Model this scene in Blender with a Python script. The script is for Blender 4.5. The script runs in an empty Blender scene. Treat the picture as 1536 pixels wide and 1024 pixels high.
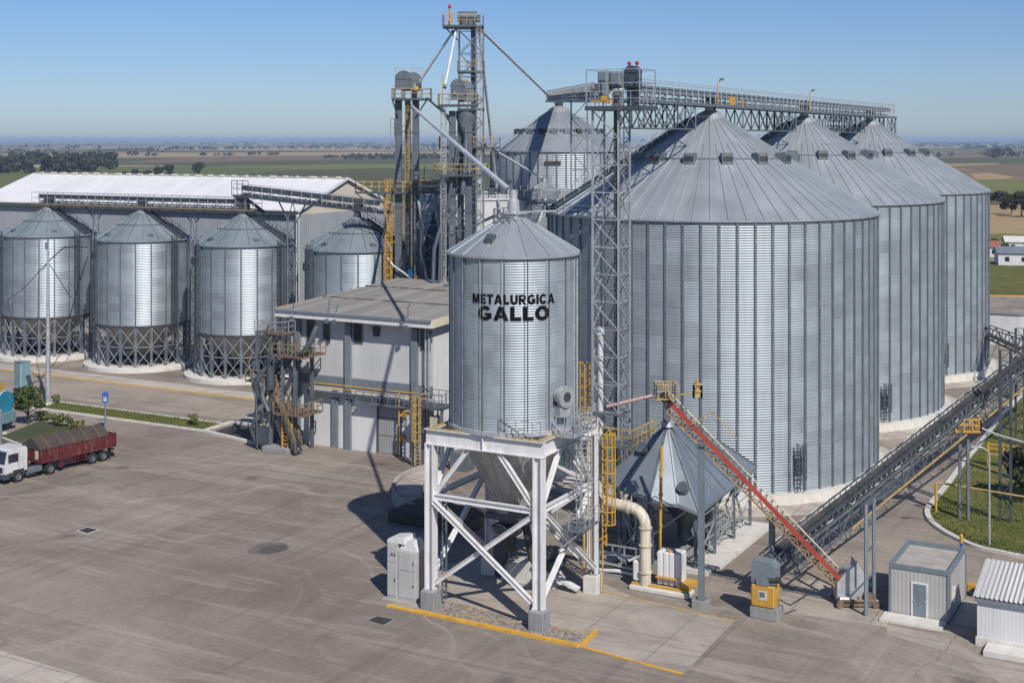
import bpy, bmesh, math, random
from mathutils import Vector as V, Matrix
R = math.radians
PI = math.pi
rng = random.Random(11)
scene = bpy.context.scene
COL = scene.collection
# ---------------------------------------------------------------- survey frame
# camera stands 30 m above the yard looking along +Y; site grid is turned 28.5 degrees
F, H, HX, HY = 2000.0, 30.0, 768.0, 210.0
U = V((.879, -.477, 0)).normalized()
W = V((.477, .879, 0)).normalized()
GA = math.atan2(U.y, U.x)
Z = V((0, 0, 1))


def G(x, y, z=0.0):
    d = F * (H - z) / (y - HY)
    return V(((x - HX) * d / F, d, z))


def P(x, y, d):
    return V(((x - HX) * d / F, d, H - (y - HY) * d / F))


def gl(c, a, b, z=0.0):
    c = V(c)
    return V((c.x, c.y, 0)) + U * a + W * b + Z * z


# ---------------------------------------------------------------- mesh builder
class MB:
    def __init__(s):
        s.v, s.f, s.sm = [], [], []

    def add(s, vs, fs, smooth=False):
        o = len(s.v)
        s.v.extend([tuple(p) for p in vs])
        for f in fs:
            s.f.append(tuple(i + o for i in f))
            s.sm.append(smooth)
        return s

    def frame(s, c, ax, ay, az, sx, sy, sz):
        c = V(c)
        vs = []
        for k in (-.5, .5):
            for j in (-.5, .5):
                for i in (-.5, .5):
                    vs.append(c + ax * (sx * i) + ay * (sy * j) + az * (sz * k))
        return s.add(vs, [(0, 2, 3, 1), (4, 5, 7, 6), (0, 1, 5, 4), (2, 6, 7, 3), (0, 4, 6, 2), (1, 3, 7, 5)])

    def box(s, c, size, rz=0.0):
        ax = V((math.cos(rz), math.sin(rz), 0))
        ay = V((-math.sin(rz), math.cos(rz), 0))
        return s.frame(c, ax, ay, Z, *size)

    def bb(s, x0, x1, y0, y1, z0, z1):
        return s.box(((x0 + x1) / 2, (y0 + y1) / 2, (z0 + z1) / 2), (abs(x1 - x0), abs(y1 - y0), abs(z1 - z0)))

    def cbox(s, x0, x1, y0, y1, z0, z1, b=.06):
        """box with chamfered edges"""
        vs, n = [], 0
        pts = []
        for z, ins in ((z0, b), (z0 + b, 0), (z1 - b, 0), (z1, b)):
            a0, a1, c0, c1 = x0 + ins, x1 - ins, y0 + ins, y1 - ins
            bb = b
            pts.append([(a0 + bb, c0, z), (a1 - bb, c0, z), (a1, c0 + bb, z), (a1, c1 - bb, z),
                        (a1 - bb, c1, z), (a0 + bb, c1, z), (a0, c1 - bb, z), (a0, c0 + bb, z)])
        vs = [p for r in pts for p in r]
        fs = [tuple(range(7, -1, -1)), tuple(range(24, 32))]
        for r in range(3):
            for i in range(8):
                j = (i + 1) % 8
                fs.append((r * 8 + i, r * 8 + j, r * 8 + 8 + j, r * 8 + 8 + i))
        return s.add(vs, fs)

    def beam(s, a, b, w, h=None, up=None):
        a, b = V(a), V(b)
        d = b - a
        L = d.length
        if L < 1e-6:
            return s
        az = d / L
        up = V(up) if up is not None else (Z if abs(az.z) < .95 else V((0, 1, 0)))
        ax = az.cross(up)
        if ax.length < 1e-5:
            ax = V((1, 0, 0))
        ax.normalize()
        ay = ax.cross(az).normalized()
        return s.frame((a + b) / 2, ax, ay, az, w, h or w, L)

    def hbeam(s, a, b, w, h, t=.06, up=None):
        """wide-flange section: flanges at +-h/2 along 'up', width w"""
        a, b = V(a), V(b)
        az = (b - a).normalized()
        up = V(up) if up is not None else (Z if abs(az.z) < .95 else V((0, 1, 0)))
        ax = az.cross(up).normalized()
        ay = ax.cross(az).normalized()
        L = (b - a).length
        m = (a + b) / 2
        s.frame(m + ay * (h / 2 - t / 2), ax, ay, az, w, t, L)
        s.frame(m - ay * (h / 2 - t / 2), ax, ay, az, w, t, L)
        s.frame(m, ax, ay, az, t, h - 2 * t, L)
        return s

    def tube(s, a, b, r, n=8, r2=None, caps=True, smooth=True):
        a, b = V(a), V(b)
        d = b - a
        if d.length < 1e-6:
            return s
        az = d.normalized()
        t = Z if abs(az.z) < .9 else V((1, 0, 0))
        ax = az.cross(t).normalized()
        ay = az.cross(ax).normalized()
        r2 = r if r2 is None else r2
        vs = []
        for c, rr in ((a, r), (b, r2)):
            for i in range(n):
                q = 2 * PI * i / n
                vs.append(c + (ax * math.cos(q) + ay * math.sin(q)) * rr)
        s.add(vs, [(i, i + n, (i + 1) % n + n, (i + 1) % n) for i in range(n)], smooth)
        if caps:
            s.add(vs[:n], [tuple(range(n))])
            s.add(vs[n:], [tuple(range(n - 1, -1, -1))])
        return s

    def path(s, pts, r, n=8, caps=True):
        pts = [V(p) for p in pts]
        rings = []
        for k, p in enumerate(pts):
            d = (pts[min(k + 1, len(pts) - 1)] - pts[max(k - 1, 0)]).normalized()
            t = Z if abs(d.z) < .9 else V((1, 0, 0))
            if k and abs(d.z) >= .9:
                t = V((1, 0, 0))
            ax = d.cross(t).normalized()
            if rings:
                ax = (pax - d * pax.dot(d)).normalized()
            ay = d.cross(ax).normalized()
            pax = ax
            rr = r[k] if isinstance(r, (list, tuple)) else r
            rings.append([p + (ax * math.cos(2 * PI * i / n) + ay * math.sin(2 * PI * i / n)) * rr for i in range(n)])
        vs = [q for g in rings for q in g]
        fs = []
        for k in range(len(pts) - 1):
            for i in range(n):
                fs.append((k * n + i, (k + 1) * n + i, (k + 1) * n + (i + 1) % n, k * n + (i + 1) % n))
        s.add(vs, fs, True)
        if caps:
            s.add(rings[0], [tuple(range(n))])
            s.add(rings[-1], [tuple(range(n - 1, -1, -1))])
        return s

    def lathe(s, prof, n=48, c=(0, 0, 0), a0=0.0, a1=2 * PI, smooth=True):
        full = abs(a1 - a0 - 2 * PI) < 1e-6
        m = n if full else n + 1
        vs = []
        for (r, z) in prof:
            for i in range(m):
                q = a0 + (a1 - a0) * i / n
                vs.append((c[0] + r * math.cos(q), c[1] + r * math.sin(q), c[2] + z))
        fs = []
        for k in range(len(prof) - 1):
            for i in range(n):
                j = (i + 1) % m if full else i + 1
                fs.append((k * m + i, k * m + j, (k + 1) * m + j, (k + 1) * m + i))
        return s.add(vs, fs, smooth)

    def prism(s, poly, z0, z1):
        n = len(poly)
        vs = [(p[0], p[1], z0) for p in poly] + [(p[0], p[1], z1) for p in poly]
        fs = [tuple(range(n - 1, -1, -1)), tuple(range(n, 2 * n))]
        fs += [(i, (i + 1) % n, (i + 1) % n + n, i + n) for i in range(n)]
        return s.add(vs, fs)

    def xprism(s, poly, o, ax, ay, az, t):
        """2-D outline in (ax, ay) pushed along az by t"""
        n = len(poly)
        o = V(o)
        vs = [o + ax * p[0] + ay * p[1] for p in poly] + [o + ax * p[0] + ay * p[1] + az * t for p in poly]
        fs = [tuple(range(n - 1, -1, -1)), tuple(range(n, 2 * n))]
        fs += [(i, (i + 1) % n, (i + 1) % n + n, i + n) for i in range(n)]
        return s.add(vs, fs)

    def sheet(s, poly, z):
        return s.add([(p[0], p[1], z) for p in poly], [tuple(range(len(poly)))])

    def rail(s, pts, h=1.1, step=1.5, r=.03, mid=True, closed=False, toe=False):
        pts = [V(p) for p in pts]
        if closed:
            pts = pts + [pts[0]]
        for a, b in zip(pts[:-1], pts[1:]):
            s.beam(a + Z * h, b + Z * h, r * 2)
            if mid:
                s.beam(a + Z * h * .52, b + Z * h * .52, r * 1.5)
            if toe:
                s.beam(a + Z * .08, b + Z * .08, r, .14)
            k = max(1, round((b - a).length / step))
            for i in range(k + 1):
                p = a + (b - a) * (i / k)
                s.beam(p, p + Z * (h - r), r * 1.8)
        return s

    def ladder(s, a, b, side, w=.5, r=.03, rung=.35):
        a, b, side = V(a), V(b), V(side).normalized()
        s.beam(a - side * w / 2, b - side * w / 2, r * 2)
        s.beam(a + side * w / 2, b + side * w / 2, r * 2)
        n = max(2, int((b - a).length / rung))
        for i in range(1, n):
            p = a + (b - a) * (i / n)
            s.beam(p - side * (w / 2 - r), p + side * (w / 2 - r), r * 1.3)
        return s

    def cage(s, a, b, side, out, r=.38, t=.025, step=.9):
        a, b, side, out = V(a), V(b), V(side).normalized(), V(out).normalized()
        n = max(2, int((b - a).length / step))
        arc = [PI * k / 6 for k in range(7)]
        for i in range(n + 1):
            p = a + (b - a) * (i / n)
            q = [p + side * (r * math.cos(t_)) + out * (r * 1.7 * math.sin(t_)) for t_ in arc]
            for x, y in zip(q[:-1], q[1:]):
                s.beam(x, y, t, .06)
        for t_ in arc[1:-1]:
            o = side * (r * math.cos(t_)) + out * (r * 1.7 * math.sin(t_))
            s.beam(a + o, b + o, t * 1.3)
        return s

    def truss(s, a, b, a2, b2, n, w, alt=True, verts=True, xx=False):
        """web members between chord a-b and chord a2-b2"""
        a, b, a2, b2 = V(a), V(b), V(a2), V(b2)
        for i in range(n):
            p, q = a + (b - a) * (i / n), a + (b - a) * ((i + 1) / n)
            p2, q2 = a2 + (b2 - a2) * (i / n), a2 + (b2 - a2) * ((i + 1) / n)
            if verts:
                s.beam(p, p2, w)
            if xx:
                s.beam(p, q2, w)
                s.beam(p2, q, w)
            elif i % 2 == 0 or not alt:
                s.beam(p, q2, w)
            else:
                s.beam(p2, q, w)
        if verts:
            s.beam(b, b2, w)
        return s

    def build(s, name, mat, parent=None, world=False, label=None, recalc=True, sharp=38):
        me = bpy.data.meshes.new(name)
        vs = s.v
        if world and parent is not None:
            r = parent
            while r.parent is not None:
                r = r.parent
            inv = (Matrix.Translation(r.location) @ r.rotation_euler.to_matrix().to_4x4()).inverted()
            vs = [inv @ V(p) for p in vs]
        me.from_pydata([tuple(p) for p in vs], [], s.f)
        if recalc and len(s.f) < 60000:
            bm = bmesh.new()
            bm.from_mesh(me)
            bmesh.ops.recalc_face_normals(bm, faces=bm.faces[:])
            bm.to_mesh(me)
            bm.free()
        if any(s.sm):
            me.polygons.foreach_set('use_smooth', s.sm)
            if sharp:
                me.set_sharp_from_angle(angle=R(sharp))
        me.materials.append(M[mat] if isinstance(mat, str) else mat)
        me.update()
        o = bpy.data.objects.new(name, me)
        COL.objects.link(o)
        if parent is not None:
            o.parent = parent
        if label:
            o['label'] = label
        return o


def tag(o, label, cat, group=None, kind=None):
    if label:
        o['label'] = label
    if cat:
        o['category'] = cat
    if group:
        o['group'] = group
    if kind:
        o['kind'] = kind
    return o


def thing(name, label, cat, loc=(0, 0, 0), rz=0.0, group=None):
    o = bpy.data.objects.new(name, None)
    o.empty_display_size = .5
    COL.objects.link(o)
    o.location = loc
    o.rotation_euler = (0, 0, rz)
    return tag(o, label, cat, group)


def struct(name, mb, mat, kind='structure', recalc=False):
    o = mb.build(name, mat, None, recalc=recalc)
    o['kind'] = kind
    return o


def kids(o):
    return [c for c in bpy.data.objects if c.parent == o]


def dup(o, loc, rz=None, label=None, parent=None):
    """copy of a thing with copies of its parts and sub-parts"""
    ks = kids(o)
    c = o.copy()
    COL.objects.link(c)
    if parent is not None:
        c.parent = parent
    if loc is not None:
        c.location = loc
    if rz is not None:
        c.rotation_euler = (0, 0, rz)
    if label:
        c['label'] = label
    for k in ks:
        dup(k, None, None, None, c)
    return c


# ---------------------------------------------------------------- materials
M = {}
ALB = .86


class NT:
    def __init__(s, name):
        s.m = bpy.data.materials.new(name)
        s.m.use_nodes = True
        s.t = s.m.node_tree
        s.b = s.t.nodes['Principled BSDF']
        M[name] = s.m

    def n(s, typ, ins=None, **props):
        nd = s.t.nodes.new(typ)
        for k, v in props.items():
            setattr(nd, k, v)
        for k, v in (ins or {}).items():
            s.set(nd.inputs[k], v)
        return nd

    def set(s, sock, v):
        if isinstance(v, bpy.types.NodeSocket):
            s.t.links.new(v, sock)
        else:
            sock.default_value = v

    def obj(s):
        return s.n('ShaderNodeTexCoord').outputs['Object']

    def math(s, op, a, b=0.0, c=0.0, clamp=False):
        nd = s.n('ShaderNodeMath', {0: a, 1: b, 2: c}, operation=op)
        nd.use_clamp = clamp
        return nd.outputs[0]

    def xyz(s, v):
        return s.n('ShaderNodeSeparateXYZ', {0: v}).outputs

    def comb(s, x, y, z=0.0):
        return s.n('ShaderNodeCombineXYZ', {0: x, 1: y, 2: z}).outputs[0]

    def map(s, v, scale=(1, 1, 1), rot=(0, 0, 0), loc=(0, 0, 0)):
        return s.n('ShaderNodeMapping', {'Vector': v, 'Scale': scale, 'Rotation': rot, 'Location': loc}).outputs[0]

    def noise(s, v, scale=1.0, detail=4.0, rough=.55, dist=0.0):
        return s.n('ShaderNodeTexNoise', {'Vector': v, 'Scale': scale, 'Detail': detail, 'Roughness': rough, 'Distortion': dist}).outputs[0]

    def white(s, v):
        return s.n('ShaderNodeTexWhiteNoise', {'Vector': v}, noise_dimensions='3D').outputs[0]

    def ramp(s, f, stops, interp='LINEAR'):
        nd = s.n('ShaderNodeValToRGB', {0: f})
        cr = nd.color_ramp
        cr.interpolation = interp
        while len(cr.elements) < len(stops):
            cr.elements.new(.5)
        for e, (p, c) in zip(cr.elements, stops):
            e.position = p
            e.color = (c[0], c[1], c[2], 1) if isinstance(c, (tuple, list)) else (c, c, c, 1)
        return nd.outputs[0]

    def mix(s, f, a, b, mode='MIX'):
        nd = s.n('ShaderNodeMix', data_type='RGBA', blend_type=mode)
        s.set(nd.inputs[0], f)
        for k, v in ((6, a), (7, b)):
            if isinstance(v, tuple):
                v = (v[0], v[1], v[2], 1)
            s.set(nd.inputs[k], v)
        return nd.outputs[2]

    def rng(s, f, a, b, c, d):
        return s.n('ShaderNodeMapRange', {0: f, 1: a, 2: b, 3: c, 4: d}).outputs[0]

    def out(s, col, rough=.6, metal=0.0, spec=None):
        if isinstance(col, tuple):
            col = (col[0] * ALB, col[1] * ALB, col[2] * ALB, 1)
        else:
            col = s.mix(1.0, col, (ALB, ALB, ALB), 'MULTIPLY')
        s.set(s.b.inputs['Base Color'], col)
        s.set(s.b.inputs['Roughness'], rough)
        s.set(s.b.inputs['Metallic'], metal)
        if spec is not None:
            s.set(s.b.inputs['Specular IOR Level'], spec)
        return s

    def bump(s, h, strength=.3, dist=.02):
        nd = s.n('ShaderNodeBump', {'Height': h, 'Strength': strength, 'Distance': dist})
        s.t.links.new(nd.outputs[0], s.b.inputs['Normal'])
        return s


def plain(name, col, rough=.6, metal=0.0, var=.18, sc=1.2, streak=.15, bump=0.0, dirt=None, dirt_amt=.35):
    """painted or bare surface with blotches, vertical weather streaks and optional dirt colour"""
    t = NT(name)
    o = t.obj()
    a = t.noise(o, sc, 5)
    b = t.noise(t.map(o, (4, 4, .25)), 1.5, 4)
    f = t.math('ADD', t.rng(a, .3, .7, -var, var), t.rng(b, .3, .7, -streak, streak))
    c = t.mix(1.0, tuple(col), t.comb(t.math('ADD', f, 1.0), t.math('ADD', f, 1.0), t.math('ADD', f, 1.0)), 'MULTIPLY')
    if dirt:
        k = t.math('MULTIPLY', t.rng(t.noise(t.map(o, (2.5, 2.5, .7)), 1.1, 7, .65), .52, .68, 0, 1), dirt_amt)
        c = t.mix(k, c, tuple(dirt))
    t.out(c, t.rng(a, .3, .7, max(.05, rough - .08), min(1, rough + .08)), metal)
    if bump:
        t.bump(t.noise(o, 25, 4), bump, .01)
    return t


plain('steel_galv', (.50, .52, .54), .45, .45, .15, 1.5, .1)
plain('steel_dark', (.105, .125, .145), .5, .45, .2, 1.0, .15, dirt=(.16, .12, .09))
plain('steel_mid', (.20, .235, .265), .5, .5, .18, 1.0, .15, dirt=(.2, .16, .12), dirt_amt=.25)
plain('steel_black', (.05, .052, .055), .6, .2, .3, 1.0, .2, dirt=(.13, .1, .08))
plain('trunk_grey', (.125, .15, .18), .5, .35, .12, .6, .12, dirt=(.26, .26, .26), dirt_amt=.2)
plain('truss_dull', (.32, .21, .11), .6, 0, .25, 2.0, .1, dirt=(.2, .13, .07), dirt_amt=.6)
plain('spout_galv', (.72, .73, .745), .35, .15, .1, 1.0, .05)
plain('white_steel', (.72, .72, .73), .42, 0, .05, 1.0, .06, dirt=(.42, .30, .19), dirt_amt=.34)
plain('yellow', (.56, .32, .05), .5, 0, .15, 1.5, .12, dirt=(.3, .17, .06), dirt_amt=.3)
plain('yellow_rail', (.46, .32, .12), .5, 0, .2, 1.5, .15, dirt=(.3, .26, .2), dirt_amt=.4)
plain('rust', (.17, .12, .085), .8, .1, .3, 2.5, .15, .2, dirt=(.4, .3, .18), dirt_amt=.5)
plain('rail_worn', (.26, .19, .10), .7, 0, .25, 2.0, .15, dirt=(.13, .10, .08), dirt_amt=.7)
plain('red_paint', (.34, .05, .03), .5, 0, .15, 1.0, .1, dirt=(.25, .1, .06))
plain('cream_metal', (.60, .55, .45), .55, 0, .14, 1.0, .2, dirt=(.36, .25, .14), dirt_amt=.65)
plain('navy', (.055, .078, .105), .5, .2, .15, 1.0, .1)
plain('concrete', (.42, .39, .355), .85, 0, .15, .8, .08, .15, dirt=(.24, .21, .18), dirt_amt=.45)
plain('concrete_pale', (.64, .615, .57), .85, 0, .12, .9, .06, .15, dirt=(.33, .29, .25), dirt_amt=.35)
plain('concrete_grey', (.27, .275, .28), .85, 0, .12, 1.5, .12, .15, dirt=(.2, .18, .16))
plain('kerb_white', (.62, .60, .56), .8, 0, .15, 1.2, .1, .1, dirt=(.3, .26, .22), dirt_amt=.6)
plain('kerb_yellow', (.70, .38, .04), .7, 0, .16, 1.6, .1, .1, dirt=(.40, .32, .22), dirt_amt=.62)
plain('paint_line', (.62, .38, .08), .7, 0, .2, 2.5, .1, 0, dirt=(.27, .24, .21), dirt_amt=.8)
plain('white_wall', (.64, .65, .67), .6, 0, .05, .4, .07, dirt=(.45, .42, .38), dirt_amt=.2)
plain('glass_dark', (.025, .03, .038), .12, 0, .1, 1, 0)
plain('grey_blue', (.19, .23, .265), .5, .1, .1, 1.0, .1, dirt=(.18, .15, .13))
plain('teal_panel', (.16, .27, .30), .5, 0, .12, .8, .1, dirt=(.2, .22, .2))
plain('blue_paint', (.02, .16, .34), .45, 0, .15, 1.0, .1)
plain('teal_truck', (.02, .22, .34), .45, 0, .15, 1.0, .1, dirt=(.1, .1, .1))
plain('sign_blue', (.03, .12, .42), .5, 0, .08, 2.0, .05)
plain('cab_white', (.62, .63, .64), .35, 0, .05, 1.0, .05, dirt=(.3, .27, .23), dirt_amt=.3)
plain('trailer_red', (.12, .02, .024), .5, 0, .2, 1.2, .1, dirt=(.28, .24, .2), dirt_amt=.35)
plain('tarp', (.060, .047, .041), .85, 0, .2, .9, .1, .3, dirt=(.10, .08, .068), dirt_amt=.4)
plain('rubber', (.018, .018, .019), .8, 0, .25, 3.0, 0, .2, dirt=(.08, .07, .06))
plain('trunk_bark', (.07, .052, .038), .9, 0, .3, 3.0, .2, .4)
plain('letter_black', (.006, .006, .009), .85, 0, .3, 6.0, .1)
M['letter_black'].node_tree.nodes['Principled BSDF'].inputs['Specular IOR Level'].default_value = .12
plain('pink_pipe', (.55, .36, .33), .6, 0, .12, 2.0, .1)
plain('beacon_red', (.45, .02, .03), .3, 0, .1, 3.0, 0)
plain('drain_iron', (.05, .048, .047), .75, .2, .3, 4.0, 0, .4, dirt=(.12, .1, .09))
plain('cream_wall', (.66, .60, .48), .65, 0, .05, .4, .08)
plain('cab_grey', (.46, .46, .45), .5, 0, .08, .8, .08, dirt=(.3, .27, .24), dirt_amt=.3)
plain('brick_roof', (.30, .12, .07), .8, 0, .2, 1.0, .1)
plain('tank_white', (.62, .63, .65), .5, 0, .05, .4, .1, dirt=(.4, .39, .37), dirt_amt=.3)


def galv_wall(name, panels, zstep, base=(.375, .425, .46), rough=.5, metal=.45, dark=.085):
    t = NT(name)
    o = t.obj()
    x, y, z = t.xyz(o)
    ang = t.math('MULTIPLY', t.math('ARCTAN2', y, x), panels / (2 * PI))
    pid = t.comb(t.math('FLOOR', ang), t.math('FLOOR', t.math('MULTIPLY', z, 1 / zstep)), 3.0)
    w = t.white(pid)
    w2 = t.white(t.comb(0.5, t.math('FLOOR', t.math('MULTIPLY', z, 1 / zstep)), 7.0))
    spots = t.noise(o, .35, 5)
    streak = t.noise(t.map(o, (2.2, 2.2, .12)), 1.2, 5, .6)
    f = t.math('ADD', t.math('ADD', t.rng(w, 0, 1, 1 - dark, 1 + dark), t.rng(w2, 0, 1, -.04, .04)),
               t.math('ADD', t.rng(spots, .3, .7, -.09, .09), t.rng(streak, .3, .7, -.10, .08)))
    seam = t.math('LESS_THAN', t.math('FRACT', t.math('MULTIPLY', z, 1 / zstep)), .045)
    f = t.math('SUBTRACT', f, t.math('MULTIPLY', seam, .16))
    c = t.mix(1.0, base, t.comb(f, f, f), 'MULTIPLY')
    t.out(c, t.math('ADD', t.rng(w, 0, 1, rough - .03, rough + .05), t.rng(spots, .3, .7, -.04, .04)), metal)
    return t


galv_wall('galv_big', 64, 1.15)
galv_wall('galv_hopper', 18, 1.05, (.41, .465, .505), .50, .5)
galv_wall('galv_left', 20, 1.10, (.42, .475, .52), .47, .7, .10)
galv_wall('galv_back', 48, 1.2, (.48, .52, .55), .5, .5)


def galv_roof(name, panels, base=(.43, .47, .50), rough=.43, metal=.45):
    t = NT(name)
    o = t.obj()
    x, y, z = t.xyz(o)
    ang = t.math('MULTIPLY', t.math('ARCTAN2', y, x), panels / (2 * PI))
    w = t.white(t.comb(t.math('FLOOR', ang), 1.0, 2.0))
    rad = t.math('SQRT', t.math('ADD', t.math('MULTIPLY', x, x), t.math('MULTIPLY', y, y)))
    n1 = t.noise(t.comb(t.math('MULTIPLY', ang, .8), t.math('MULTIPLY', rad, .12)), 1.6, 5, .6)
    n2 = t.noise(o, .3, 5)
    f = t.math('ADD', t.rng(w, 0, 1, .93, 1.07), t.math('ADD', t.rng(n1, .3, .7, -.08, .08), t.rng(n2, .3, .7, -.07, .07)))
    c = t.mix(1.0, base, t.comb(f, f, f), 'MULTIPLY')
    t.out(c, t.rng(n2, .3, .7, rough - .05, rough + .08), metal)
    return t


galv_roof('roof_big', 64)
galv_roof('roof_hopper', 18, (.47, .51, .54), .40, .5)
galv_roof('roof_left', 20, (.33, .385, .42), .45, .5)
galv_roof('roof_back', 48, (.40, .44, .47), .45, .5)
galv_roof('roof_shelter', 30, (.31, .355, .395), .38, .55)


def cone_metal():
    t = NT('hopper_metal')
    o = t.obj()
    a = t.noise(o, .9, 6, .65, 1.0)
    b = t.noise(t.map(o, (1.5, 1.5, .2)), 1.3, 5)
    c = t.ramp(a, [(.3, (.30, .30, .295)), (.5, (.44, .44, .43)), (.7, (.58, .58, .57))])
    c = t.mix(t.rng(b, .45, .7, 0, .4), c, (.22, .205, .185))
    t.out(c, .4, .35)


cone_metal()


def clad(name, col, pitch=.33, depth=.35, axis='h', rough=.55, dirt=(.35, .32, .29), amt=.25, sheet=.04, metal=0.0):
    """profiled sheet: ribs run vertically on walls ('h') or along local x / y on roofs"""
    t = NT(name)
    o = t.obj()
    x, y, z = t.xyz(o)
    k = {'h': t.math('ADD', x, y), 'x': y, 'y': x}[axis]
    rib = t.math('SINE', t.math('MULTIPLY', k, 2 * PI / pitch))
    n1 = t.noise(o, .25, 5)
    sc = {'h': (1.2, 1.2, .1), 'x': (.12, 1.5, 1), 'y': (1.5, .12, 1)}[axis]
    n2 = t.noise(t.map(o, sc), 1.5, 5, .6)
    sh = t.white(t.comb(t.math('FLOOR', t.math('MULTIPLY', k, 1.0 / (pitch * 3))), 2.0, 5.0))
    f = t.math('ADD', t.rng(sh, 0, 1, 1 - sheet, 1 + sheet), t.math('ADD', t.rng(n1, .3, .7, -.06, .06), t.rng(n2, .3, .7, -.07, .06)))
    c = t.mix(1.0, tuple(col), t.comb(f, f, f), 'MULTIPLY')
    c = t.mix(t.math('MULTIPLY', t.rng(n2, .52, .72, 0, 1), amt), c, tuple(dirt))
    t.out(c, rough, metal)
    t.bump(rib, depth, .03)
    return t


clad('clad_white', (.68, .685, .69), .22, .10)
clad('clad_pale', (.56, .57, .58), .2, .12)
clad('clad_grey', (.34, .37, .405), .45, .5)
clad('clad_cream', (.64, .585, .48), .5, .4)
clad('clad_cabin', (.44, .435, .42), .25, .18)
clad('roof_white', (.80, .80, .81), .5, .35, 'y', .5, (.5, .47, .43), .2)
clad('roof_weathered', (.36, .34, .315), .16, .9, 'y', .7, (.18, .16, .145), .6, .16)
clad('roof_shed', (.60, .60, .60), .26, 1.0, 'y', .5, (.35, .3, .25), .25)
clad('door_grey', (.33, .33, .34), .2, .5)


def yard():
    t = NT('yard_paving')
    o = t.obj()
    g = t.map(o, (1, 1, 1), (0, 0, -GA))
    big = t.noise(g, .022, 6, .6, .6)
    mid = t.noise(g, .09, 7, .65, .8)
    st = t.noise(t.map(g, (.05, .55, 1), (0, 0, R(9))), 1.0, 7, .62, 1.2)
    st2 = t.noise(t.map(g, (.35, .03, 1), (0, 0, R(-28))), 1.0, 6, .6, 2.0)
    fine = t.noise(o, 3.0, 6, .7)
    c = t.ramp(big, [(.32, (.205, .173, .145)), (.5, (.290, .249, .207)), (.66, (.385, .33, .272))])
    c = t.mix(t.rng(mid, .45, .68, 0, .62), c, (.150, .126, .108))
    c = t.mix(t.rng(st, .50, .64, 0, .42), c, (.42, .37, .315))
    c = t.mix(t.rng(st2, .52, .66, 0, .42), c, (.15, .128, .113))
    # tyre sweeps
    x, y, z = t.xyz(g)
    wob = t.math('MULTIPLY', t.noise(g, .03, 3), 22.0)
    rad = t.math('SQRT', t.math('ADD', t.math('POWER', t.math('ADD', x, 62.0), 2), t.math('POWER', t.math('SUBTRACT', y, 42.0), 2)))
    arcs = t.noise(t.comb(t.math('ADD', t.math('MULTIPLY', rad, .45), wob), t.math('MULTIPLY', rad, .01)), 1.0, 5, .7)
    c = t.mix(t.math('MULTIPLY', t.rng(arcs, .54, .64, 0, .4), t.rng(mid, .3, .6, 0, 1)), c, (.45, .40, .35))
    # slab joints
    for v, p in ((x, 9.0), (y, 6.0)):
        fr = t.math('FRACT', t.math('MULTIPLY', t.math('ADD', v, t.math('MULTIPLY', mid, .25)), 1 / p))
        j = t.math('LESS_THAN', fr, .09 / p)
        c = t.mix(t.math('MULTIPLY', j, t.rng(big, .38, .62, .03, .38)), c, (.12, .105, .095))
    # slab tone and cracks
    sid = t.white(t.comb(t.math('FLOOR', t.math('MULTIPLY', x, 1 / 9.0)), t.math('FLOOR', t.math('MULTIPLY', y, 1 / 6.0)), 1.0))
    sf = t.rng(sid, 0, 1, .94, 1.06)
    c = t.mix(1.0, c, t.comb(sf, sf, sf), 'MULTIPLY')
    wv = t.n('ShaderNodeVectorMath', {0: g, 1: t.n('ShaderNodeVectorMath', {0: t.n('ShaderNodeTexNoise', {'Vector': g, 'Scale': .25, 'Detail': 6.0}).outputs['Color'], 'Scale': 5.0}, operation='SCALE').outputs[0]}, operation='ADD').outputs[0]
    cv = t.n('ShaderNodeTexVoronoi', {'Vector': wv, 'Scale': .075}, feature='DISTANCE_TO_EDGE')
    ck = t.rng(cv.outputs['Distance'], .0, .006, .55, 0)
    c = t.mix(t.math('MULTIPLY', ck, t.rng(big, .42, .6, 0, 1)), c, (.10, .088, .08))
    # oil and damp spots
    v = t.n('ShaderNodeTexVoronoi', {'Vector': g, 'Scale': .12}, feature='F1')
    sp = t.math('ADD', v.outputs['Distance'], t.math('MULTIPLY', t.noise(g, .9, 4), .22))
    c = t.mix(t.rng(sp, .13, .24, .6, 0), c, (.085, .072, .066))
    f = t.rng(fine, .25, .75, .84, 1.16)
    c = t.mix(1.0, c, t.comb(f, f, f), 'MULTIPLY')
    t.out(c, t.rng(mid, .3, .7, .7, .9), 0, .3)
    t.bump(fine, .2, .02)


yard()


def slabmat(name, c0, c1, sc=.25, joint=5.0):
    t = NT(name)
    o = t.obj()
    g = t.map(o, (1, 1, 1), (0, 0, -GA))
    a = t.noise(g, sc, 7, .65, .7)
    st = t.noise(t.map(g, (.08, .6, 1)), 1.0, 6, .62, 1.0)
    c = t.mix(t.rng(a, .35, .65, 0, 1), tuple(c0), tuple(c1))
    c = t.mix(t.rng(st, .52, .68, 0, .55), c, (.15, .135, .12))
    x, y, z = t.xyz(g)
    for v in (x, y):
        fr = t.math('FRACT', t.math('MULTIPLY', v, 1 / joint))
        c = t.mix(t.math('MULTIPLY', t.math('LESS_THAN', fr, .07 / joint), .6), c, (.12, .11, .1))
    fi = t.noise(o, 4, 6, .7)
    f = t.rng(fi, .25, .75, .86, 1.14)
    c = t.mix(1.0, c, t.comb(f, f, f), 'MULTIPLY')
    t.out(c, .85, 0, .3)
    t.bump(fi, .2, .02)


slabmat('slab', (.45, .40, .345), (.33, .29, .25))
slabmat('slab_pale', (.56, .51, .45), (.43, .385, .335), .3, 3.0)
slabmat('road', (.40, .34, .28), (.29, .25, .21), .12, 12.0)


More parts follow.
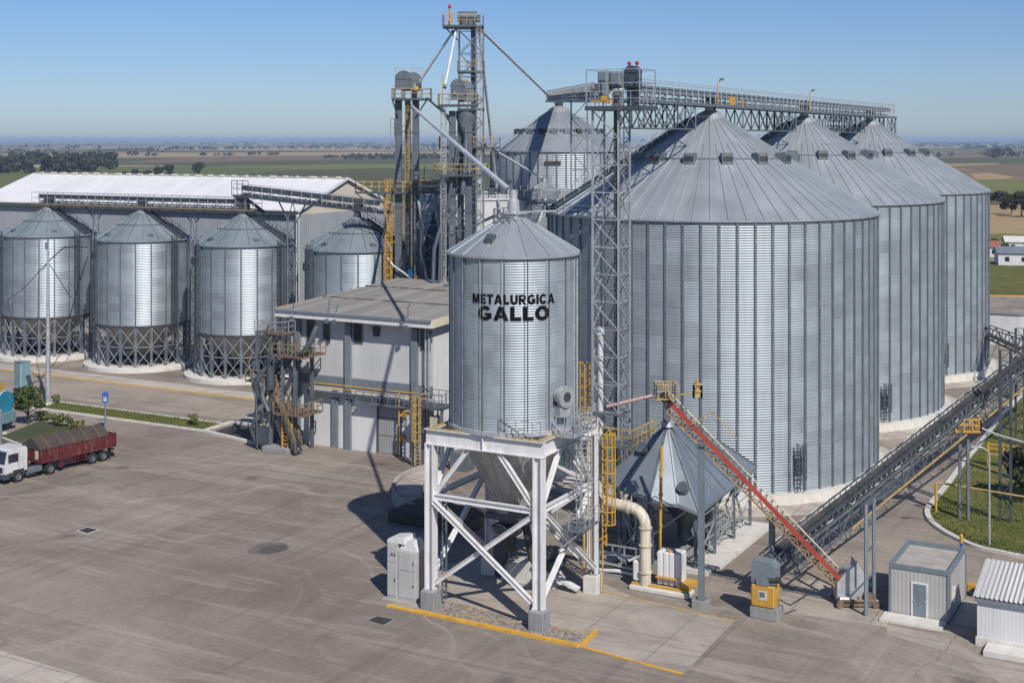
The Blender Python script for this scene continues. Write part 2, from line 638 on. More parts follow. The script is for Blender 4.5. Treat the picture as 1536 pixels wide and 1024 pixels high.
def gravel():
    t = NT('gravel')
    o = t.obj()
    v = t.n('ShaderNodeTexVoronoi', {'Vector': o, 'Scale': 7.0}, feature='F1')
    c = t.ramp(v.outputs['Color'], [(.2, (.19, .16, .14)), (.5, (.30, .26, .23)), (.8, (.42, .38, .34))])
    c = t.mix(t.rng(t.noise(o, .5, 5), .45, .7, 0, .35), c, (.24, .18, .15))
    t.out(c, .95, 0, .2)
    t.bump(v.outputs['Distance'], .8, .05)


gravel()


def grassm(name, a, b, dry, sc=.3):
    t = NT(name)
    o = t.obj()
    n1 = t.noise(o, sc, 6, .65, .5)
    n2 = t.noise(o, 6, 5, .7)
    c = t.mix(t.rng(n1, .35, .65, 0, 1), tuple(a), tuple(b))
    c = t.mix(t.rng(t.noise(o, sc * .6, 5, .6, 1.), .52, .68, 0, .8), c, tuple(dry))
    f = t.rng(n2, .25, .75, .65, 1.35)
    c = t.mix(1.0, c, t.comb(f, f, f), 'MULTIPLY')
    t.out(c, .95, 0, .1)
    t.bump(n2, .8, .08)


grassm('grass', (.095, .12, .03), (.15, .15, .045), (.25, .19, .09))
grassm('grass_dark', (.07, .085, .045), (.09, .10, .055), (.16, .13, .075), .15)


def leafm(name, c0, c1):
    t = NT(name)
    o = t.obj()
    n = t.white(t.n('ShaderNodeNewGeometry').outputs['Random Per Island'])
    c = t.mix(n, tuple(c0), tuple(c1))
    t.out(c, .8, 0, .15)


leafm('leaf_dark', (.028, .034, .019), (.058, .060, .034))
leafm('leaf_far', (.030, .038, .026), (.055, .062, .040))
leafm('leaf_green', (.045, .075, .02), (.10, .125, .04))
leafm('leaf_weed', (.095, .12, .035), (.17, .17, .06))


def farmland():
    t = NT('farmland')
    o = t.obj()
    m = t.map(o, (.0011, .0016, 1), (0, 0, R(12)))
    v = t.n('ShaderNodeTexVoronoi', {'Vector': m, 'Scale': 1.0, 'Randomness': .8}, feature='F1', distance='CHEBYCHEV')
    w = t.xyz(v.outputs['Color'])[0]
    c = t.ramp(w, [(0, (.11, .125, .05)), (.22, (.24, .175, .105)), (.4, (.085, .10, .042)), (.55, (.38, .28, .16)),
                   (.68, (.15, .155, .06)), (.8, (.18, .135, .09)), (.9, (.44, .34, .20))], 'CONSTANT')
    n = t.noise(o, .004, 7, .65)
    f = t.rng(n, .3, .7, .75, 1.25)
    c = t.mix(1.0, c, t.comb(f, f, f), 'MULTIPLY')
    t.out(c, .95, 0, .1)


farmland()


def field(name, a, b):
    t = NT(name)
    o = t.obj()
    n = t.noise(t.map(o, (.012, .03, 1), (0, 0, R(8))), 1.0, 7, .65, .6)
    row = t.noise(t.map(o, (.008, .35, 1), (0, 0, R(8))), 1.0, 3)
    c = t.mix(t.rng(n, .35, .65, 0, 1), tuple(a), tuple(b))
    f = t.rng(row, .3, .7, .88, 1.12)
    c = t.mix(1.0, c, t.comb(f, f, f), 'MULTIPLY')
    t.out(c, .95, 0, .1)


field('field_green', (.115, .14, .04), (.155, .165, .055))
field('field_lime', (.20, .215, .065), (.15, .165, .055))
field('field_dark', (.085, .092, .042), (.115, .112, .055))
field('field_brown', (.17, .125, .08), (.215, .155, .10))
field('field_tan', (.42, .30, .165), (.34, .25, .145))
# ---------------------------------------------------------------- camera, light, sky
cam = bpy.data.cameras.new('camera')
cam.sensor_width = 36
cam.lens = 36 * F / 1536
cam.shift_y = -(512 - HY) / 1536
cam.clip_start = 1
cam.clip_end = 90000
co = bpy.data.objects.new('camera', cam)
COL.objects.link(co)
co.location = (0, 0, H)
co.rotation_euler = (R(90), 0, 0)
scene.camera = co
SUND = V((-.41, 1.0, -1.0))
sl = bpy.data.lights.new('sun', 'SUN')
sl.energy = 5.0
sl.angle = R(.5)
sl.color = (1, .945, .87)
so = bpy.data.objects.new('sun', sl)
COL.objects.link(so)
so.rotation_euler = SUND.to_track_quat('-Z', 'Y').to_euler()
so.location = (60, -60, 120)
wd = bpy.data.worlds.new('World')
scene.world = wd
wd.use_nodes = True
wt = wd.node_tree
bg = wt.nodes['Background']
sky = wt.nodes.new('ShaderNodeTexSky')
sky.sky_type = 'NISHITA'
sky.sun_disc = False
sky.sun_elevation = math.atan2(-SUND.z, math.hypot(SUND.x, SUND.y))
sky.sun_rotation = math.atan2(-SUND.x, -SUND.y)
sky.altitude = 1200
sky.air_density = 1.0
sky.dust_density = .9
sky.ozone_density = 9.0
tint = wt.nodes.new('ShaderNodeMix')
tint.data_type = 'RGBA'
tint.blend_type = 'MULTIPLY'
tint.inputs[0].default_value = 1
tint.inputs[7].default_value = (1.03, .985, 1.03, 1)
wt.links.new(sky.outputs[0], tint.inputs[6])
wt.links.new(tint.outputs[2], bg.inputs[0])
bg.inputs[1].default_value = .091
vs = scene.view_settings
vs.view_transform = 'Standard'
vs.look = 'None'
vs.exposure = 0
vs.gamma = 1

hz = MB()
hz.bb(-36000, 36000, -400, 42000, -1.0, 50)
hm = bpy.data.materials.new('haze_air')
hm.use_nodes = True
ht = hm.node_tree
ht.nodes.remove(ht.nodes['Principled BSDF'])
pv = ht.nodes.new('ShaderNodeVolumePrincipled')
pv.inputs['Color'].default_value = (.54, .72, .97, 1)
pv.inputs['Density'].default_value = 1.1e-4
pv.inputs['Anisotropy'].default_value = 0.0
ht.links.new(pv.outputs[0], ht.nodes['Material Output'].inputs['Volume'])
ho = struct('haze', hz, hm, 'stuff', True)

# ---------------------------------------------------------------- ground and fields
m = MB()
rings = [0, 60, 200, 500, 1200, 3000, 8000, 20000, 35500]
N = 48
vs_, fs_ = [(0, 0, -.06)], []
for r in rings[1:]:
    for i in range(N):
        q = 2 * PI * i / N
        vs_.append((r * math.cos(q), r * math.sin(q), -.06))
for i in range(N):
    fs_.append((0, 1 + i, 1 + (i + 1) % N))
for k in range(len(rings) - 2):
    for i in range(N):
        a, b = 1 + k * N, 1 + (k + 1) * N
        fs_.append((a + i, b + i, b + (i + 1) % N, a + (i + 1) % N))
m.add(vs_, fs_)
struct('ground', m, 'farmland')


def patch(name, px, z, mat, kind='structure'):
    m = MB()
    m.sheet([G(x, y) for x, y in px], z)
    return struct(name, m, mat, kind, True)


FZ = -.03
patch('field', [(-700, 258), (150, 250), (330, 249), (800, 262), (860, 300), (-700, 320)], FZ, 'field_green')
patch('field', [(330, 249.5), (520, 246.2), (900, 247), (900, 262), (560, 256), (420, 253)], FZ + .004, 'field_lime')
patch('field', [(420, 256), (560, 252), (900, 257), (900, 300), (520, 290), (300, 268)], FZ + .008, 'field_dark')
patch('field', [(160, 238), (640, 232), (900, 236), (900, 246.5), (520, 246), (330, 249.3), (170, 248)], FZ, 'field_dark')
patch('field', [(300, 233), (500, 231), (640, 236), (480, 240), (300, 243), (170, 246)], FZ + .004, 'field_brown')
patch('field', [(-300, 232), (60, 231), (150, 229), (350, 229), (580, 227.4), (900, 227.5), (900, 231.5), (400, 233.5), (250, 236), (-300, 240)], FZ + .012, 'field_tan')
patch('field', [(900, 226), (1000, 225), (1000, 233), (900, 236)], FZ + .004, 'field_tan')
patch('field', [(1370, 231), (1500, 227), (1800, 226), (1800, 236), (1370, 237)], FZ, 'field_brown')
patch('field', [(1380, 218.5), (1800, 216.8), (1800, 221.0), (1480, 221.5), (1380, 222.5)], FZ, 'field_tan')
patch('field', [(1370, 237), (1800, 236), (1800, 245.5), (1420, 245.5), (1370, 242)], FZ + .004, 'field_dark')
patch('field', [(1390, 245.6), (1500, 245), (1495, 247), (1424, 249.5), (1400, 249)], FZ + .008, 'field_tan')
patch('field', [(1424, 249), (1500, 247), (1800, 246), (1800, 272), (1536, 267), (1470, 257)], FZ, 'field_brown')
patch('field', [(1455, 261), (1480, 259), (1520, 265), (1515, 268), (1465, 270)], FZ + .004, 'field_tan')
patch('field', [(1380, 272), (1470, 269), (1800, 270), (1800, 300), (1380, 300)], FZ + .012, 'field_lime')
patch('field', [(1430, 304), (1536, 310), (1800, 318), (1800, 372), (1430, 350)], FZ, 'field_tan')
patch('field', [(1430, 352), (1500, 350), (1800, 358), (1800, 400), (1430, 400)], FZ + .004, 'field_lime')

# paved yard and the strips on it
YP = [(-230, 30), (230, 30), (230, 246), (91, 257), (40, 262), (-40, 300), (-260, 330), (-260, 120)]
m = MB()
m.sheet(YP, 0)
struct('yard', m, 'yard_paving', recalc=True)
patch('verge', [(1440, 396), (1800, 400), (1800, 441), (1440, 440)], .004, 'grass')
patch('dirt_track', [(1440, 388), (1800, 391), (1800, 397), (1440, 395)], .008, 'field_tan')
m = MB()
m.beam(G(1430, 443.2) + Z * .08, G(1700, 447) + Z * .08, .5, .16)
tag(m.build('kerb', 'kerb_yellow'), 'far yellow kerb along the grass beyond the large silos', 'kerb')

C0 = G(432, 605)
m = MB()
m.sheet([gl(C0, -72, -10), gl(C0, 9, -10), gl(C0, 9, 0), gl(C0, -72, 0)], .004)
struct('road', m, 'road', recalc=True)
m = MB()
m.prism([gl(C0, -72, .02), gl(C0, 2, .02), gl(C0, 2, 3.0), gl(C0, -72, 3.0)], 0, .10)
struct('pavement', m, 'slab_pale', recalc=True)
m = MB()
for k in range(24):
    m.beam(gl(C0, -72 + k * 3.1, -.12, .06), gl(C0, -72 + k * 3.1 + 3.06, -.12, .06), .24, .12)
tag(m.build('kerb', 'paint_line'), 'long kerb with worn yellow paint beside the hopper silos', 'kerb')

C1 = G(314, 648)
m = MB()
m.sheet([gl(C1, -60, .15), gl(C1, -.2, .15), gl(C1, -1.5, 3.6), gl(C1, -60, 3.9)], .05)
struct('verge', m, 'grass', recalc=True)
m = MB()
for k in range(20):
    m.beam(gl(C1, -60 + k * 3, .0, .08), gl(C1, -60 + k * 3 + 2.95, .0, .08), .28, .2)
tag(m.build('kerb', 'kerb_white'), 'white kerb on the near edge of the narrow green verge', 'kerb')
m = MB()
for k in range(20):
    m.beam(gl(C1, -60 + k * 2.92, 3.8, .06), gl(C1, -60 + k * 2.92 + 2.88, 3.8, .06), .2, .15)
tag(m.build('kerb', 'concrete_pale'), 'thin concrete kerb on the far edge of the narrow green verge', 'kerb')

# sunk loading pit by the building: flat sheet coloured dark for the shade inside, white kerb on two sides
pit = [G(306, 647), G(350, 633), G(448, 652), G(392, 668)]
m = MB()
m.sheet(pit, .006)
struct('pit_floor', m, 'yard_paving', recalc=True)
m = MB()
m.sheet([pit[0] * .9 + pit[2] * .1, pit[1] * .9 + pit[3] * .1, pit[2], pit[3] * .95 + pit[1] * .05], .011)
struct('pit_shade', m, 'drain_iron', recalc=True)
m = MB()
for a, b in ((pit[3], pit[0]), (pit[0], pit[1]), (pit[1], pit[2])):
    m.beam(a + Z * .1, b + Z * .1, .4, .22)
tag(m.build('kerb', 'concrete_pale'), 'white kerb around the dark pit beside the building', 'kerb')
patch('slab_apron', [(350, 632), (400, 612), (470, 622), (448, 652)], .005, 'slab_pale')

lawnL = [(-60, 662), (10, 651), (60, 631), (132, 640), (116, 660), (62, 679), (32, 684), (-60, 690)]
patch('lawn', lawnL, .03, 'grass_dark')
m = MB()
for a, b in (((-40, 655), (10, 650)), ((2, 657), (30, 668)), ((30, 668), (44, 681)), ((24, 672), (66, 664))):
    m.beam(G(*a) + Z * .08, G(*b) + Z * .08, .22, .18)
tag(m.build('kerb', 'kerb_white'), 'broken white kerb bent round the lawn behind the truck cab', 'kerb')

# right lawn and its curved kerb
kp = [(1536, 590), (1505, 622), (1475, 660), (1444, 697), (1421, 728), (1398, 755), (1391, 768), (1396, 782), (1415, 797.6), (1442, 812), (1467, 822), (1500, 829.5), (1560, 842), (1640, 858)]
kpts = [G(*p) for p in kp]


def smooth(pts, n=5):
    out = []
    for i in range(len(pts) - 1):
        p0, p1, p2, p3 = pts[max(i - 1, 0)], pts[i], pts[i + 1], pts[min(i + 2, len(pts) - 1)]
        for k in range(n):
            t = k / n
            out.append(.5 * ((2 * p1) + (p2 - p0) * t + (2 * p0 - 5 * p1 + 4 * p2 - p3) * t * t + (3 * p1 - p0 - 3 * p2 + p3) * t ** 3))
    out.append(pts[-1])
    return out


ks = smooth(kpts)
m = MB()
m.sheet([(p.x, p.y) for p in ks] + [(90, 75), (110, 170), (62, 160)], .05)
struct('lawn', m, 'grass', recalc=True)
m = MB()
for a, b in zip(ks[:-1], ks[1:]):
    d = (b - a).normalized() * .02
    m.beam(a - d + Z * .1, b + d + Z * .1, .42, .24)
tag(m.build('kerb', 'concrete_pale'), 'pale curved kerb around the lawn by the belt conveyor', 'kerb')

# island slab under the lettered silo, gravel strip and yellow kerbs
patch('slab_apron', [(598, 893), (640, 852), (740, 832), (890, 868), (955, 897), (1102, 931), (1024, 1011), (868, 969), (583, 909)], .006, 'slab')
patch('gravel_strip', [(622, 917), (662, 899), (884, 951), (868, 966)], .012, 'gravel')
m = MB()
k0, k1, k2 = G(581, 908.5), G(869, 970), G(894, 948)
for t in range(6):
    a, b = k0 + (k1 - k0) * (t / 6), k0 + (k1 - k0) * ((t + .985) / 6)
    h = .10 if t < 1 else .17
    m.beam(a + Z * h / 2, b + Z * h / 2, .30, h)
m.beam(k1 + V((.16, .1, .085)), k2 + Z * .085, .26, .17)
tag(m.build('kerb', 'kerb_yellow'), 'bright yellow kerb in front of the lettered silo', 'kerb')
m = MB()
m.beam(k1 + V((.3, -.15, .03)), G(1022, 1010.5) + Z * .03, .16, .06)
tag(m.build('kerb', 'kerb_yellow'), 'low thin yellow edge running on from the bright yellow kerb', 'kerb')


def strip(name, p, q, w, z, mat):
    a, b = G(*p), G(*q)
    d = (b - a).normalized()
    n = V((-d.y, d.x, 0)) * w / 2
    m = MB()
    m.sheet([a - n, b - n, b + n, a + n], z)
    return struct(name, m, mat, recalc=True)


strip('painted_line', (905, 887), (1102, 931), .14, .018, 'paint_line')
strip('painted_line', (676, 920), (880, 947), .10, .019, 'paint_line')
strip('painted_line', (693, 916), (732, 903), .10, .023, 'paint_line')
strip('painted_line', (713, 920), (745, 908), .10, .023, 'paint_line')
strip('painted_line', (872, 948), (893, 952), .10, .027, 'paint_line')
patch('slab_apron', [(-900, 760), (0, 975), (164, 1026), (520, 1140), (560, 1260), (-900, 1260)], .008, 'slab_pale')
patch('slab_apron', [(1120, 915), (1180, 890), (1215, 868), (1290, 880), (1340, 905), (1330, 940), (1230, 925)], .005, 'slab')
patch('slab_apron', [(1330, 936), (1420, 955), (1470, 985), (1560, 1003), (1560, 1060), (1500, 1024), (1440, 985), (1330, 950)], .009, 'slab')

# manhole and drain covers, oil stain
for px, label in (([(117, 795), (131, 791), (147, 794), (131, 800)], 'square iron drain grate with pale frame in the open yard'),
                  ([(552, 930), (566, 924), (590, 929), (575, 937)], 'dark square drain cover near the yellow kerb')):
    q = [G(*p) for p in px]
    c = sum(q, V()) / 4
    t = thing('drain_cover', label, 'drain cover', c)
    m = MB()
    m.prism([c + (p - c) * 1.18 for p in q], .0, .014)
    m.build('frame', 'concrete_pale' if px[0][0] < 200 else 'concrete_grey', t, True)
    m = MB()
    m.prism(q, .004, .022)
    m.build('grate', 'drain_iron', t, True)


def stain(cx, cy, rx, ry, z, mat):
    c = G(cx, cy)
    m = MB()
    pts = []
    for i in range(40):
        q = 2 * PI * i / 40
        k = 1 + .10 * math.sin(2 * q + 1) + .07 * math.sin(5 * q) + rng.uniform(-.03, .03)
        pts.append(c + U * (rx * k * math.cos(q)) + W * (ry * k * math.sin(q)))
    m.sheet(pts, z)
    return struct('oil_stain', m, mat, recalc=True)


plain('oil', (.105, .092, .082), .7, 0, .25, 1.5, 0, dirt=(.2, .175, .15), dirt_amt=.9)
plain('oil_faint', (.155, .135, .118), .8, 0, .2, 1.0, 0, dirt=(.27, .235, .2), dirt_amt=.9)
stain(410, 823, .85, 1.25, .008, 'oil')
stain(403, 822, 1.2, 1.7, .004, 'oil_faint')


# ---------------------------------------------------------------- trees
def crown(mb, c, rx, rz, n, leaf, seed, lumps=9):
    r = random.Random(seed)
    cl = []
    for i in range(lumps):
        q = r.uniform(0, 2 * PI)
        e = r.uniform(-.75, 1)
        k = r.uniform(.35, .8)
        cl.append((V((math.cos(q) * k * rx * math.sqrt(max(.05, 1 - e * e * .8)), math.sin(q) * k * rx * math.sqrt(max(.05, 1 - e * e * .8)), e * rz * .72)), r.uniform(.28, .5)))
    c = V(c)
    for i in range(n):
        o, s = cl[r.randrange(lumps)]
        d = V((r.gauss(0, 1), r.gauss(0, 1), r.gauss(0, .8)))
        d.normalize()
        p = c + o + V((d.x * rx * s, d.y * rx * s, d.z * rz * s)) * r.uniform(.55, 1.05)
        ax = V((r.gauss(0, 1), r.gauss(0, 1), r.gauss(0, 1))).normalized()
        nn = (d + ax * .7).normalized()
        a = nn.cross(ax).normalized()
        b = nn.cross(a)
        k = leaf * r.uniform(.6, 1.3)
        mb.add([p - a * k - b * k * .4, p + a * k * .3 - b * k, p + a * k + b * k * .4, p - a * k * .3 + b * k], [(0, 1, 2, 3)])


def tree(base, h, r, label, group, leafmat='leaf_dark', n=420, leaf=.5, name='tree', tk=.12, cat='tree'):
    base = V(base)
    t = thing(name, label, cat, base, rng.uniform(0, 6), group)
    m = MB()
    hh = h * .45
    m.path([(0, 0, -.1), (.02 * h, .01 * h, hh * .5), (-.01 * h, .02 * h, hh), (.0, .0, h * .8)], [h * .035, h * .026, h * .018, h * .006], 7)
    for k in range(6):
        q = 2 * PI * k / 6 + rng.uniform(-.4, .4)
        z0 = h * rng.uniform(.22, .5)
        m.path([(0, 0, z0), (math.cos(q) * r * .4, math.sin(q) * r * .4, z0 + h * .12), (math.cos(q) * r * .75, math.sin(q) * r * .75, z0 + h * .26)], [h * .013, h * .008, h * .003], 5)
    m.build('trunk', 'trunk_bark', t)
    m = MB()
    crown(m, (0, 0, h * (.5 + tk / 2)), r, h * (.5 - tk / 2), n, leaf, rng.random())
    m.build('crown', leafmat, t, recalc=False)
    return t


def mass(name, pts, hmin, hmax, step, n, leaf, mat='leaf_far', depth=40, wid=None, spread=1.0):
    """far wood that reads as one mass: many uneven crowns in one object"""
    m = MB()
    for a, b in zip(pts[:-1], pts[1:]):
        a, b = V(a), V(b)
        k = max(1, int((b - a).length / step))
        for i in range(k):
            p = a + (b - a) * ((i + rng.random()) / k)
            p += V((rng.uniform(-1, 1) * step * .3, rng.uniform(-.5, .5) * depth, 0))
            h = rng.uniform(hmin, hmax)
            rr = wid or h * rng.uniform(.45, .75) * spread
            crown(m, (p.x, p.y, h * .42), rr, h * .5, n, leaf * rng.uniform(.8, 1.2), rng.random(), 7)
    return struct(name, m, mat, 'stuff')


# left wood, broad and dark
mass('wood', [G(-190, 262), G(-60, 261), G(0, 259.5), G(60, 259), G(110, 258), G(147, 256)], 11, 19, 5, 110, 2.0, 'leaf_dark', 110)
mass('wood', [G(-120, 250), G(0, 249), G(60, 247), G(120, 247), G(164, 250)], 13, 20, 8, 70, 2.4, 'leaf_dark', 120)
# rows of far trees on the plain
for (x0, x1, y0, y1, h0, h1, st, n) in (
        (200, 236, 234.2, 234, 10, 24, 24, 34), (300, 420, 233.5, 232.5, 5, 10, 34, 14), (520, 640, 238.5, 238, 9, 17, 14, 34), (600, 760, 237.5, 237.5, 8, 16, 16, 30),
        (480, 540, 237, 237.4, 5, 12, 22, 18), (-40, 70, 228.5, 227.6, 14, 22, 45, 16), (100, 125, 225.4, 225.4, 10, 18, 40, 14), (150, 330, 226, 224.4, 8, 22, 36, 14),
        (300, 520, 224, 223.4, 10, 24, 40, 14), (540, 900, 224, 223.5, 10, 24, 45, 14), (-300, 140, 222.2, 221.6, 10, 26, 55, 12),         (450, 1000, 219.8, 219.4, 10, 26, 70, 12), (250, 900, 217.3, 217, 12, 24, 120, 12), (900, 1040, 222.5, 222, 10, 22, 40, 14),
        (-300, 1050, 214.2, 214.2, 14, 32, 200, 9),
        (1360, 1560, 220.2, 220, 10, 26, 50, 14), (1440, 1640, 222.8, 222, 8, 18, 36, 14), (1380, 1560, 217.2, 217, 10, 26, 80, 12), (1360, 1600, 215, 215, 14, 30, 130, 10),
        (1360, 1600, 213.8, 213.8, 14, 30, 180, 9)):
    d = 60000 / (y0 - 210)
    mass('far_trees', [G(x0, y0), G((x0 + x1) / 2, (y0 + y1) / 2), G(x1, y1)], h0 * .62, h1 * .66, st * .6, n, 1.6 + d * .0005, 'leaf_far', d * .03, None, 2.4 + d * .00025)
mass('far_trees', [G(1478, 237), G(1510, 235.8), G(1536, 236.5), G(1640, 236)], 9, 21, 12, 44, 1.8, 'leaf_far', 60)
mass('far_trees', [G(1386, 235.5), G(1404, 235.5), G(1430, 235.8)], 6, 14, 12, 30, 1.6, 'leaf_far', 30)

g = 'lone trees in the field behind the white roof'
for x, y, h, r, l in ((190, 265.5, 4.5, 4, 'low bush at one end of the row of trees behind the white roof'),
                      (204, 264.5, 6, 3.6, 'small round tree next to the low bush behind the white roof'),
                      (219, 265.5, 5.5, 4.5, 'spreading bushy tree in the middle of the row behind the white roof'),
                      (236, 265.5, 9, 4.2, 'dark tree with a broad crown fourth in the row behind the white roof'),
                      (252.5, 265.5, 10, 4.8, 'dark rounded tree at the other end of the row behind the white roof'),
                      (297.5, 265.5, 12, 5.6, 'single dark round tree standing alone in the green field')):
    tree(G(x, y), h, r, l, g, 'leaf_dark', 520, .75)
g = 'trees at the edge of the wood'
for x, y, h, r, l in ((155, 254.5, 13, 5, 'tall narrow tree just beyond the end of the wood'), (163, 254, 7, 4.5, 'low tree between two taller ones past the end of the wood'),
                      (171, 254, 9, 4, 'outermost small tree past the end of the wood')):
    tree(G(x, y), h, r, l, g, 'leaf_dark', 300, 1.0)
g = 'dark trees behind the rear large silo'
for x, y, h, r, l in ((1487, 303, 4.2, 4, 'low brown shrub beside the rear silo wall'), (1500, 306, 6, 4.6, 'middle sized dark tree near the rear silo'),
                      (1517, 322, 8, 4.6, 'dark tree with a broad low crown beside the tallest one'), (1532, 325, 9.5, 5, 'tallest dark tree beyond the rear silo'),
                      (1552, 326, 9, 5, 'dark tree cut by the photo edge')):
    tree(G(x, y), h, r, l, g, 'leaf_dark', 900, .42)
tree(G(43, 636), 4.2, 2.1, 'small leafy green tree on the lawn behind the truck cab', None, 'leaf_green', 900, .17, tk=.3)
tree(G(1549, 752), 4.6, 2.6, 'dense dark bush on the kerbed lawn at the photo edge', None, 'leaf_dark', 1500, .2, name='bush', tk=.05, cat='bush')
g = 'weeds and shrubs on the lawn and verge'
for x, y, h, r, l in ((62, 630, 1.2, 1.3, 'low ragged shrub beside the small lawn tree'), (84, 604, 1.2, .7, 'small green shrub at the foot of the tall lamp post'),
                      (289, 638, 1.6, .9, 'round shrub near the pit end of the narrow verge'), (54, 604, 1.3, 1.4, 'scrubby bush close to the lamp post foot'),
                      (82, 637, 1.6, .8, 'tall weed clump on the lawn nearest the small tree'), (92, 639, 1.7, .9, 'bushy weed clump in the middle of the lawn edge'),
                      (103, 640, 1.6, .6, 'thin upright weed clump on the lawn edge'), (113, 643, 1.1, .7, 'low weed tuft towards the truck tarpaulin'), (123, 645, 1.4, .4, 'last thin weed at the far corner of the lawn')):
    h, r = h * .8, r * .8
    b = G(x, y)
    t = thing('shrub', l, 'shrub', b, 0, g)
    m = MB()
    for k in range(7):
        q = 2 * PI * k / 7
        m.tube((0, 0, -.05), (math.cos(q) * r * .6, math.sin(q) * r * .6, h * .7), .02, 4, .008)
    m.build('stem', 'trunk_bark', t)
    m = MB()
    crown(m, (0, 0, h * .52), r, h * .5, 260, .11, x)
    m.build('foliage', 'leaf_weed', t, recalc=False)
# grass tufts on lawns and verge
m = MB()
def tufts(m, poly_c, a0, a1, b0, b1, n, hh):
    for i in range(n):
        p = gl(poly_c, rng.uniform(a0, a1), rng.uniform(b0, b1), .04)
        for k in range(4):
            q = rng.uniform(0, 2 * PI)
            s = V((math.cos(q), math.sin(q), 0)) * .05
            t_ = V((rng.uniform(-.12, .12), rng.uniform(-.12, .12), hh * rng.uniform(.5, 1.2)))
            m.add([p - s, p + s, p + t_], [(0, 1, 2)])
tufts(m, C1, -45, -2, .4, 3.4, 1500, .28)
for i in range(5000):
    a_, b_ = rng.random(), rng.random()
    i0 = rng.randrange(len(ks) - 1)
    q0_ = ks[i0] + (ks[i0 + 1] - ks[i0]) * a_
    q1_ = V((58 + 30 * a_, 88 + 60 * i0 / len(ks), 0))
    p_ = q0_ + (q1_ - q0_) * (.015 + .75 * b_ ** 1.6)
    for k in range(3):
        q = rng.uniform(0, 2 * PI)
        s_ = V((math.cos(q), math.sin(q), 0)) * .05
        m.add([p_ - s_ + Z * .04, p_ + s_ + Z * .04, p_ + V((rng.uniform(-.12, .12), rng.uniform(-.12, .12), rng.uniform(.08, .26)))], [(0, 1, 2)])
struct('grass', m, 'leaf_weed', 'stuff')
# ---------------------------------------------------------------- silos
def corr(r, z0, z1, pitch, amp):
    n = int(round((z1 - z0) / pitch))
    p = (z1 - z0) / n
    out = []
    for i in range(n):
        for k, a in ((0, 0), (.25, 1), (.5, 0), (.75, -1)):
            out.append((r + a * amp, z0 + (i + k) * p))
    out.append((r, z1))
    return out


def pol(r, q, z=0.0):
    return V((r * math.cos(q), r * math.sin(q), z))


def roof_mesh(R0, ze, r1, za, seams, rib=.055, lip=.22):
    m = MB()
    m.lathe([(R0 + lip, ze - .16), (R0 + lip, ze - .02)], 96, smooth=True)
    m.lathe([(R0 + lip, ze - .02), (R0 * .62, ze + (za - ze) * (R0 + lip - R0 * .62) / (R0 + lip - r1)), (r1, za)], 96, smooth=True)
    m.lathe([(R0 - .05, ze - .16), (R0 + lip, ze - .16)], 96)
    sl_ = (za - ze) / (R0 + lip - r1)
    for i in range(seams):
        q = 2 * PI * (i + .5) / seams
        r0 = r1 if i % 2 == 0 else max(r1, R0 * .34)
        up = V((math.cos(q) * sl_, math.sin(q) * sl_, 1)).normalized()
        a = pol(R0 + lip, q, ze - .02)
        b = pol(r0, q, ze + sl_ * (R0 + lip - r0))
        m.beam(a + up * rib * .6, b + up * rib * .6, rib * 1.3, rib * 1.6, up)
    return m


def stair_on_roof(mb, R0, ze, r1, za, q, w, rail=True, lip=.22, riser=.45):
    sl_ = (za - ze) / (R0 + lip - r1)
    up = V((math.cos(q) * sl_, math.sin(q) * sl_, 1)).normalized()
    sd = V((-math.sin(q), math.cos(q), 0))
    a = pol(R0 + lip, q, ze) + up * .25
    b = pol(r1 + .2, q, za - .1) + up * .25
    for k in (-1, 1):
        mb.beam(a + sd * w / 2 * k, b + sd * w / 2 * k, .07, .28, up)
    n = int((b - a).length / riser)
    for i in range(n):
        p = a + (b - a) * ((i + .5) / n)
        mb.frame(p, sd, V((math.cos(q), math.sin(q), 0)), Z, w, .34, .05)
    return a, b, sd


# --- three large flat-bottom silos
SR, SE, SA = 15.1, 23.4, 32.0
S1, S2, S3 = V((18.5, 124.5, 0)), V((33.2, 151.6, 0)), V((47.9, 178.7, 0))
s_big = thing('grain_silo', 'nearest and largest grey corrugated silo behind the red inclined conveyor', 'silo', S1, 0, 'large flat bottom silos under the long gallery')
m = MB()
m.lathe([(SR + .85, 0), (SR + .85, .95), (SR - .3, .95)], 96)
m.build('plinth', 'concrete_pale', s_big)
m = MB()
m.lathe([(SR + 3.2, 0), (SR + 3.2, .16), (SR + .8, .16)], 96)
m.build('apron', 'slab_pale', s_big)
m = MB()
m.lathe(corr(SR, .95, SE, .21, .030), 160)
m.build('wall', 'galv_big', s_big, recalc=False, sharp=0)
m = roof_mesh(SR, SE, 1.3, SA, 64)
roof = m.build('roof', 'roof_big', s_big)
m = MB()
m.lathe([(1.35, SA - .12), (1.35, SA + .25), (1.15, SA + .45), (.5, SA + .75), (.5, SA + 1.3)], 32)
m.build('peak_cap', 'steel_galv', roof)
m = MB()
sl_ = (SA - SE) / (SR + .22 - 1.3)
vr = 7.4
m.lathe([(vr + .02, SE + sl_ * (SR + .2 - vr) + .02), (vr + .02, SE + sl_ * (SR + .2 - vr) + .12), (vr - .06, SE + sl_ * (SR + .2 - vr) + .15)], 64)
m.build('hoop', 'steel_mid', roof)
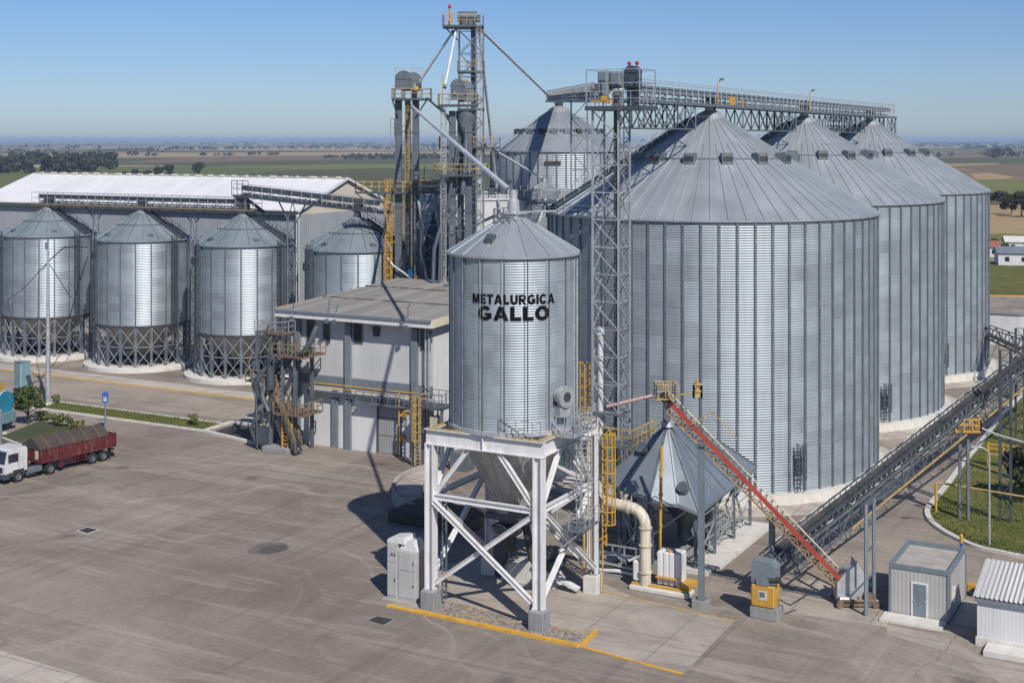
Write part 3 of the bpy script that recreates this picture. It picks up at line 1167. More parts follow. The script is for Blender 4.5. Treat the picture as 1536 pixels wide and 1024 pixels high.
for i in range(15):
    q = 2 * PI * (i + .35) / 15
    zz = SE + sl_ * (SR + .22 - vr)
    m = MB()
    up = V((math.cos(q), math.sin(q), 0))
    sd = V((-math.sin(q), math.cos(q), 0))
    c = pol(vr + .1, q, zz + .30)
    m.xprism([(-.45, -.55), (.62, -.75), (.62, .12), (.35, .3), (-.45, .3)], c - sd * .5, up, Z, sd, 1.0)
    v = m.build('roof_vent', 'steel_mid', roof)
    m = MB()
    m.frame(c + up * .64 + Z * -.2, up, sd, Z, .03, .85, .42)
    m.build('opening', 'steel_black', v)
rib = MB()
rib.frame(V((SR + .06, 0, (SE - .2 + .95) / 2)), V((1, 0, 0)), V((0, 1, 0)), Z, .13, .20, SE - .2 - .95)
rib0 = rib.build('stiffener', 'steel_mid', s_big)
for i in range(1, 64):
    if math.sin(2 * PI * i / 64) > .55:
        continue                                   # the side nobody sees
    c = rib0.copy()
    COL.objects.link(c)
    c.parent = s_big
    c.rotation_euler = (0, 0, 2 * PI * i / 64)
m = MB()
a, b, sd = stair_on_roof(m, SR, SE, 1.3, SA, R(190), 1.3)
m.build('roof_stair', 'navy', s_big)
m = MB()
for k in (-1, 1):
    m.rail([a + sd * .68 * k, b + sd * .68 * k], 1.0, 1.6, .028)
m.build('stair_railing', 'steel_galv', s_big)
m = MB()
q0 = R(183)
pts = [pol(SR + .4, q0 + R(i * 4.5), SE + .1) for i in range(12)]
m.rail(pts, .8, 2.0, .025)
m.build('eave_railing', 'steel_galv', s_big)
# wall hatch with caged ladder low on the right of the wall
qh = math.atan2(-1, .36)
m = MB()
o_, t_ = V((math.cos(qh), math.sin(qh), 0)), V((-math.sin(qh), math.cos(qh), 0))
m.frame(o_ * (SR + .1) + Z * 3.1, o_, t_, Z, .16, .9, 1.3)
m.build('hatch', 'steel_mid', s_big)
m = MB()
m.ladder(o_ * (SR + .45) + Z * 1, o_ * (SR + .45) + Z * 5.0, t_, .6, .035, .32)
m.cage(o_ * (SR + .45) + Z * 2.2, o_ * (SR + .45) + Z * 5.0, t_, o_, .42, .04, .6)
m.build('ladder', 'steel_dark', s_big)
big2 = dup(s_big, S2, 0, 'middle of the three large corrugated silos under the long gallery')
big3 = dup(s_big, S3, 0, 'rearmost of the three large corrugated silos, nearest the white hut')

# --- left hopper silos on legs
LR, LZ, LE, LA = 6.25, 5.8, 16.9, 20.3
LC = [V((-65.0, 187.2, 0)), V((-49.6, 179.0, 0)), V((-34.25, 170.8, 0)), V((-18.9, 163.0, 0))]
sl1 = thing('hopper_silo', 'hopper silo on legs crossed by black cables, behind the tall lamp post', 'silo', LC[0], GA, 'small hopper silos on legs along the warehouse')
m = MB()
m.lathe([(LR + 1.35, 0), (LR + 1.35, .5), (LR + 1.2, .55), (LR - 1.4, .55)], 72)
m.build('base_ring', 'concrete_pale', sl1)
m = MB()
m.lathe(corr(LR, LZ, LE, .21, .030), 120)
m.build('wall', 'galv_left', sl1, recalc=False, sharp=0)
roof = roof_mesh(LR, LE, .8, LA, 20, .05, .25).build('roof', 'roof_left', sl1)
m = MB()
m.lathe([(.85, LA - .15), (.85, LA + .15), (.5, LA + .3), (.45, LA + .9)], 24)
m.build('peak_cap', 'steel_galv', roof)
m = MB()
sll = (LA - LE) / (LR + .25 - .8)
for i in range(20):
    q = 2 * PI * (i + .5) / 20
    m.beam(pol(LR + .2, q, LE + .12), pol(1.0, q, LE + sll * (LR + .25 - 1.0) + .14), .05, .05)
m.build('seam', 'steel_mid', roof)
m = MB()
m.lathe([(3.5, LE + sll * (LR + .25 - 3.5) + .01), (3.5, LE + sll * (LR + .25 - 3.5) + .07), (3.42, LE + sll * (LR + .25 - 3.42) + .09)], 48)
m.build('hoop', 'steel_dark', roof)
for q in (R(-150), R(-35), R(-100)):
    m = MB()
    c = pol(LR - .9, q, LE + .55)
    u_, s_ = V((math.cos(q), math.sin(q), 0)), V((-math.sin(q), math.cos(q), 0))
    m.xprism([(-.3, -.2), (.35, -.5), (.35, .1), (.2, .28), (-.3, .28)], c - s_ * .35, u_, Z, s_, .7)
    m.build('roof_vent', 'steel_dark', roof)
m = MB()
m.lathe([(LR + .03, LZ - .18), (LR + .13, LZ - .18), (LR + .13, LZ + .1), (LR + .03, LZ + .1)], 80)
m.build('ring_beam', 'steel_black', sl1)
m = MB()
m.lathe([(LR - .05, LZ - .05), (.55, 1.25), (.5, .75)], 40)
for i in range(20):
    q = 2 * PI * i / 20
    m.beam(pol(LR - .05, q, LZ - .05), pol(.6, q, 1.25), .06, .05)
m.build('hopper', 'hopper_metal', sl1)
m = MB()
m.hbeam((LR, 0, .55), (LR, 0, LZ - .18), .30, .30, .05, (1, 0, 0))
leg0 = m.build('leg', 'steel_mid', sl1)
m = MB()
m.frame(V((LR + .07, 0, (LE + LZ) / 2)), V((1, 0, 0)), V((0, 1, 0)), Z, .12, .16, LE - LZ - .2)
st0 = m.build('stiffener', 'steel_mid', sl1)
for i in range(1, 20):
    for src in (leg0, st0):
        c = src.copy()
        COL.objects.link(c)
        c.parent = sl1
        c.rotation_euler = (0, 0, 2 * PI * i / 20)
m = MB()
for i in range(20):
    q, q2 = 2 * PI * i / 20, 2 * PI * (i + 1) / 20
    zz = (.6, 3.1, LZ - .2)
    for k in range(2):
        m.beam(pol(LR + .02, q, zz[k]), pol(LR + .02, q2, zz[k + 1]), .06)
        m.beam(pol(LR + .08, q2, zz[k]), pol(LR + .08, q, zz[k + 1]), .06)
    m.beam(pol(LR - .05, q, 3.1), pol(LR - .05, q2, 3.1), .07)
m.build('bracing', 'steel_galv', sl1)
qs = R(-22) - GA
m = MB()
a, b, sd = stair_on_roof(m, LR, LE, .8, LA, qs, .9, lip=.25)
m.build('roof_stair', 'steel_dark', sl1)
m = MB()
for k in (-1, 1):
    m.rail([a + sd * .48 * k, b + sd * .48 * k], .9, 1.2, .026)
m.build('stair_railing', 'steel_dark', sl1)
for q in (R(-38) - GA, R(-140) - GA):
    o_, t_ = V((math.cos(q), math.sin(q), 0)), V((-math.sin(q), math.cos(q), 0))
    m = MB()
    m.ladder(o_ * (LR + .3) + Z * 2.5, o_ * (LR + .3) + Z * (LE + .6), t_, .5, .035, .4)
    m.cage(o_ * (LR + .3) + Z * 5, o_ * (LR + .3) + Z * (LE + .6), t_, o_, .4, .04, 1.0)
    m.build('ladder', 'steel_dark', sl1)
m = MB()
q = R(-160) - GA
o_, t_ = V((math.cos(q), math.sin(q), 0)), V((-math.sin(q), math.cos(q), 0))
m.frame(o_ * (LR + .25) + Z * (LE - 2.2), o_, t_, Z, .3, .9, .9)
m.build('control_box', 'steel_black', sl1)
m = MB()
m.lathe([(.45, .6), (.45, .85)], 16)
m.bb(-.5, .5, -1.6, 1.6, .56, .85)
m.build('discharge_gate', 'steel_dark', sl1)
dup(sl1, LC[1], GA, 'hopper silo on legs standing next to the one behind the lamp post')
dup(sl1, LC[2], GA, 'hopper silo on legs third in the row, under the gallery junction')
dup(sl1, LC[3], GA, 'partly hidden hopper silo between the warehouse and the yellow ladder')

# --- rear tall silo, white tank, small bin
T4 = V((6.7, 190.0, 0))
t = thing('grain_silo', 'tall shining silo far back, framed between elevators and lattice tower', 'silo', T4)
R4, E4, A4 = 9.7, 28.5, 34.3
m = MB()
m.lathe([(R4 + .8, 0), (R4 + .8, .8), (R4 - .3, .8)], 64)
m.build('plinth', 'concrete_pale', t)
m = MB()
m.lathe(corr(R4, .8, E4, .3, .028), 128)
m.build('wall', 'galv_back', t, recalc=False, sharp=0)
roof = roof_mesh(R4, E4, 1.2, A4, 48, .05, .25).build('roof', 'roof_back', t)
m = MB()
m.lathe([(1.5, A4 - .3), (1.5, A4 + .05), (.9, A4 + .35), (.4, A4 + .55)], 24)
m.build('peak_cap', 'steel_galv', roof)
m = MB()
sl4 = (A4 - E4) / (R4 + .25 - 1.2)
z4 = E4 + sl4 * (R4 + .25 - 6.1)
m.rail([pol(6.1, 2 * PI * i / 40, z4) for i in range(40)], .45, 1.2, .03, closed=True)
m.build('hoop_railing', 'steel_dark', roof)
for i in range(22):
    q = 2 * PI * i / 22
    m = MB()
    c = pol(6.1, q, z4 + .2)
    u_, s_ = V((math.cos(q), math.sin(q), 0)), V((-math.sin(q), math.cos(q), 0))
    m.xprism([(-.3, -.2), (.4, -.4), (.4, .15), (.2, .32), (-.3, .3)], c - s_ * .4, u_, Z, s_, .8)
    m.build('roof_vent', 'steel_mid' if i % 3 else 'steel_black', roof)
for i in range(48):
    q = 2 * PI * (i + .5) / 48
    if math.sin(q) > .4:
        continue
    m = MB()
    m.frame(pol(R4 + .07, q, (E4 + .6) / 2), pol(1, q), pol(1, q + PI / 2), Z, .12, .16, E4 - 1.0)
    m.build('stiffener', 'steel_mid', t)
m = MB()
q = R(-97)
m.frame(pol(R4 + .1, q, E4 - 1.6), pol(1, q), pol(1, q + PI / 2), Z, .1, 2.2, .5)
m.build('name_plate', 'steel_black', t)

t = thing('storage_tank', 'white round tank behind the bucket elevators', 'tank', (-5.4, 172.2, 0))
m = MB()
m.lathe([(7.35, 12.4), (7.35, 22.5), (7.5, 22.5), (7.5, 22.8), (7.2, 22.8)], 64)
m.lathe([(7.2, 22.75), (.3, 23.6)], 64)
m.build('shell', 'tank_white', t)
m = MB()
m.lathe([(7.33, 0), (7.33, 11.6)], 64)
m.build('lower_shell', 'clad_pale', t)
m = MB()
m.lathe([(7.3, 11.5), (7.55, 11.5), (7.55, 12.5), (7.3, 12.5)], 64)
m.build('ring_beam', 'steel_dark', t)
m = MB()
m.rail([pol(7.3, 2 * PI * i / 36, 22.8) for i in range(36)], 1.2, 1.3, .045, closed=True)
m.rail([pol(7.5, R(180 + i * 10), 12.5) for i in range(19)], 1.2, 1.3, .04)
m.build('railing', 'steel_mid', t)
for i in range(6):
    q = R(200 + i * 28)
    m = MB()
    m.tube(pol(4.5, q, 23), pol(4.5, q, 24.4), .5, 10)
    m.tube(pol(4.5, q, 24.4), pol(5.6, q, 24.8), .3, 10)
    m.build('valve', 'steel_dark', t)
for k in range(3):
    q = R(255 + k * 22)
    m = MB()
    m.path([pol(7.8, q, 0), pol(7.8, q, 20 + k), pol(7.0, q, 23.4), pol(4.0, q, 23.8)], .16, 8)
    m.build('riser_pipe', 'steel_mid', t)

t = thing('grain_bin', 'slim small bin with conical roof in front of the tall rear silo', 'silo', (3.95, 165, 0))
m = MB()
m.lathe(corr(2.95, 0, 22.6, .3, .026), 56)
m.build('wall', 'galv_left', t, recalc=False, sharp=0)
roof = roof_mesh(2.95, 22.6, .35, 24.8, 28, .04, .25).build('roof', 'roof_back', t)
m = MB()
m.lathe([(.4, 24.7), (.4, 25.1), (.2, 25.3)], 16)
m.build('peak_cap', 'steel_galv', roof)
m = MB()
m.lathe([(2.98, 17.4), (3.08, 17.4), (3.08, 17.65), (2.98, 17.65)], 40)
m.build('hoop', 'steel_dark', t)
m = MB()
m.ladder((-2.4, -2.0, 0), (-2.4, -2.0, 24), (1, -1, 0), .5, .035, .4)
m.cage((-2.4, -2.0, 3), (-2.4, -2.0, 24.3), (1, -1, 0), (-1, -1, 0), .42, .04, 1.0)
m.build('ladder', 'steel_galv', t)
m = MB()
m.rail([pol(3.2, R(180 + i * 15), 22.7) for i in range(13)], 1.0, 1.0, .035)
m.build('railing', 'steel_galv', t)

# ---------------------------------------------------------------- lettered hopper silo on white frame
GC = V((.1, 87.1, 0))
g = thing('hopper_silo', 'corrugated silo with black lettering, raised on a white braced steel frame', 'silo', GC, GA)
GR, G0, GE, GP = 4.12, 11.75, 22.75, 25.05
m = MB()
m.lathe(corr(GR, G0, GE, .165, .024), 120)
wall = m.build('wall', 'galv_hopper', g, recalc=False, sharp=0)
roof = roof_mesh(GR, GE, .55, GP, 18, .045, .22).build('roof', 'roof_hopper', g)
m = MB()
m.lathe([(.75, GP - .2), (.75, GP + .12), (.95, GP + .14), (.95, GP + .24), (.42, GP + .3), (.38, GP + 1.0), (.26, GP + 1.1), (.26, GP + 1.7)], 24)
m.beam((0, 0, GP + .22), (2.7, .8, GP + .35), .25, .12)
m.build('peak_cap', 'steel_galv', roof)
m = MB()
q = R(-120) - GA
c = pol(2.9, q, GE + .95)
m.xprism([(-.3, -.25), (.3, -.4), (.35, .1), (.1, .35), (-.3, .25)], c - pol(.25, q + PI / 2), pol(1, q), Z, pol(1, q + PI / 2), .5)
m.tube(c + Z * .3, c + Z * .65 - pol(.15, q + 1), .05, 6)
m.build('roof_vent', 'steel_dark', roof)
m = MB()
m.rail([pol(1.3, R(100 + 20 * i) - GA, GP - .45) for i in range(10)], .9, .9, .025)
m.build('railing', 'steel_galv', roof)
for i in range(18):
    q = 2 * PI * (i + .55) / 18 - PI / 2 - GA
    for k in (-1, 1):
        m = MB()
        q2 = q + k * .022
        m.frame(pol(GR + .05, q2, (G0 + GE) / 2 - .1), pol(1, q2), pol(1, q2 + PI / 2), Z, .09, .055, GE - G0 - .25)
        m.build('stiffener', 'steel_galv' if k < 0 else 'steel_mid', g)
m = MB()
m.lathe([(GR - .02, G0 - .22), (GR + .14, G0 - .22), (GR + .14, G0 + .05), (GR + .02, G0 + .07)], 72)
m.build('ring_beam', 'steel_galv', g)
m = MB()
m.lathe([(GR - .1, G0 - .1), (1.35, 6.7), (1.25, 6.35)], 48)
for i in range(16):
    q = 2 * PI * i / 16
    m.beam(pol(GR - .1, q, G0 - .1), pol(1.36, q, 6.7), .05, .05)
m.build('hopper', 'hopper_metal', g)
m = MB()
m.lathe([(1.25, 6.3), (1.7, 6.25), (1.7, 6.05), (1.3, 6.0), (1.15, 5.3), (.6, 4.9)], 24)
m.bb(-1.9, 1.9, -.45, .45, 5.2, 5.55)
m.bb(-.9, .9, -1.5, -.5, 4.6, 5.1)
m.build('discharge_gate', 'steel_dark', g)
m = MB()
m.tube((-.2, 0, 5.0), (-.2, 0, 3.2), .45, 14, .3)
m.tube((.7, .4, 4.8), (1.1, .6, 2.6), .28, 10)
m.build('spout', 'steel_black', g)
HB = 3.9
CN = [(-HB, -HB), (HB, -HB), (HB, HB), (-HB, HB)]
for (x, y) in CN:
    m = MB()
    m.cbox(x - .52, x + .52, y - .52, y + .52, -.05, 1.2, .05)
    pl = m.build('footing', 'concrete_grey' if y < 0 else 'concrete_pale', g)
    m = MB()
    m.bb(x - .42, x + .42, y - .42, y + .42, 1.2, 1.25)
    for i in (-1, 1):
        for j in (-1, 1):
            m.tube((x + .34 * i, y + .34 * j, 1.25), (x + .34 * i, y + .34 * j, 1.34), .04, 6)
    m.build('base_plate', 'steel_galv', pl)
    m = MB()
    m.hbeam((x, y, 1.25), (x, y, 10.5), .62, .62, .08, (1, 0, 0))
    m.build('post', 'white_steel', g)
for k in range(4):
    a, b = CN[k], CN[(k + 1) % 4]
    a, b = V((a[0], a[1], 0)), V((b[0], b[1], 0))
    d = (b - a).normalized()
    n = V((d.y, -d.x, 0))
    m = MB()
    e = .37 if k % 2 == 0 else -.37
    m.hbeam(a - d * e + Z * 11.02, b + d * e + Z * 11.02, .5, 1.0, .06)
    for s in (.5,):
        p = a + (b - a) * s
        m.frame(p + Z * 11.02, d, n, Z, .05, .44, .88)
    rb = m.build('ring_girder', 'white_steel', g)
    m = MB()
    m.frame((a + b) / 2 + Z * 11.535, d, n, Z, (b - a).length + 2 * e - .02, .42, .02)
    m.build('top_flange', 'yellow_rail', rb)
    m = MB()
    m.hbeam(a + d * .32 + Z * 7.2, b - d * .32 + Z * 7.2, .32, .34, .04)
    m.build('strut', 'white_steel', g)
    mid = (a + b) / 2
    for (p, q_) in ((a + d * .35 + Z * 7.4, mid - d * 1.05 + Z * 10.55), (b - d * .35 + Z * 7.4, mid + d * 1.05 + Z * 10.55),
                    (a + d * .35 + Z * 1.7, b - d * .35 + Z * 6.95)):
        m = MB()
        m.hbeam(p, q_, .26, .30, .045, n.cross(q_ - p))
        m.build('brace', 'white_steel', g)
    m = MB()
    p, q_ = b - d * .35 + Z * 1.7, a + d * .35 + Z * 6.95
    m.hbeam(p + n * .28, q_ + n * .28, .26, .30, .045, n.cross(q_ - p))
    m.build('brace', 'white_steel', g)
# infill grating between ring girder and shell corners
# fan, caged ladder, landing on the right-hand side
qf = math.atan2(-1, .95) - GA
o_, t_ = pol(1, qf), pol(1, qf + PI / 2)
m = MB()
c = o_ * (GR + .55) + Z * 13.9
m.tube(c - o_ * .5, c - o_ * .1, .5, 24)
m.tube(c - o_ * .1, c + o_ * .2, .68, 28)
m.frame(c - o_ * .3 - Z * .9, o_, t_, Z, .7, .9, .7)
fn = m.build('fan', 'steel_galv', g)
m = MB()
m.tube(c + o_ * .2, c + o_ * .24, .3, 20)
m.build('fan_inlet', 'steel_black', fn)
m = MB()
pf = [V((HB + .3, -2.2, 11.6)), V((HB + 1.5, -2.2, 11.6)), V((HB + 1.5, 1.2, 11.6)), V((HB + .3, 1.2, 11.6))]
m.bb(HB + .3, HB + 1.5, -2.2, 1.2, 11.5, 11.58)
m.build('landing', 'steel_galv', g)
m = MB()
m.rail(pf, 1.2, .8, .03)
m.build('railing', 'steel_galv', g)
m = MB()
m.rail([V((1.2, -HB - .2, 11.6)), V((HB + .2, -HB - .2, 11.6))], 1.1, .6, .025)
m.build('railing', 'steel_galv', g)
m = MB()
lx = V((HB + .9, -.2, 0))
m.ladder(lx + Z * 5.6, lx + Z * 12.6, (0, 1, 0), .6, .03, .32)
m.cage(lx + Z * 6.2, lx + Z * 12.8, (0, 1, 0), (1, 0, 0), .55, .04, .55)
m.build('ladder', 'steel_galv', g)
m = MB()
m.bb(HB + .1, HB + 1.7, -1.6, 1.2, 5.5, 5.58)
m.build('landing', 'steel_mid', g)
m = MB()
m.rail([V((HB + .1, -1.6, 5.58)), V((HB + 1.7, -1.6, 5.58)), V((HB + 1.7, 1.2, 5.58))], 1.1, .7, .025)
for s in (-1.4, 1.0):
    m.beam((HB + 1.6, s, 5.5), (HB + .1, s, 4.2), .08)
m.build('railing', 'steel_galv', g)
m = MB()
p = V((HB + .75, HB + .2, 0))
m.ladder(p + Z * 3.0, p + Z * 10.6, (0, 1, 0), .6, .04, .35)
m.cage(p + Z * 4.6, p + Z * 10.6, (0, 1, 0), (1, 0, 0), .45, .05, .8)
m.tube(p + Z * .1 - V((0, .3, 0)), p + Z * 3.0 - V((0, .3, 0)), .05, 6)
m.build('ladder', 'yellow', g)
m = MB()
for s in (.42, -.42):
    m.tube(V((-HB + .62, -HB + .6 + s * .5, .4)), V((-HB + .62, -HB + .6 + s * .5, 7)), .05, 6)
m.ladder((-HB + .55, -HB + .75, .6), (-HB + .55, -HB + .75, 7.1), (0, 1, 0), .5, .03, .35)
m.build('conduit', 'steel_mid', g)
m = MB()
m.tube((HB + .05, HB - .45, 1.25), (HB + .05, HB - .45, 10.4), .06, 6)
m.tube((HB - .45, HB - .45, 1.25), (HB - .45, HB - .45, 6.5), .09, 8)
m.build('cable_pipe', 'yellow_rail', g)


def ring(cx, cy, ro, so, ri, si, a0, a1, n=22):
    out = []
    for i in range(n):
        p, q = R(a0 + (a1 - a0) * i / n), R(a0 + (a1 - a0) * (i + 1) / n)
        out.append([(cx + ro * math.cos(p), cy + so * math.sin(p)), (cx + ro * math.cos(q), cy + so * math.sin(q)),
                    (cx + ri * math.cos(q), cy + si * math.sin(q)), (cx + ri * math.cos(p), cy + si * math.sin(p))])
    return out


def bx(x0, x1, y0, y1):
    return [(x0, y0), (x1, y0), (x1, y1), (x0, y1)]


B_, H_ = .30, .235
GLYPH = {
    'M': (1.04, [[(0, 0), (.27, 0), (.27, .62), (.27, 1), (0, 1)], [(.27, .62), (.41, 0), (.52, 0), (.52, .36), (.37, 1), (.27, 1)],
                 [(.52, 0), (.63, 0), (.77, .62), (.77, 1), (.67, 1), (.52, .36)], [(.77, 0), (1.04, 0), (1.04, 1), (.77, 1), (.77, .62)]]),
    'E': (.76, [bx(0, B_, 0, 1), bx(B_, .76, 0, H_), bx(B_, .70, .39, .61), bx(B_, .74, 1 - H_, 1)]),
    'T': (.82, [bx(0, .82, 1 - H_, 1), bx(.26, .56, 0, 1 - H_)]),
    'A': (1.04, [[(0, 0), (.31, 0), (.375, .2), (.437, .41), (.52, .69), (.52, 1), (.36, 1)], [(1.04, 0), (.68, 1), (.52, 1), (.52, .69), (.603, .41), (.665, .2), (.73, 0)],
                 [(.375, .2), (.665, .2), (.603, .41), (.437, .41)]]),
    'L': (.74, [bx(0, B_, 0, 1), bx(B_, .74, 0, H_ + .01)]),
    'I': (B_, [bx(0, B_, 0, 1)]),
    'O': (1.04, ring(.52, .5, .52, .52, .215, .27, 0, 360, 40)),
    'C': (.98, ring(.50, .5, .50, .52, .205, .27, 40, 320, 30)),
    'G': (1.02, ring(.52, .5, .52, .52, .215, .27, 40, 318, 30) + [[(.68, .319), (.906, .152), (1.0, .1), (1.0, .54), (.52, .54), (.52, .345), (.68, .345)]]),
    'U': (.90, [bx(0, B_, .38, 1), bx(.60, .90, .38, 1)] + ring(.45, .38, .45, .40, .15, .15, 180, 360, 18)),
    'R': (.94, [bx(0, B_, 0, 1), bx(B_, .54, 1 - H_ + .03, 1), bx(B_, .54, .36, .57)] + ring(.54, .68, .34, .32, .09, .11, -90, 90, 16) +
          [[(.34, .355), (.60, .355), (.97, 0), (.65, 0)]]),
}


def text_mesh(body, width, height, off):
    gap = .10
    tot = sum(GLYPH[c][0] for c in body) + gap * (len(body) - 1)
    x, bm = 0, bmesh.new()
    for c in body:
        w_, polys = GLYPH[c]
        for pl in polys:
            bm.faces.new([bm.verts.new((((x + p[0]) / tot - .5) * width, p[1] * height, 0)) for p in pl])
        x += w_ + gap
    bmesh.ops.triangulate(bm, faces=bm.faces[:])
    for k in range(-14, 15):
        geom = bm.verts[:] + bm.edges[:] + bm.faces[:]
        bmesh.ops.bisect_plane(bm, geom=geom, plane_co=(k * width / 28, 0, 0), plane_no=(1, 0, 0))
    me = bpy.data.meshes.new('lettering')
    bm.to_mesh(me)
    bm.free()
    return me


RIBQ = [2 * PI * (i + .55) / 18 - PI / 2 - GA + k * .022 for i in range(18) for k in (-1, 1)]
for body, wdt, hgt, z0, off in (('METALURGICA', 5.55, .62, 19.76, 0), ('GALLO', 4.7, .88, 18.74, 0)):
    q0 = -PI / 2 + .0 - GA
    acc = MB()
    for rr, on_rib in ((GR + .032, False), (GR + .103, True)):
        me = text_mesh(body, wdt, hgt, off)
        if on_rib:
            bm = bmesh.new()
            bm.from_mesh(me)
            cut = [((q - q0 + PI) % (2 * PI) - PI) * rr for q in RIBQ]
            for c in cut:
                for e in (-.03, .03):
                    bmesh.ops.bisect_plane(bm, geom=bm.verts[:] + bm.edges[:] + bm.faces[:], plane_co=(c + e, 0, 0), plane_no=(1, 0, 0))
            dead = [f for f in bm.faces if not any(abs(f.calc_center_median().x - c) < .03 for c in cut)]
            bmesh.ops.delete(bm, geom=dead, context='FACES')
            bm.to_mesh(me)
            bm.free()
        for v in me.vertices:
            q = q0 + v.co.x / rr
            v.co = V((rr * math.cos(q), rr * math.sin(q), z0 + v.co.y))
        acc.add([v.co.copy() for v in me.vertices], [tuple(f.vertices) for f in me.polygons])
        bpy.data.meshes.remove(me)
    acc.build('lettering', 'letter_black', wall, label='black capital letters reading ' + body, recalc=False)
# ---------------------------------------------------------------- lattice tower and top galleries
def lattice(root, cor, z0, z1, n, lw, bw, lm='steel_mid', bm_='steel_mid', xx=False, faces=None, legs=True, name='bracing'):
    """square lattice: four legs as parts, all web members as one bracing part"""
    k = len(cor)
    if legs:
        for c in cor:
            m = MB()
            m.beam(V((c[0], c[1], z0)), V((c[0], c[1], z1)), lw)
            m.build('leg', lm, root)
    m = MB()
    for i in range(k):
        if faces and i not in faces:
            continue
        a, b = cor[i], cor[(i + 1) % k]
        for j in range(n):
            za, zb = z0 + (z1 - z0) * j / n, z0 + (z1 - z0) * (j + 1) / n
            m.beam(V((a[0], a[1], zb)), V((b[0], b[1], zb)), bw)
            m.beam(V((a[0], a[1], zb)), V((b[0], b[1], za)), bw)
            if xx:
                m.beam(V((a[0], a[1], za)), V((b[0], b[1], zb)), bw)
    m.build(name, bm_, root)


def head(m, c, w, r, h, ax, ay):
    """elevator head: flat sides, half-round hood"""
    pts = [(-r, -h)] + [(r * math.cos(q), r * math.sin(q)) for q in [PI - PI * i / 14 for i in range(15)]] + [(r, -h)]
    m.xprism(pts[::-1], V(c) - ay * w / 2, ax, Z, ay, w)
    m.xprism([(p[0] * 1.04, p[1] * 1.04) for p in pts[1:-1]][::-1], V(c) - ay * (w / 2 + .05), ax, Z, ay, .1)
    m.xprism([(p[0] * 1.04, p[1] * 1.04) for p in pts[1:-1]][::-1], V(c) + ay * (w / 2 - .05), ax, Z, ay, .1)
    return m


UX, UY = V((1, 0, 0)), V((0, 1, 0))
TW = V((7.8, 104.8, 0))
HT = 1.1
t = thing('lattice_tower', 'tall slim lattice tower standing in front of the nearest large silo', 'tower', TW, GA)
cor = [(-HT, -HT), (HT, -HT), (HT, HT), (-HT, HT)]
lattice(t, cor, .3, 32.3, 15, .14, .075, 'steel_galv', 'steel_galv')
m = MB()
m.cbox(-2.3, 2.3, -2.3, 2.3, 0, .5, .05)
m.build('footing', 'concrete', t)
m = MB()
m.bb(-1.5, 3.2, -1.7, 1.6, 32.3, 32.62)
pf = m.build('platform', 'steel_dark', t)
m = MB()
m.rail([(-1.4, -1.6, 32.62), (3.1, -1.6, 32.62), (3.1, 1.5, 32.62), (-1.4, 1.5, 32.62)], 1.15, .8, .025, closed=True)
for (x, y) in ((-1.4, -1.6), (3.1, -1.6), (3.1, 1.5), (-1.4, 1.5), (.3, -1.6), (1.7, -1.6)):
    m.beam((x, y, 32.6), (x, y, 35.5), .07)
for z in (34.4, 35.45):
    m.rail([(-1.4, -1.6, z - 1), (3.1, -1.6, z - 1), (3.1, 1.5, z - 1), (-1.4, 1.5, z - 1)], 1.0, 8, .028, mid=False, closed=True)
m.build('frame', 'steel_galv', t)
m = MB()
m.cbox(-.75, .15, -1.0, .5, 33.2, 35.4, .1)
m.cbox(.2, 1.1, -.8, .5, 34.1, 35.3, .1)
m.bb(.25, .9, -.6, .4, 32.65, 34.1)
m.build('drive_housing', 'grey_blue', t)
m = MB()
head(m, (1.95, -.2, 35.2), .9, .55, 1.3, UX, UY)
m.bb(1.6, 2.3, -.6, .2, 32.65, 33.9)
m.tube((2.0, -.75, 34.2), (2.8, -.75, 34.2), .3, 14)
eh = m.build('elevator_head', 'navy', t)
for s in (-.33, .33):
    m = MB()
    m.lathe([(.05, 0), (.05, .22), (.13, .24), (.16, .36), (.13, .46), (.02, .52)], 14, (1.95 + s, -.2, 35.6))
    m.build('beacon', 'beacon_red', eh)
m = MB()
m.path([(.4, -1.1, 32.8), (.4, -1.1, 33.5), (.7, -1.1, 33.8), (1.5, -1.0, 33.9)], .14, 8)
m.build('duct', 'spout_galv', t)
m = MB()
m.beam((-.9, -1.66, 33.0), (.9, -1.66, 33.0), .1, .16)
m.bb(-.1, .4, -1.75, -1.6, 33.05, 33.4)
m.build('guard', 'yellow', t)
m = MB()
m.bb(.25, .65, -.1, .3, .5, 32.3)
m.build('leg_casing', 'steel_dark', t)
m = MB()
m.tube((-.6, -.7, .5), (-.6, -.7, 14.8), .22, 12)
m.tube((-.6, -.7, 14.8), (-.6, -.7, 15.3), .32, 12, .25)
m.build('downpipe', 'spout_galv', t)
m = MB()
m.ladder((-1.8, -.6, .5), (-1.8, -.6, 12.4), (0, 1, 0), .9, .045, .45)
m.cage((-1.8, -.6, 4), (-1.8, -.6, 12.4), (0, 1, 0), (-1, 0, 0), .5, .05, .9)
m.build('ladder', 'yellow', t)
m = MB()
m.bb(-1.7, 3.2, -3.0, 1.6, 6.6, 6.85)
m.bb(-1.15, 1.2, -1.2, 1.2, 8.6, 8.75)
m.bb(-1.2, 1.2, -1.0, 1.0, 6.86, 6.9)
m.build('platform', 'steel_mid', t)
m = MB()
m.rail([(-1.6, -2.9, 6.85), (3.1, -2.9, 6.85), (3.1, 1.5, 6.85)], 1.2, .9, .045)
m.build('railing', 'yellow_rail', t)
m = MB()
m.tube((.2, -1.3, 9.3), (3.6, -.3, 10.3), .13, 10)
m.build('hose_boom', 'pink_pipe', t)
m = MB()
m.ladder((.8, 1.2, .5), (.8, 1.2, 33), (1, 0, 0), .5, .03, .4)
m.build('ladder', 'steel_galv', t)
m = MB()
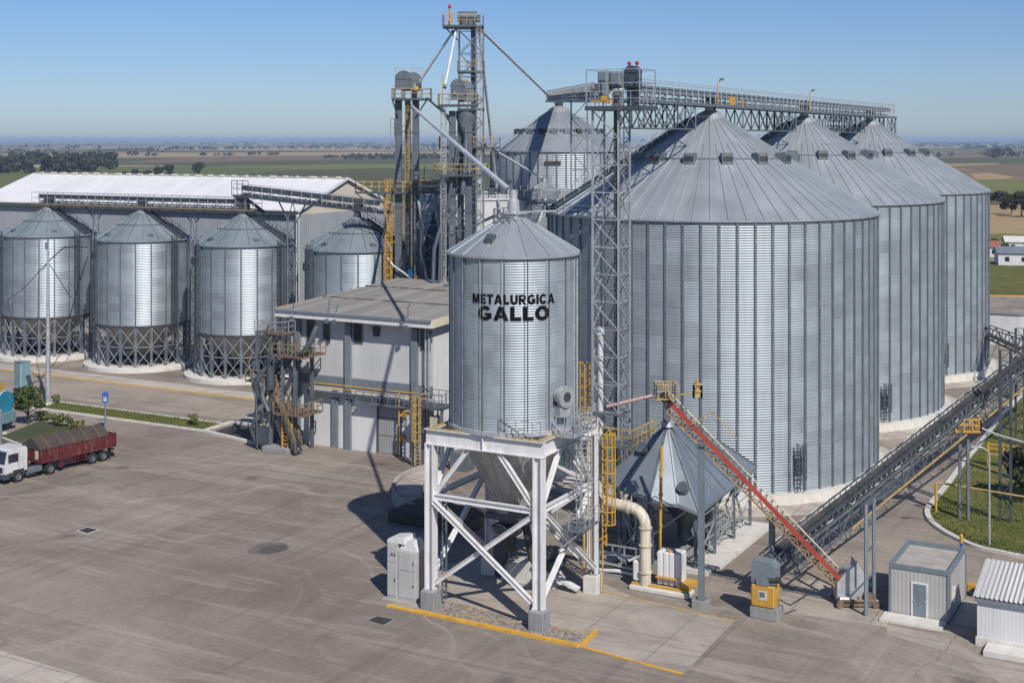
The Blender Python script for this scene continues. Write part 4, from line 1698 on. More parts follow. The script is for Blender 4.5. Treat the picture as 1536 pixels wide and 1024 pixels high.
for q in range(9):
    z = 2 + q * 3.3
    m.path([(-.8, .8, z), (-.1, .6, z + 1.6), (.7, .8, z + 3.35)], .04, 5)
    m.build('cable', 'steel_black', t)
    m = MB()
m.tube((.85, -.85, .5), (.85, -.85, 32), .06, 6)
m.build('conduit', 'steel_black', t)


def gallery(p0, p1, w, label, group=None, hc=1.45, truss_d=0, skip=(), ends=True, bays=None, casing=(.15, .55, .35), mats=('steel_mid', 'grey_blue', 'steel_galv'), cat='conveyor'):
    """elevated conveyor gallery: deck, conveyor casing, side railing, under truss"""
    p0, p1 = V(p0), V(p1)
    d = (p1 - p0)
    L = d.length
    d.normalize()
    n = V((d.y, -d.x, 0)).normalized()
    t = thing('conveyor_gallery', label, cat, (p0.x, p0.y, p0.z), 0, group)
    m = MB()
    m.frame((p0 + p1) / 2, n, Z.cross(n).normalized() if False else d, n.cross(d), w, L, .16) if False else m.beam(p0, p1, w, .14, Z)
    for k in (-1, 1):
        m.beam(p0 + n * k * w / 2, p1 + n * k * w / 2, .12, .26, Z)
    m.build('deck', mats[0], t, True)
    m = MB()
    a, b = p0 + d * 1.0, p1 - d * 1.6
    up = n.cross(d)
    if up.z < 0:
        up = -up
    lo, hi = .12 + casing[0], hc
    m.beam(a + up * (.85 + .2), b + up * (.85 + .2), .75, .55, Z)
    k = int(L / 1.6)
    for i in range(k + 1):
        q = a + (b - a) * (i / k)
        m.beam(q + up * .78 - n * .41, q + up * 1.36 - n * .41, .05, .07)
        m.beam(q + up * .78 + n * .41, q + up * 1.36 + n * .41, .05, .07)
    for s in (-1, 1):
        m.beam(a + n * .4 * s + up * .78, b + n * .4 * s + up * .78, .05, .09, Z)
    m.build('conveyor_casing', mats[1], t, True)
    m = MB()
    for i in range(k + 1):
        q = a + (b - a) * (i / k)
        for s in (-1, 1):
            m.beam(q + n * .36 * s + up * .07, q + n * .36 * s + up * .8, .06)
        if i % 2 == 0 and i < k:
            q2 = a + (b - a) * ((i + 1) / k)
            m.beam(q - n * .36 + up * .1, q2 - n * .36 + up * .78, .05)
            m.beam(q2 - n * .36 + up * .1, q - n * .36 + up * .78, .05)
    m.tube(a + up * .35, b + up * .35, .11, 6)
    m.build('conveyor_stand', mats[2], t, True)
    m = MB()
    for s in (-1, 1):
        m.rail([p0 + n * (w / 2 - .05) * s + up * .07, p1 + n * (w / 2 - .05) * s + up * .07], hc - .1, 1.5, .028)
    if ends:
        m.rail([p0 - n * (w / 2 - .05) + up * .07, p0 + n * (w / 2 - .05) + up * .07], hc - .1, 1.0, .03)
        m.rail([p1 - n * (w / 2 - .05) + up * .07, p1 + n * (w / 2 - .05) + up * .07], hc - .1, 1.0, .03)
    m.build('railing', mats[2], t, True)
    if truss_d:
        nb = bays or int(L / 2.4)
        m, used = MB(), False
        for i in range(nb + 1):
            x = (i + .5) * L / nb
            if i == nb or any(abs(x - q) < r for q, r in skip):
                if used:
                    m.build('truss', 'steel_mid', t, True)
                m, used = MB(), False
                continue
            used = True
            A_, B_ = p0 + d * (i * L / nb), p0 + d * ((i + 1) * L / nb)
            for s in (-1, 1):
                A, B = A_ + n * s * (w / 2 - .1), B_ + n * s * (w / 2 - .1)
                m.beam(A - up * truss_d, B - up * truss_d, .11)
                m.beam(A - up * .1, A - up * truss_d, .09)
                m.beam(B - up * .1, B - up * truss_d, .09)
                m.beam(A - up * .1, B - up * truss_d, .08)
                m.beam(B - up * .1, A - up * truss_d, .08)
            m.beam(A_ - up * truss_d + n * (w / 2 - .1), A_ - up * truss_d - n * (w / 2 - .1), .08)
            m.beam(B_ - up * truss_d + n * (w / 2 - .1), B_ - up * truss_d - n * (w / 2 - .1), .08)
    return t, d, n


GZ = 33.15
pa = V((TW.x, TW.y, GZ)) + W * 3.0 + U * .2
pb = V((S3.x, S3.y, GZ)) + W * 12
s1d = (S1 - V((pa.x, pa.y, 0))).length
gal, gd, gn = gallery(pa, pb, 1.9, 'long grey conveyor gallery running over the three large silos', 'conveyor galleries over the silos', 1.75, 2.2,
                      [(s1d, 5.5), (s1d + 30.86, 5.5), (s1d + 61.7, 5.5)], bays=36)
for s in (0, 30.86, 61.7):
    m = MB()
    q = pa + gd * (s1d + s)
    m.tube(q - Z * .05, q - Z * 1.5, .42, 12, .3)
    m.bb(q.x - .5, q.x + .5, q.y - .5, q.y + .5, q.z - .1, q.z + .75)
    m.build('discharge_spout', 'steel_black', gal, True)
for s, nm in ((-1, 1), (29.5, 1)):
    m = MB()
    q = pa + gd * (s1d + s) + gn * .95
    m.tube(q, q + Z * 2.1, .06, 6)
    m.tube(q + Z * 2.1, q + Z * 2.4 + U * .3, .045, 6)
    lp = m.build('lamp_post', 'yellow', gal, True)
    m = MB()
    m.frame(q + Z * 2.42 + U * .38, U, W, Z, .34, .2, .2)
    m.build('lamp_head', 'steel_mid', lp, True)
q = pb - gd * 1.2
for s in (-1, 1):
    m = MB()
    m.tube(q + gn * s * .8 + Z * .1, q + gn * s * .8 + Z * 2.2, .045, 6)
    m.build('lamp_post', 'yellow_rail', gal, True)
m = MB()
q = pa + gd * (s1d + 3)
m.frame(q + Z * .55 + gn * .98, gd, gn, Z, 1.6, .1, .8)
m.frame(q + Z * .4 + gn * .98 + gd * 3, gd, gn, Z, .3, .1, .9)
m.build('guard', 'yellow', gal, True)
# legs of the far end
for s in (-1, 1):
    m = MB()
    q = pb + gn * .8 * s - gd * .2
    m.beam(q, V((q.x, q.y, 27.6)), .16)
    m.build('end_post', 'steel_mid', gal, True)
pc = V((TW.x, TW.y, 33.1)) - U * 1.3 + W * 1.0
pd = V((T4.x, T4.y, 35.5)) - U * 1.6 + W * .4
gal2, d2, n2 = gallery(pc, pd, 1.3, 'grey conveyor gallery reaching back from the lattice tower to the tall rear silo', 'conveyor galleries over the silos', 1.5, 0, mats=('steel_mid', 'steel_dark', 'steel_galv'))
m = MB()
q = V((T4.x, T4.y, 35.5))
m.tube(q, V((T4.x, T4.y, 34.2)), .6, 12, .5)
m.build('discharge_spout', 'steel_black', gal2, True)
for f in (.3,):
    m = MB()
    q = pc + (pd - pc) * f
    for s in (-1, 1):
        m.beam(q + n2 * s * .8, V((q.x, q.y, 22)) + n2 * s * .8, .14)
    m.truss(q + n2 * .8, V((q.x, q.y, 22)) + n2 * .8, q - n2 * .8, V((q.x, q.y, 22)) - n2 * .8, 7, .07)
    m.build('trestle', 'steel_mid', gal2, True)
# steel structure with low gallery behind the lattice tower
t = thing('equipment_tower', 'open steel frame with gallery between small bin and nearest large silo', 'frame', (7.0, 150, 0), GA)
lattice(t, [(-4.5, -2), (4.0, -2), (4.0, 2), (-4.5, 2)], 0, 23.0, 7, .2, .08, 'steel_galv', 'steel_galv')
for z in (19.5, 23.0):
    m = MB()
    m.bb(-5.2, 4.7, -2.6, 2.6, z, z + .18)
    p_ = m.build('platform', 'steel_mid', t)
    m = MB()
    m.rail([(-5.1, -2.5, z + .18), (4.6, -2.5, z + .18), (4.6, 2.5, z + .18), (-5.1, 2.5, z + .18)], 1.15, 1.0, .035, closed=True)
    m.build('railing', 'steel_galv', p_)
m = MB()
m.cbox(-3.4, 2.9, -1.2, 1.2, 23.2, 24.4, .1)
m.build('conveyor_casing', 'steel_galv', t)
for i, (x, z) in enumerate(((-3, 20.6), (-.8, 20.9), (1.6, 20.6), (3.0, 20.7))):
    m = MB()
    m.tube((x, -1.9, z), (x, -.6, z), .75, 16)
    m.tube((x, -1.6, z), (x + 1.2, -1.6, z + 1.2), .2, 8)
    m.build('fan', 'steel_galv', t)
m = MB()
for i in range(6):
    x = -4 + i * 1.5
    m.path([(x, -1.5, 18 + rng.uniform(-1, 1)), (x + .5, -2.1, 20.5), (x + 1.0, -2.0, 22), (x + 1.0, -1, 23.5)], .12, 7)
    m.build('duct', 'spout_galv', t)
    m = MB()

# ---------------------------------------------------------------- bucket elevators
def platform(root, x0, x1, y0, y1, z, rmat='yellow_rail', h=1.15, step=1.0, braces=True, rail=True, r=.032):
    m = MB()
    m.bb(x0, x1, y0, y1, z - .22, z)
    p = m.build('platform', 'steel_dark', root)
    if rail:
        m = MB()
        m.rail([(x0 + .05, y0 + .05, z), (x1 - .05, y0 + .05, z), (x1 - .05, y1 - .05, z), (x0 + .05, y1 - .05, z)], h, step, r, closed=True)
        m.build('railing', rmat, p)
    return p


def trunk(root, x, y, z0, z1, w, d, mat='trunk_grey', step=4.4):
    m = MB()
    m.bb(x - w / 2, x + w / 2, y - d / 2, y + d / 2, z0, z1)
    z = z0 + step
    while z < z1 - 1:
        m.bb(x - w / 2 - .06, x + w / 2 + .06, y - d / 2 - .06, y + d / 2 + .06, z, z + .16)
        z += step
    return m.build('leg_casing', mat, root)


# B: twin-leg elevator with the yellow ladder
EB = V((-12.45, 158.0, 0))
t = thing('bucket_elevator', 'bucket elevator with a yellow caged ladder beside the hopper silo gallery', 'elevator', EB, 0, 'bucket elevators')
trunk(t, -1.0, 0, 0, 35, .78, .8)
trunk(t, 1.05, 0, 0, 35, .78, .8)
trunk(t, .08, .6, 0, 34.6, .62, .7, 'steel_dark')
platform(t, -1.7, 2.9, -1.6, 1.6, 34.9)
m = MB()
head(m, (-.35, -.1, 37.15), .9, 1.0, 1.2, UX, UY)
m.build('elevator_head', 'trunk_grey', t)
m = MB()
head(m, (.7, .2, 37.0), .9, 1.0, 1.2, UX, UY)
m.build('elevator_head', 'steel_mid', t)
m = MB()
m.bb(-.7, -.2, -.4, .4, 34.9, 36.4)
m.bb(.5, 1.2, -.4, .5, 34.9, 36.2)
m.build('head_support', 'steel_mid', t)
for x, x2 in ((-1.5, -.3), (1.6, .4)):
    m = MB()
    m.beam((x, 1.2, 35), (x, 1.2, 38.6), .08)
    m.beam((x, 1.2, 38.55), (x2, 1.2, 38.55), .08)
    m.build('hoist_frame', 'yellow_rail', t)
m = MB()
m.beam((1.6, -1.2, 35), (1.0, -1.2, 36.6), .1)
m.bb(.95, 1.45, -1.3, -.8, 35.7, 36.3)
m.build('hoist', 'yellow_rail', t)
for x in (-1.0, 1.05):
    m = MB()
    m.beam((x, -.5, 32.6), (x + (-.6 if x < 0 else 1.4), -1.4, 34.7), .12)
    m.build('brace', 'steel_dark', t)
for z in range(3, 33, 4):
    m = MB()
    m.beam((-1.0, -.45, z), (1.05, -.45, z), .09)
    m.beam((-1.0, -.45, z), (1.05, -.45, z + 2), .06)
    m.build('cross_tie', 'steel_mid', t)
m = MB()
m.ladder((-2.1, -.6, 0), (-2.1, -.6, 24.6), (1, 0, 0), .75, .055, .42)
m.cage((-2.1, -.6, 3), (-2.1, -.6, 25.4), (1, 0, 0), (0, -1, 0), .5, .05, .9)
for z in range(3, 25, 3):
    m.beam((-2.0, -.6, z), (-1.2, -.3, z), .09)
m.build('ladder', 'yellow', t)
m = MB()
m.ladder((.1, -.55, 22), (.1, -.55, 35), (1, 0, 0), .4, .03, .5)
m.cage((.1, -.55, 24), (.1, -.55, 34.6), (1, 0, 0), (0, -1, 0), .3, .03, 1.6)
m.build('ladder', 'yellow_rail', t)
m = MB()
m.rail([(-1.9, -.7, 30.3), (-1.4, -.7, 30.3), (-1.4, .5, 30.3)], 2.2, 1.0, .03)
m.build('railing', 'steel_mid', t)
platform(t, -6.0, 5.2, -1.5, -.55, 23.9, 'yellow_rail', 1.2, .9)
m = MB()
for x in (-5.8, -3.4, 3, 5):
    m.beam((x, -1, 23.7), (x * .55, -.2, 21.0), .1)
m.beam((-2.6, -.9, 23.7), (-2.6, -.9, 0), .16)
m.build('brace', 'steel_mid', t)
m = MB()
m.path([(-2.3, -.9, 16.2), (-1.5, -1.0, 15.2), (-.2, -1.0, 14.3), (.8, -.8, 13.4)], .12, 8)
m.build('hose', 'steel_galv', t)
m = MB()
m.bb(.2, .75, -.95, -.5, 13.9, 14.8)
m.build('motor', 'blue_paint', t)
m = MB()
m.bb(.95, 1.5, -.9, -.5, 13.5, 14.0)
m.build('guard', 'yellow', t)

# C: short double-headed elevator
EC = V((-5.65, 147.5, 0))
t = thing('bucket_elevator', 'middle bucket elevator with double rounded head, just left of the tallest', 'elevator', EC, 0, 'bucket elevators')
trunk(t, -.95, 0, 0, 33.2, .72, .8)
trunk(t, .85, -.2, 0, 33.2, .8, .8)
trunk(t, -.05, .7, 0, 32.5, .7, .6, 'steel_dark')
platform(t, -2.5, 1.9, -1.5, 1.5, 33.9, 'yellow_rail')
m = MB()
head(m, (-.35, 0, 35.9), .8, .8, 1.5, UX, UY)
m.build('elevator_head', 'trunk_grey', t)
m = MB()
head(m, (.6, .4, 35.7), .8, .8, 1.5, UX, UY)
m.bb(-.9, -.5, -.5, -.3, 35.0, 35.4)
m.bb(.3, .7, -.2, -.05, 35.0, 35.4)
m.build('elevator_head', 'steel_mid', t)
m = MB()
m.bb(.1, .8, -.1, .5, 36.5, 36.75)
m.tube((-2.0, -1.0, 33.9), (-2.0, -1.0, 37.2), .06, 6)
m.build('lamp_post', 'yellow_rail', t)
m = MB()
m.lathe([(1.15, 33.2), (1.15, 32.4), (.45, 30.6), (.45, 30.0)], 16, (.6, .2, 0))
m.build('hopper', 'steel_mid', t)
m = MB()
m.beam((-2.4, -1.2, 33.7), (-1.0, -.3, 31.6), .12)
m.beam((-2.2, 1.0, 33.7), (-.95, .2, 31.6), .12)
m.build('brace', 'steel_dark', t)
platform(t, -2.9, 3.0, -1.7, .9, 26.2, 'yellow_rail')
m = MB()
m.path([(-.95, -.3, 22.0), (-2.2, -.6, 20.4), (-2.9, -.8, 18.0), (-3.1, -.8, 12)], .22, 8)
m.path([(-.2, -.7, 30), (-1.2, -.9, 24), (-2.2, -.9, 19), (-2.6, -.9, 8)], .16, 8)
m.path([(.6, -.4, 30), (.5, -.9, 27.5), (.2, -.9, 24)], .3, 10)
m.build('duct', 'trunk_grey', t)
m = MB()
m.ladder((-1.9, -.6, 0), (-1.9, -.6, 33.9), (1, 0, 0), .5, .03, .4)
m.cage((-1.9, -.6, 3), (-1.9, -.6, 33), (1, 0, 0), (0, -1, 0), .36, .03, 1.2)
m.build('ladder', 'steel_galv', t)
for z in range(4, 32, 4):
    m = MB()
    m.beam((-.95, -.6, z), (.85, -.62, z), .08)
    m.beam((-.95, -.6, z), (.85, -.62, z + 2.2), .06)
    m.build('cross_tie', 'steel_mid', t)
m = MB()
m.bb(-1.15, -.75, -.55, -.2, 19.6, 20.6)
m.lathe([(.36, 22.6), (.48, 22.5), (.48, 21.9), (.36, 21.7)], 12, (-.95, -.1, 0))
m.build('clamp', 'steel_mid', t)

# A: tallest, inside a lattice mast
EA = V((-4.75, 153.5, 0))
t = thing('bucket_elevator', 'tallest bucket elevator, in a lattice mast with railed top platform', 'elevator', EA, 0, 'bucket elevators')
lattice(t, [(-1.35, -1.35), (1.45, -1.35), (1.45, 1.35), (-1.35, 1.35)], 0, 42.6, 16, .13, .075, 'steel_mid', 'steel_mid', True)
trunk(t, .33, -.2, 0, 43, .62, .7)
trunk(t, .33, .75, 0, 43, .62, .6, 'steel_dark')
platform(t, -3.2, 1.5, -1.7, 1.7, 43.1, 'yellow_rail')
m = MB()
m.tube((-1.5, 0, 44.15), (.7, 0, 44.15), .62, 18)
m.cbox(-1.4, .6, -.5, .5, 43.1, 44.2, .1)
m.bb(.7, 1.1, -.3, .3, 43.5, 44.4)
m.build('elevator_head', 'trunk_grey', t)
m = MB()
for x in (-1.2, -.5, .3):
    m.bb(x, x + .3, -.62, -.5, 43.3, 44.0)
m.build('vent', 'steel_black', t)
m = MB()
m.tube((-2.4, -.6, 43.1), (-2.4, -.6, 45.1), .09, 6)
m.ladder((-2.3, -.9, 43.1), (-2.3, -.9, 44.9), (1, 0, 0), .4, .04, .3)
m.build('mast', 'yellow', t)
m = MB()
m.lathe([(.03, 45.0), (.16, 45.1), (.18, 45.4), (.08, 45.6)], 10, (-2.4, -.6, 0))
m.build('beacon', 'beacon_red', t)
platform(t, -1.5, 1.6, -1.5, 1.5, 37.9, 'yellow_rail')
platform(t, -1.5, 1.6, -1.5, 1.5, 33.6, 'yellow_rail', rail=False)
platform(t, -3.6, 3.4, -1.9, 1.6, 29.2, 'yellow_rail')
m = MB()
m.ladder((.95, -1.2, 0), (.95, -1.2, 43), (1, 0, 0), .5, .03, .4)
m.cage((.95, -1.2, 3), (.95, -1.2, 43), (1, 0, 0), (0, -1, 0), .36, .03, 1.4)
m.build('ladder', 'steel_galv', t)
m = MB()
m.beam((-2.9, -1.2, 42.9), (-1.4, -1.2, 41.4), .1)
m.beam((-2.9, 1.2, 42.9), (-1.4, 1.2, 41.4), .1)
m.build('brace', 'steel_dark', t)


def spout(a, b, r, label, mat='spout_galv', bend=None):
    r = r * .72
    a, b = V(a), V(b)
    t = thing('spout_pipe', label, 'pipe', a, 0, 'sloping grain spouts')
    m = MB()
    pts = [a, b] if bend is None else [a, V(bend), b]
    m.path(pts, r, 10)
    d = (b - a).normalized()
    pp = m.build('tube', mat, t, True)
    L = (b - a).length
    for i in range(1, int(L / 8) + 1):
        q = a + d * (i * 8)
        if i * 8 < L - .5:
            m = MB()
            m.tube(q - d * .06, q + d * .06, r + .04, 10)
            m.build('collar', 'steel_galv', t, True)
    for q in (a, b - d * .4):
        m = MB()
        m.tube(q, q + d * .4, r + .06, 10)
        m.build('collar', 'steel_mid', t, True)
    return t


spout(P(680, 47, 152.8), P(626, 128, 157.2), .2, 'bright spout joining the tallest elevator to the one with the yellow ladder')
spout(P(684, 45, 152.5), P(667, 132, 148.2), .2, 'short steep bright spout between the tallest and middle elevators')
spout(P(719, 46, 152.5), P(745, 284, 168.5), .24, 'steep bright spout dropping from the tallest elevator onto the white tank')
spout(P(722, 46, 153), V((T4.x - .5, T4.y - .6, 35.3)), .24, 'long bright spout running from the tallest elevator to the tall rear silo')
spout(P(618, 160, 156.6), V((GC.x - .2, GC.y, GP + 1.6)), .26, 'long bright spout sloping down to the peak of the lettered silo')
spout(P(641, 148, 156.4), P(672, 175, 148.4), .17, 'dark short spout between the yellow ladder elevator and the middle one', 'steel_dark')
spout(P(725, 216, 152), V((3.8, 164.8, 25.2)), .2, 'thin bright spout sloping down to the peak of the slim small bin')

# process steelwork between the elevators
t = thing('equipment_tower', 'open steel process frame with dark cyclone behind the low building', 'frame', (-8.8, 158.6, 0), 0)
cor = [(-2.6, -2), (2.7, -2), (2.7, 2), (-2.6, 2)]
lattice(t, cor, 0, 24, 6, .2, .1, 'steel_mid', 'steel_mid', True)
for z in (10.2, 24.0):
    platform(t, -2.9, 3.0, -2.3, 2.2, z, 'yellow_rail' if z > 20 else 'steel_galv')
m = MB()
m.lathe([(.12, 21.4), (.3, 20.6), (1.05, 18.4), (1.1, 12.5), (.5, 11)], 20, (-.5, .2, 0))
m.build('cyclone', 'navy', t)
m = MB()
m.path([(-2.2, -2.2, 23), (-1.6, -2.3, 20), (-1.9, -2.3, 17), (-1.0, -2.3, 13)], .2, 8)
m.path([(.6, -2.3, 24), (1.0, -2.4, 21), (2.0, -2.4, 19.5), (1.6, -2.3, 15), (2.2, -2.3, 11)], .22, 8)
m.path([(2.4, -2.4, 27), (1.2, -2.4, 25.5), (0, -2.4, 24.6), (-2, -2.3, 24.6)], .16, 8)
m.build('duct', 'steel_galv', t)
m = MB()
m.cbox(-1.8, -.4, -2.0, -.8, 24, 25.2, .08)
m.build('motor_box', 'steel_mid', t)
m = MB()
m.tube((.4, -1.5, 24.6), (1.6, -1.5, 24.6), .5, 14)
m.build('fan', 'steel_mid', t)
m = MB()
m.tube((2.0, -1.2, 24), (2.0, -1.2, 26), .3, 10)
m.build('exhaust_stack', 'steel_mid', t)
m = MB()
m.beam((-1.9, -2.05, 24.9), (2.9, -2.05, 25.5), .16, .2)
m.build('guard', 'yellow', t)
pr = random.Random(5)
for i in range(16):
    x, z = pr.uniform(-2.6, 2.6), pr.uniform(11, 23)
    m = MB()
    m.path([(x, -2.2, z), (x + pr.uniform(-.8, .8), -2.5, z + pr.uniform(1, 2)), (x + pr.uniform(-1.4, 1.4), -2.4, z + pr.uniform(2.2, 4)), (x + pr.uniform(-1, 1), -1.8, z + pr.uniform(4.2, 5.5))],
           pr.choice((.05, .07, .1)), 6)
    m.build('pipe', pr.choice(('steel_galv', 'steel_mid', 'steel_dark', 'trunk_grey')), t)
# ---------------------------------------------------------------- galleries over the left silos
pL0 = V((LC[0].x, LC[0].y, LA + .75)) - U * 2.6
pL1 = V((LC[2].x, LC[2].y, LA + .75)) + U * 2.2
galL, dL, nL = gallery(pL0, pL1, 1.6, 'level grey conveyor gallery with a yellow edge over three hopper silos', 'galleries over the hopper silos', 1.6, 0, mats=('steel_dark', 'steel_dark', 'steel_galv'))
m = MB()
m.beam(pL0 + nL * .86 - Z * .02, pL1 + nL * .86 - Z * .02, .06, .10)
m.build('edge_rail', 'yellow_rail', galL, True)
for k in range(3):
    m = MB()
    q = V((LC[k].x, LC[k].y, LA + .75))
    m.tube(q, q - Z * .9, .4, 10, .3)
    m.bb(q.x - .55, q.x + .55, q.y - .55, q.y + .55, q.z, q.z + .8)
    m.build('discharge_spout', 'steel_black', galL, True)
for k in (0, 1):
    q = (LC[k] + LC[k + 1]) / 2 + W * .2
    tt = MB()
    top = LA + .5
    for s in (-.5, .5):
        tt.beam(V((q.x, q.y, 0)) + U * s, V((q.x, q.y, top - 1.6)) + U * s, .16)
    tt.truss(V((q.x, q.y, 0)) - U * .5, V((q.x, q.y, top - 1.6)) - U * .5, V((q.x, q.y, 0)) + U * .5, V((q.x, q.y, top - 1.6)) + U * .5, 12, .07)
    for s in (-1, 1):
        tt.beam(V((q.x, q.y, top - 1.6)) + U * s * .4, V((q.x, q.y, top)) + U * s * 2.0, .14)
        tt.beam(V((q.x, q.y, top - 1.6)) + U * s * .4, V((q.x, q.y, top)), .1)
    tt.build('trestle', 'steel_mid', galL, True)
pR0 = V((LC[2].x, LC[2].y, LA + 2.6)) - U * 1.2
pR1 = V((LC[3].x, LC[3].y, LA + .9)) + U * 4.6
galR, dR, nR = gallery(pR0, pR1, 1.8, 'grey gallery sloping down over hopper silos to the yellow ladder elevator', 'galleries over the hopper silos', 1.5, 0, mats=('steel_dark', 'steel_dark', 'steel_galv'))
m = MB()
q = V((LC[3].x, LC[3].y, LA + 1.0))
m.tube(q + Z * .2, q - Z * 1.2, .4, 10, .3)
m.bb(q.x - .5, q.x + .7, q.y - .6, q.y + .6, q.z, q.z + 1.6)
m.build('discharge_spout', 'steel_black', galR, True)
q = pR0 + (pR1 - pR0) * .38
m = MB()
for s in (-.8, .8):
    m.beam(V((q.x, q.y, 0)) + U * s, V((q.x, q.y, q.z - 2.4)) + U * s, .18)
m.truss(V((q.x, q.y, 0)) - U * .8, V((q.x, q.y, q.z - 2.4)) - U * .8, V((q.x, q.y, 0)) + U * .8, V((q.x, q.y, q.z - 2.4)) + U * .8, 11, .08)
for s in (-1, 1):
    m.beam(V((q.x, q.y, q.z - 2.5)) + U * s * .6, V((q.x, q.y, q.z)) + U * s * 2.2, .14)
    m.beam(V((q.x, q.y, q.z - 2.5)) + U * s * .8, V((q.x, q.y, q.z)), .1)
m.build('trestle', 'steel_mid', galR, True)
m = MB()
m.rail([pR0 - U * .2 + nR * .9, pR0 + U * 2.5 + nR * .9], 1.9, .8, .04)
m.beam(pR0 - U * .2 + W, pL1 + U * .2 + W - Z * .3, .3)
for s in (-.8, .8):
    m.beam(pR0 + U * (1.2 + s) + nR * .7, V((pR0.x, pR0.y, LA + .7)) + U * (1.2 + s) + nR * .7, .14)
m.bb(pR0.x - .2, pR0.x + 1.4, pR0.y - .8, pR0.y + .4, LA + 1.0, LA + 2.4)
m.build('junction_frame', 'steel_dark', galR, True)

# ---------------------------------------------------------------- warehouse with the long white roof
E0 = V((-30.5, 190, 0))
ze, zr, wd_, ln = 20.0, 24.1, 11.6, 66.0
t = thing('warehouse', 'long grey warehouse with a bright white roof behind the hopper silos', 'building', gl(E0, 0, 0), GA)
m = MB()
m.bb(-ln, 0, 0, .3, 0, ze - .9)
m.build('wall', 'clad_grey', t)
m = MB()
m.bb(-ln, -ln + .3, .3, 2 * wd_, 0, ze - .9)
m.bb(-ln + .3, -.3, 2 * wd_ - .3, 2 * wd_, 0, ze - .9)
m.build('wall', 'clad_grey', t)
m = MB()
m.xprism([(0, 19.3), (2 * wd_, 19.3), (2 * wd_, ze), (wd_, zr), (0, ze)], (-.3, 0, 0), UY, Z, UX, .3)
m.build('gable', 'clad_cream', t)
m = MB()
m.bb(-.35, .02, .02, 2 * wd_ - .02, 0, 19.28)
m.build('lower_wall', 'clad_grey', t)
m = MB()
sl = (zr - ze) / wd_
for s in (0, 1):
    y0, y1 = (-.5, wd_) if s == 0 else (2 * wd_ + .5, wd_)
    z0 = ze - .5 * sl
    m.xprism([(y0, z0), (y1, zr), (y1, zr + .16), (y0, z0 + .16)], (-ln - .3, 0, 0), UY, Z, UX, ln + .7)
rf = m.build('roof', 'roof_white', t)
m = MB()
m.bb(-ln, .3, wd_ - .35, wd_ + .35, zr + .17, zr + .25)
for i in range(26):
    x = -ln + 2 + i * 2.5
    m.bb(x, x + rng.uniform(.4, 1.3), wd_ - .5, wd_ - .2, zr + .1, zr + .4)
m.build('ridge_cap', 'concrete_pale', rf)
m = MB()
m.beam((.42, -.6, ze - .2), (.42, wd_, zr + .12), .16, .35)
m.beam((.42, wd_, zr + .12), (.42, 2 * wd_ + .6, ze - .2), .16, .35)
m.build('verge_trim', 'white_steel', rf)
m = MB()
m.bb(-ln - .2, .1, -.6, -.02, ze - .8, ze - .32)
m.build('gutter', 'steel_dark', t)
m = MB()
m.tube((.2, -.35, 0), (.2, -.35, ze - .6), .28, 10)
m.build('downpipe', 'white_steel', t)
m = MB()
m.lathe([(.25, 0), (.25, .5), (.4, .55), (.4, .75), (.05, .9)], 12, (-6, 5, 21.75))
m.build('roof_vent', 'steel_mid', rf)
# ---------------------------------------------------------------- low process building
B0 = V((-22.0, 132.9, 0))
bl, bd, bh = 16.5, 20.0, 12.65
t = thing('process_building', 'white clad building with weathered low roof beside the lettered silo', 'building', B0, GA)
m = MB()
m.bb(0, bl, 0, .25, 6.9, bh)
m.bb(0, .25, .25, bd, 0, bh)
m.build('wall', 'clad_pale', t)
m = MB()
m.bb(0, 10.4, .02, .25, 0, 6.0)
m.bb(13.0, bl, .02, .25, 0, 6.0)
m.bb(10.4, 13.0, .02, .25, 5.25, 6.0)
m.build('lower_wall', 'clad_white', t)
m = MB()
m.xprism([(.25, 0), (bd, 0), (bd, bh + .9), (.25, bh + .05)], (bl - .25, 0, 0), UY, Z, UX, .25)
m.bb(.25, bl - .25, bd - .25, bd, 0, bh + .8)
m.build('gable', 'clad_white', t)
m = MB()
m.bb(-.1, bl + .08, -.1, .02, 6.0, 6.88)
m.build('band', 'grey_blue', t)
m = MB()
m.bb(10.45, 12.95, .3, 4.0, 0, 5.2)
m.build('interior', 'steel_black', t)
sr = .9 / bd
m = MB()
m.xprism([(-1.3, 13.15), (bd + .6, 13.15 + sr * bd + .1), (bd + .6, 13.35 + sr * bd + .1), (-1.3, 13.35)], (-.9, 0, 0), UY, Z, UX, bl + 1.7)
rf = m.build('roof', 'roof_weathered', t)
for y in (6.2, 14.0):
    m = MB()
    zz = 13.36 + (y + 1.3) / (bd + 1.9) * (sr * bd + .1)
    m.bb(-.85, bl + .7, y + .08, y + .14, zz - .02, zz + .025)
    for i in range(34):
        x = -.8 + i * .5
        if rng.random() < .8:
            zz = 13.36 + (y + 1.3) / (bd + 1.9) * (sr * bd + .1)
            m.bb(x, x + rng.uniform(.2, .45), y, y + .22, zz, zz + .07)
    m.build('seam_fixings', 'steel_black', rf)
m = MB()
m.bb(-.95, bl + .85, -1.42, -1.32, 12.55, 13.3)
m.build('fascia', 'white_steel', rf)
m = MB()
m.xprism([(-1.3, 12.55), (bd + .6, 13.5), (bd + .6, 14.15), (-1.3, 13.32)], (bl + .82, 0, 0), UY, Z, UX, .1)
m.build('verge_trim', 'cream_wall', rf)
m = MB()
m.xprism([(-1.3, 12.75), (bd + .6, 13.6), (bd + .6, 14.3), (-1.3, 13.38)], (-1.02, 0, 0), UY, Z, UX, .1)
m.build('verge_trim', 'paint_line', rf)
m = MB()
m.bb(-.9, bl + .8, -1.6, -1.42, 13.1, 13.3)
m.build('gutter', 'grey_blue', rf)
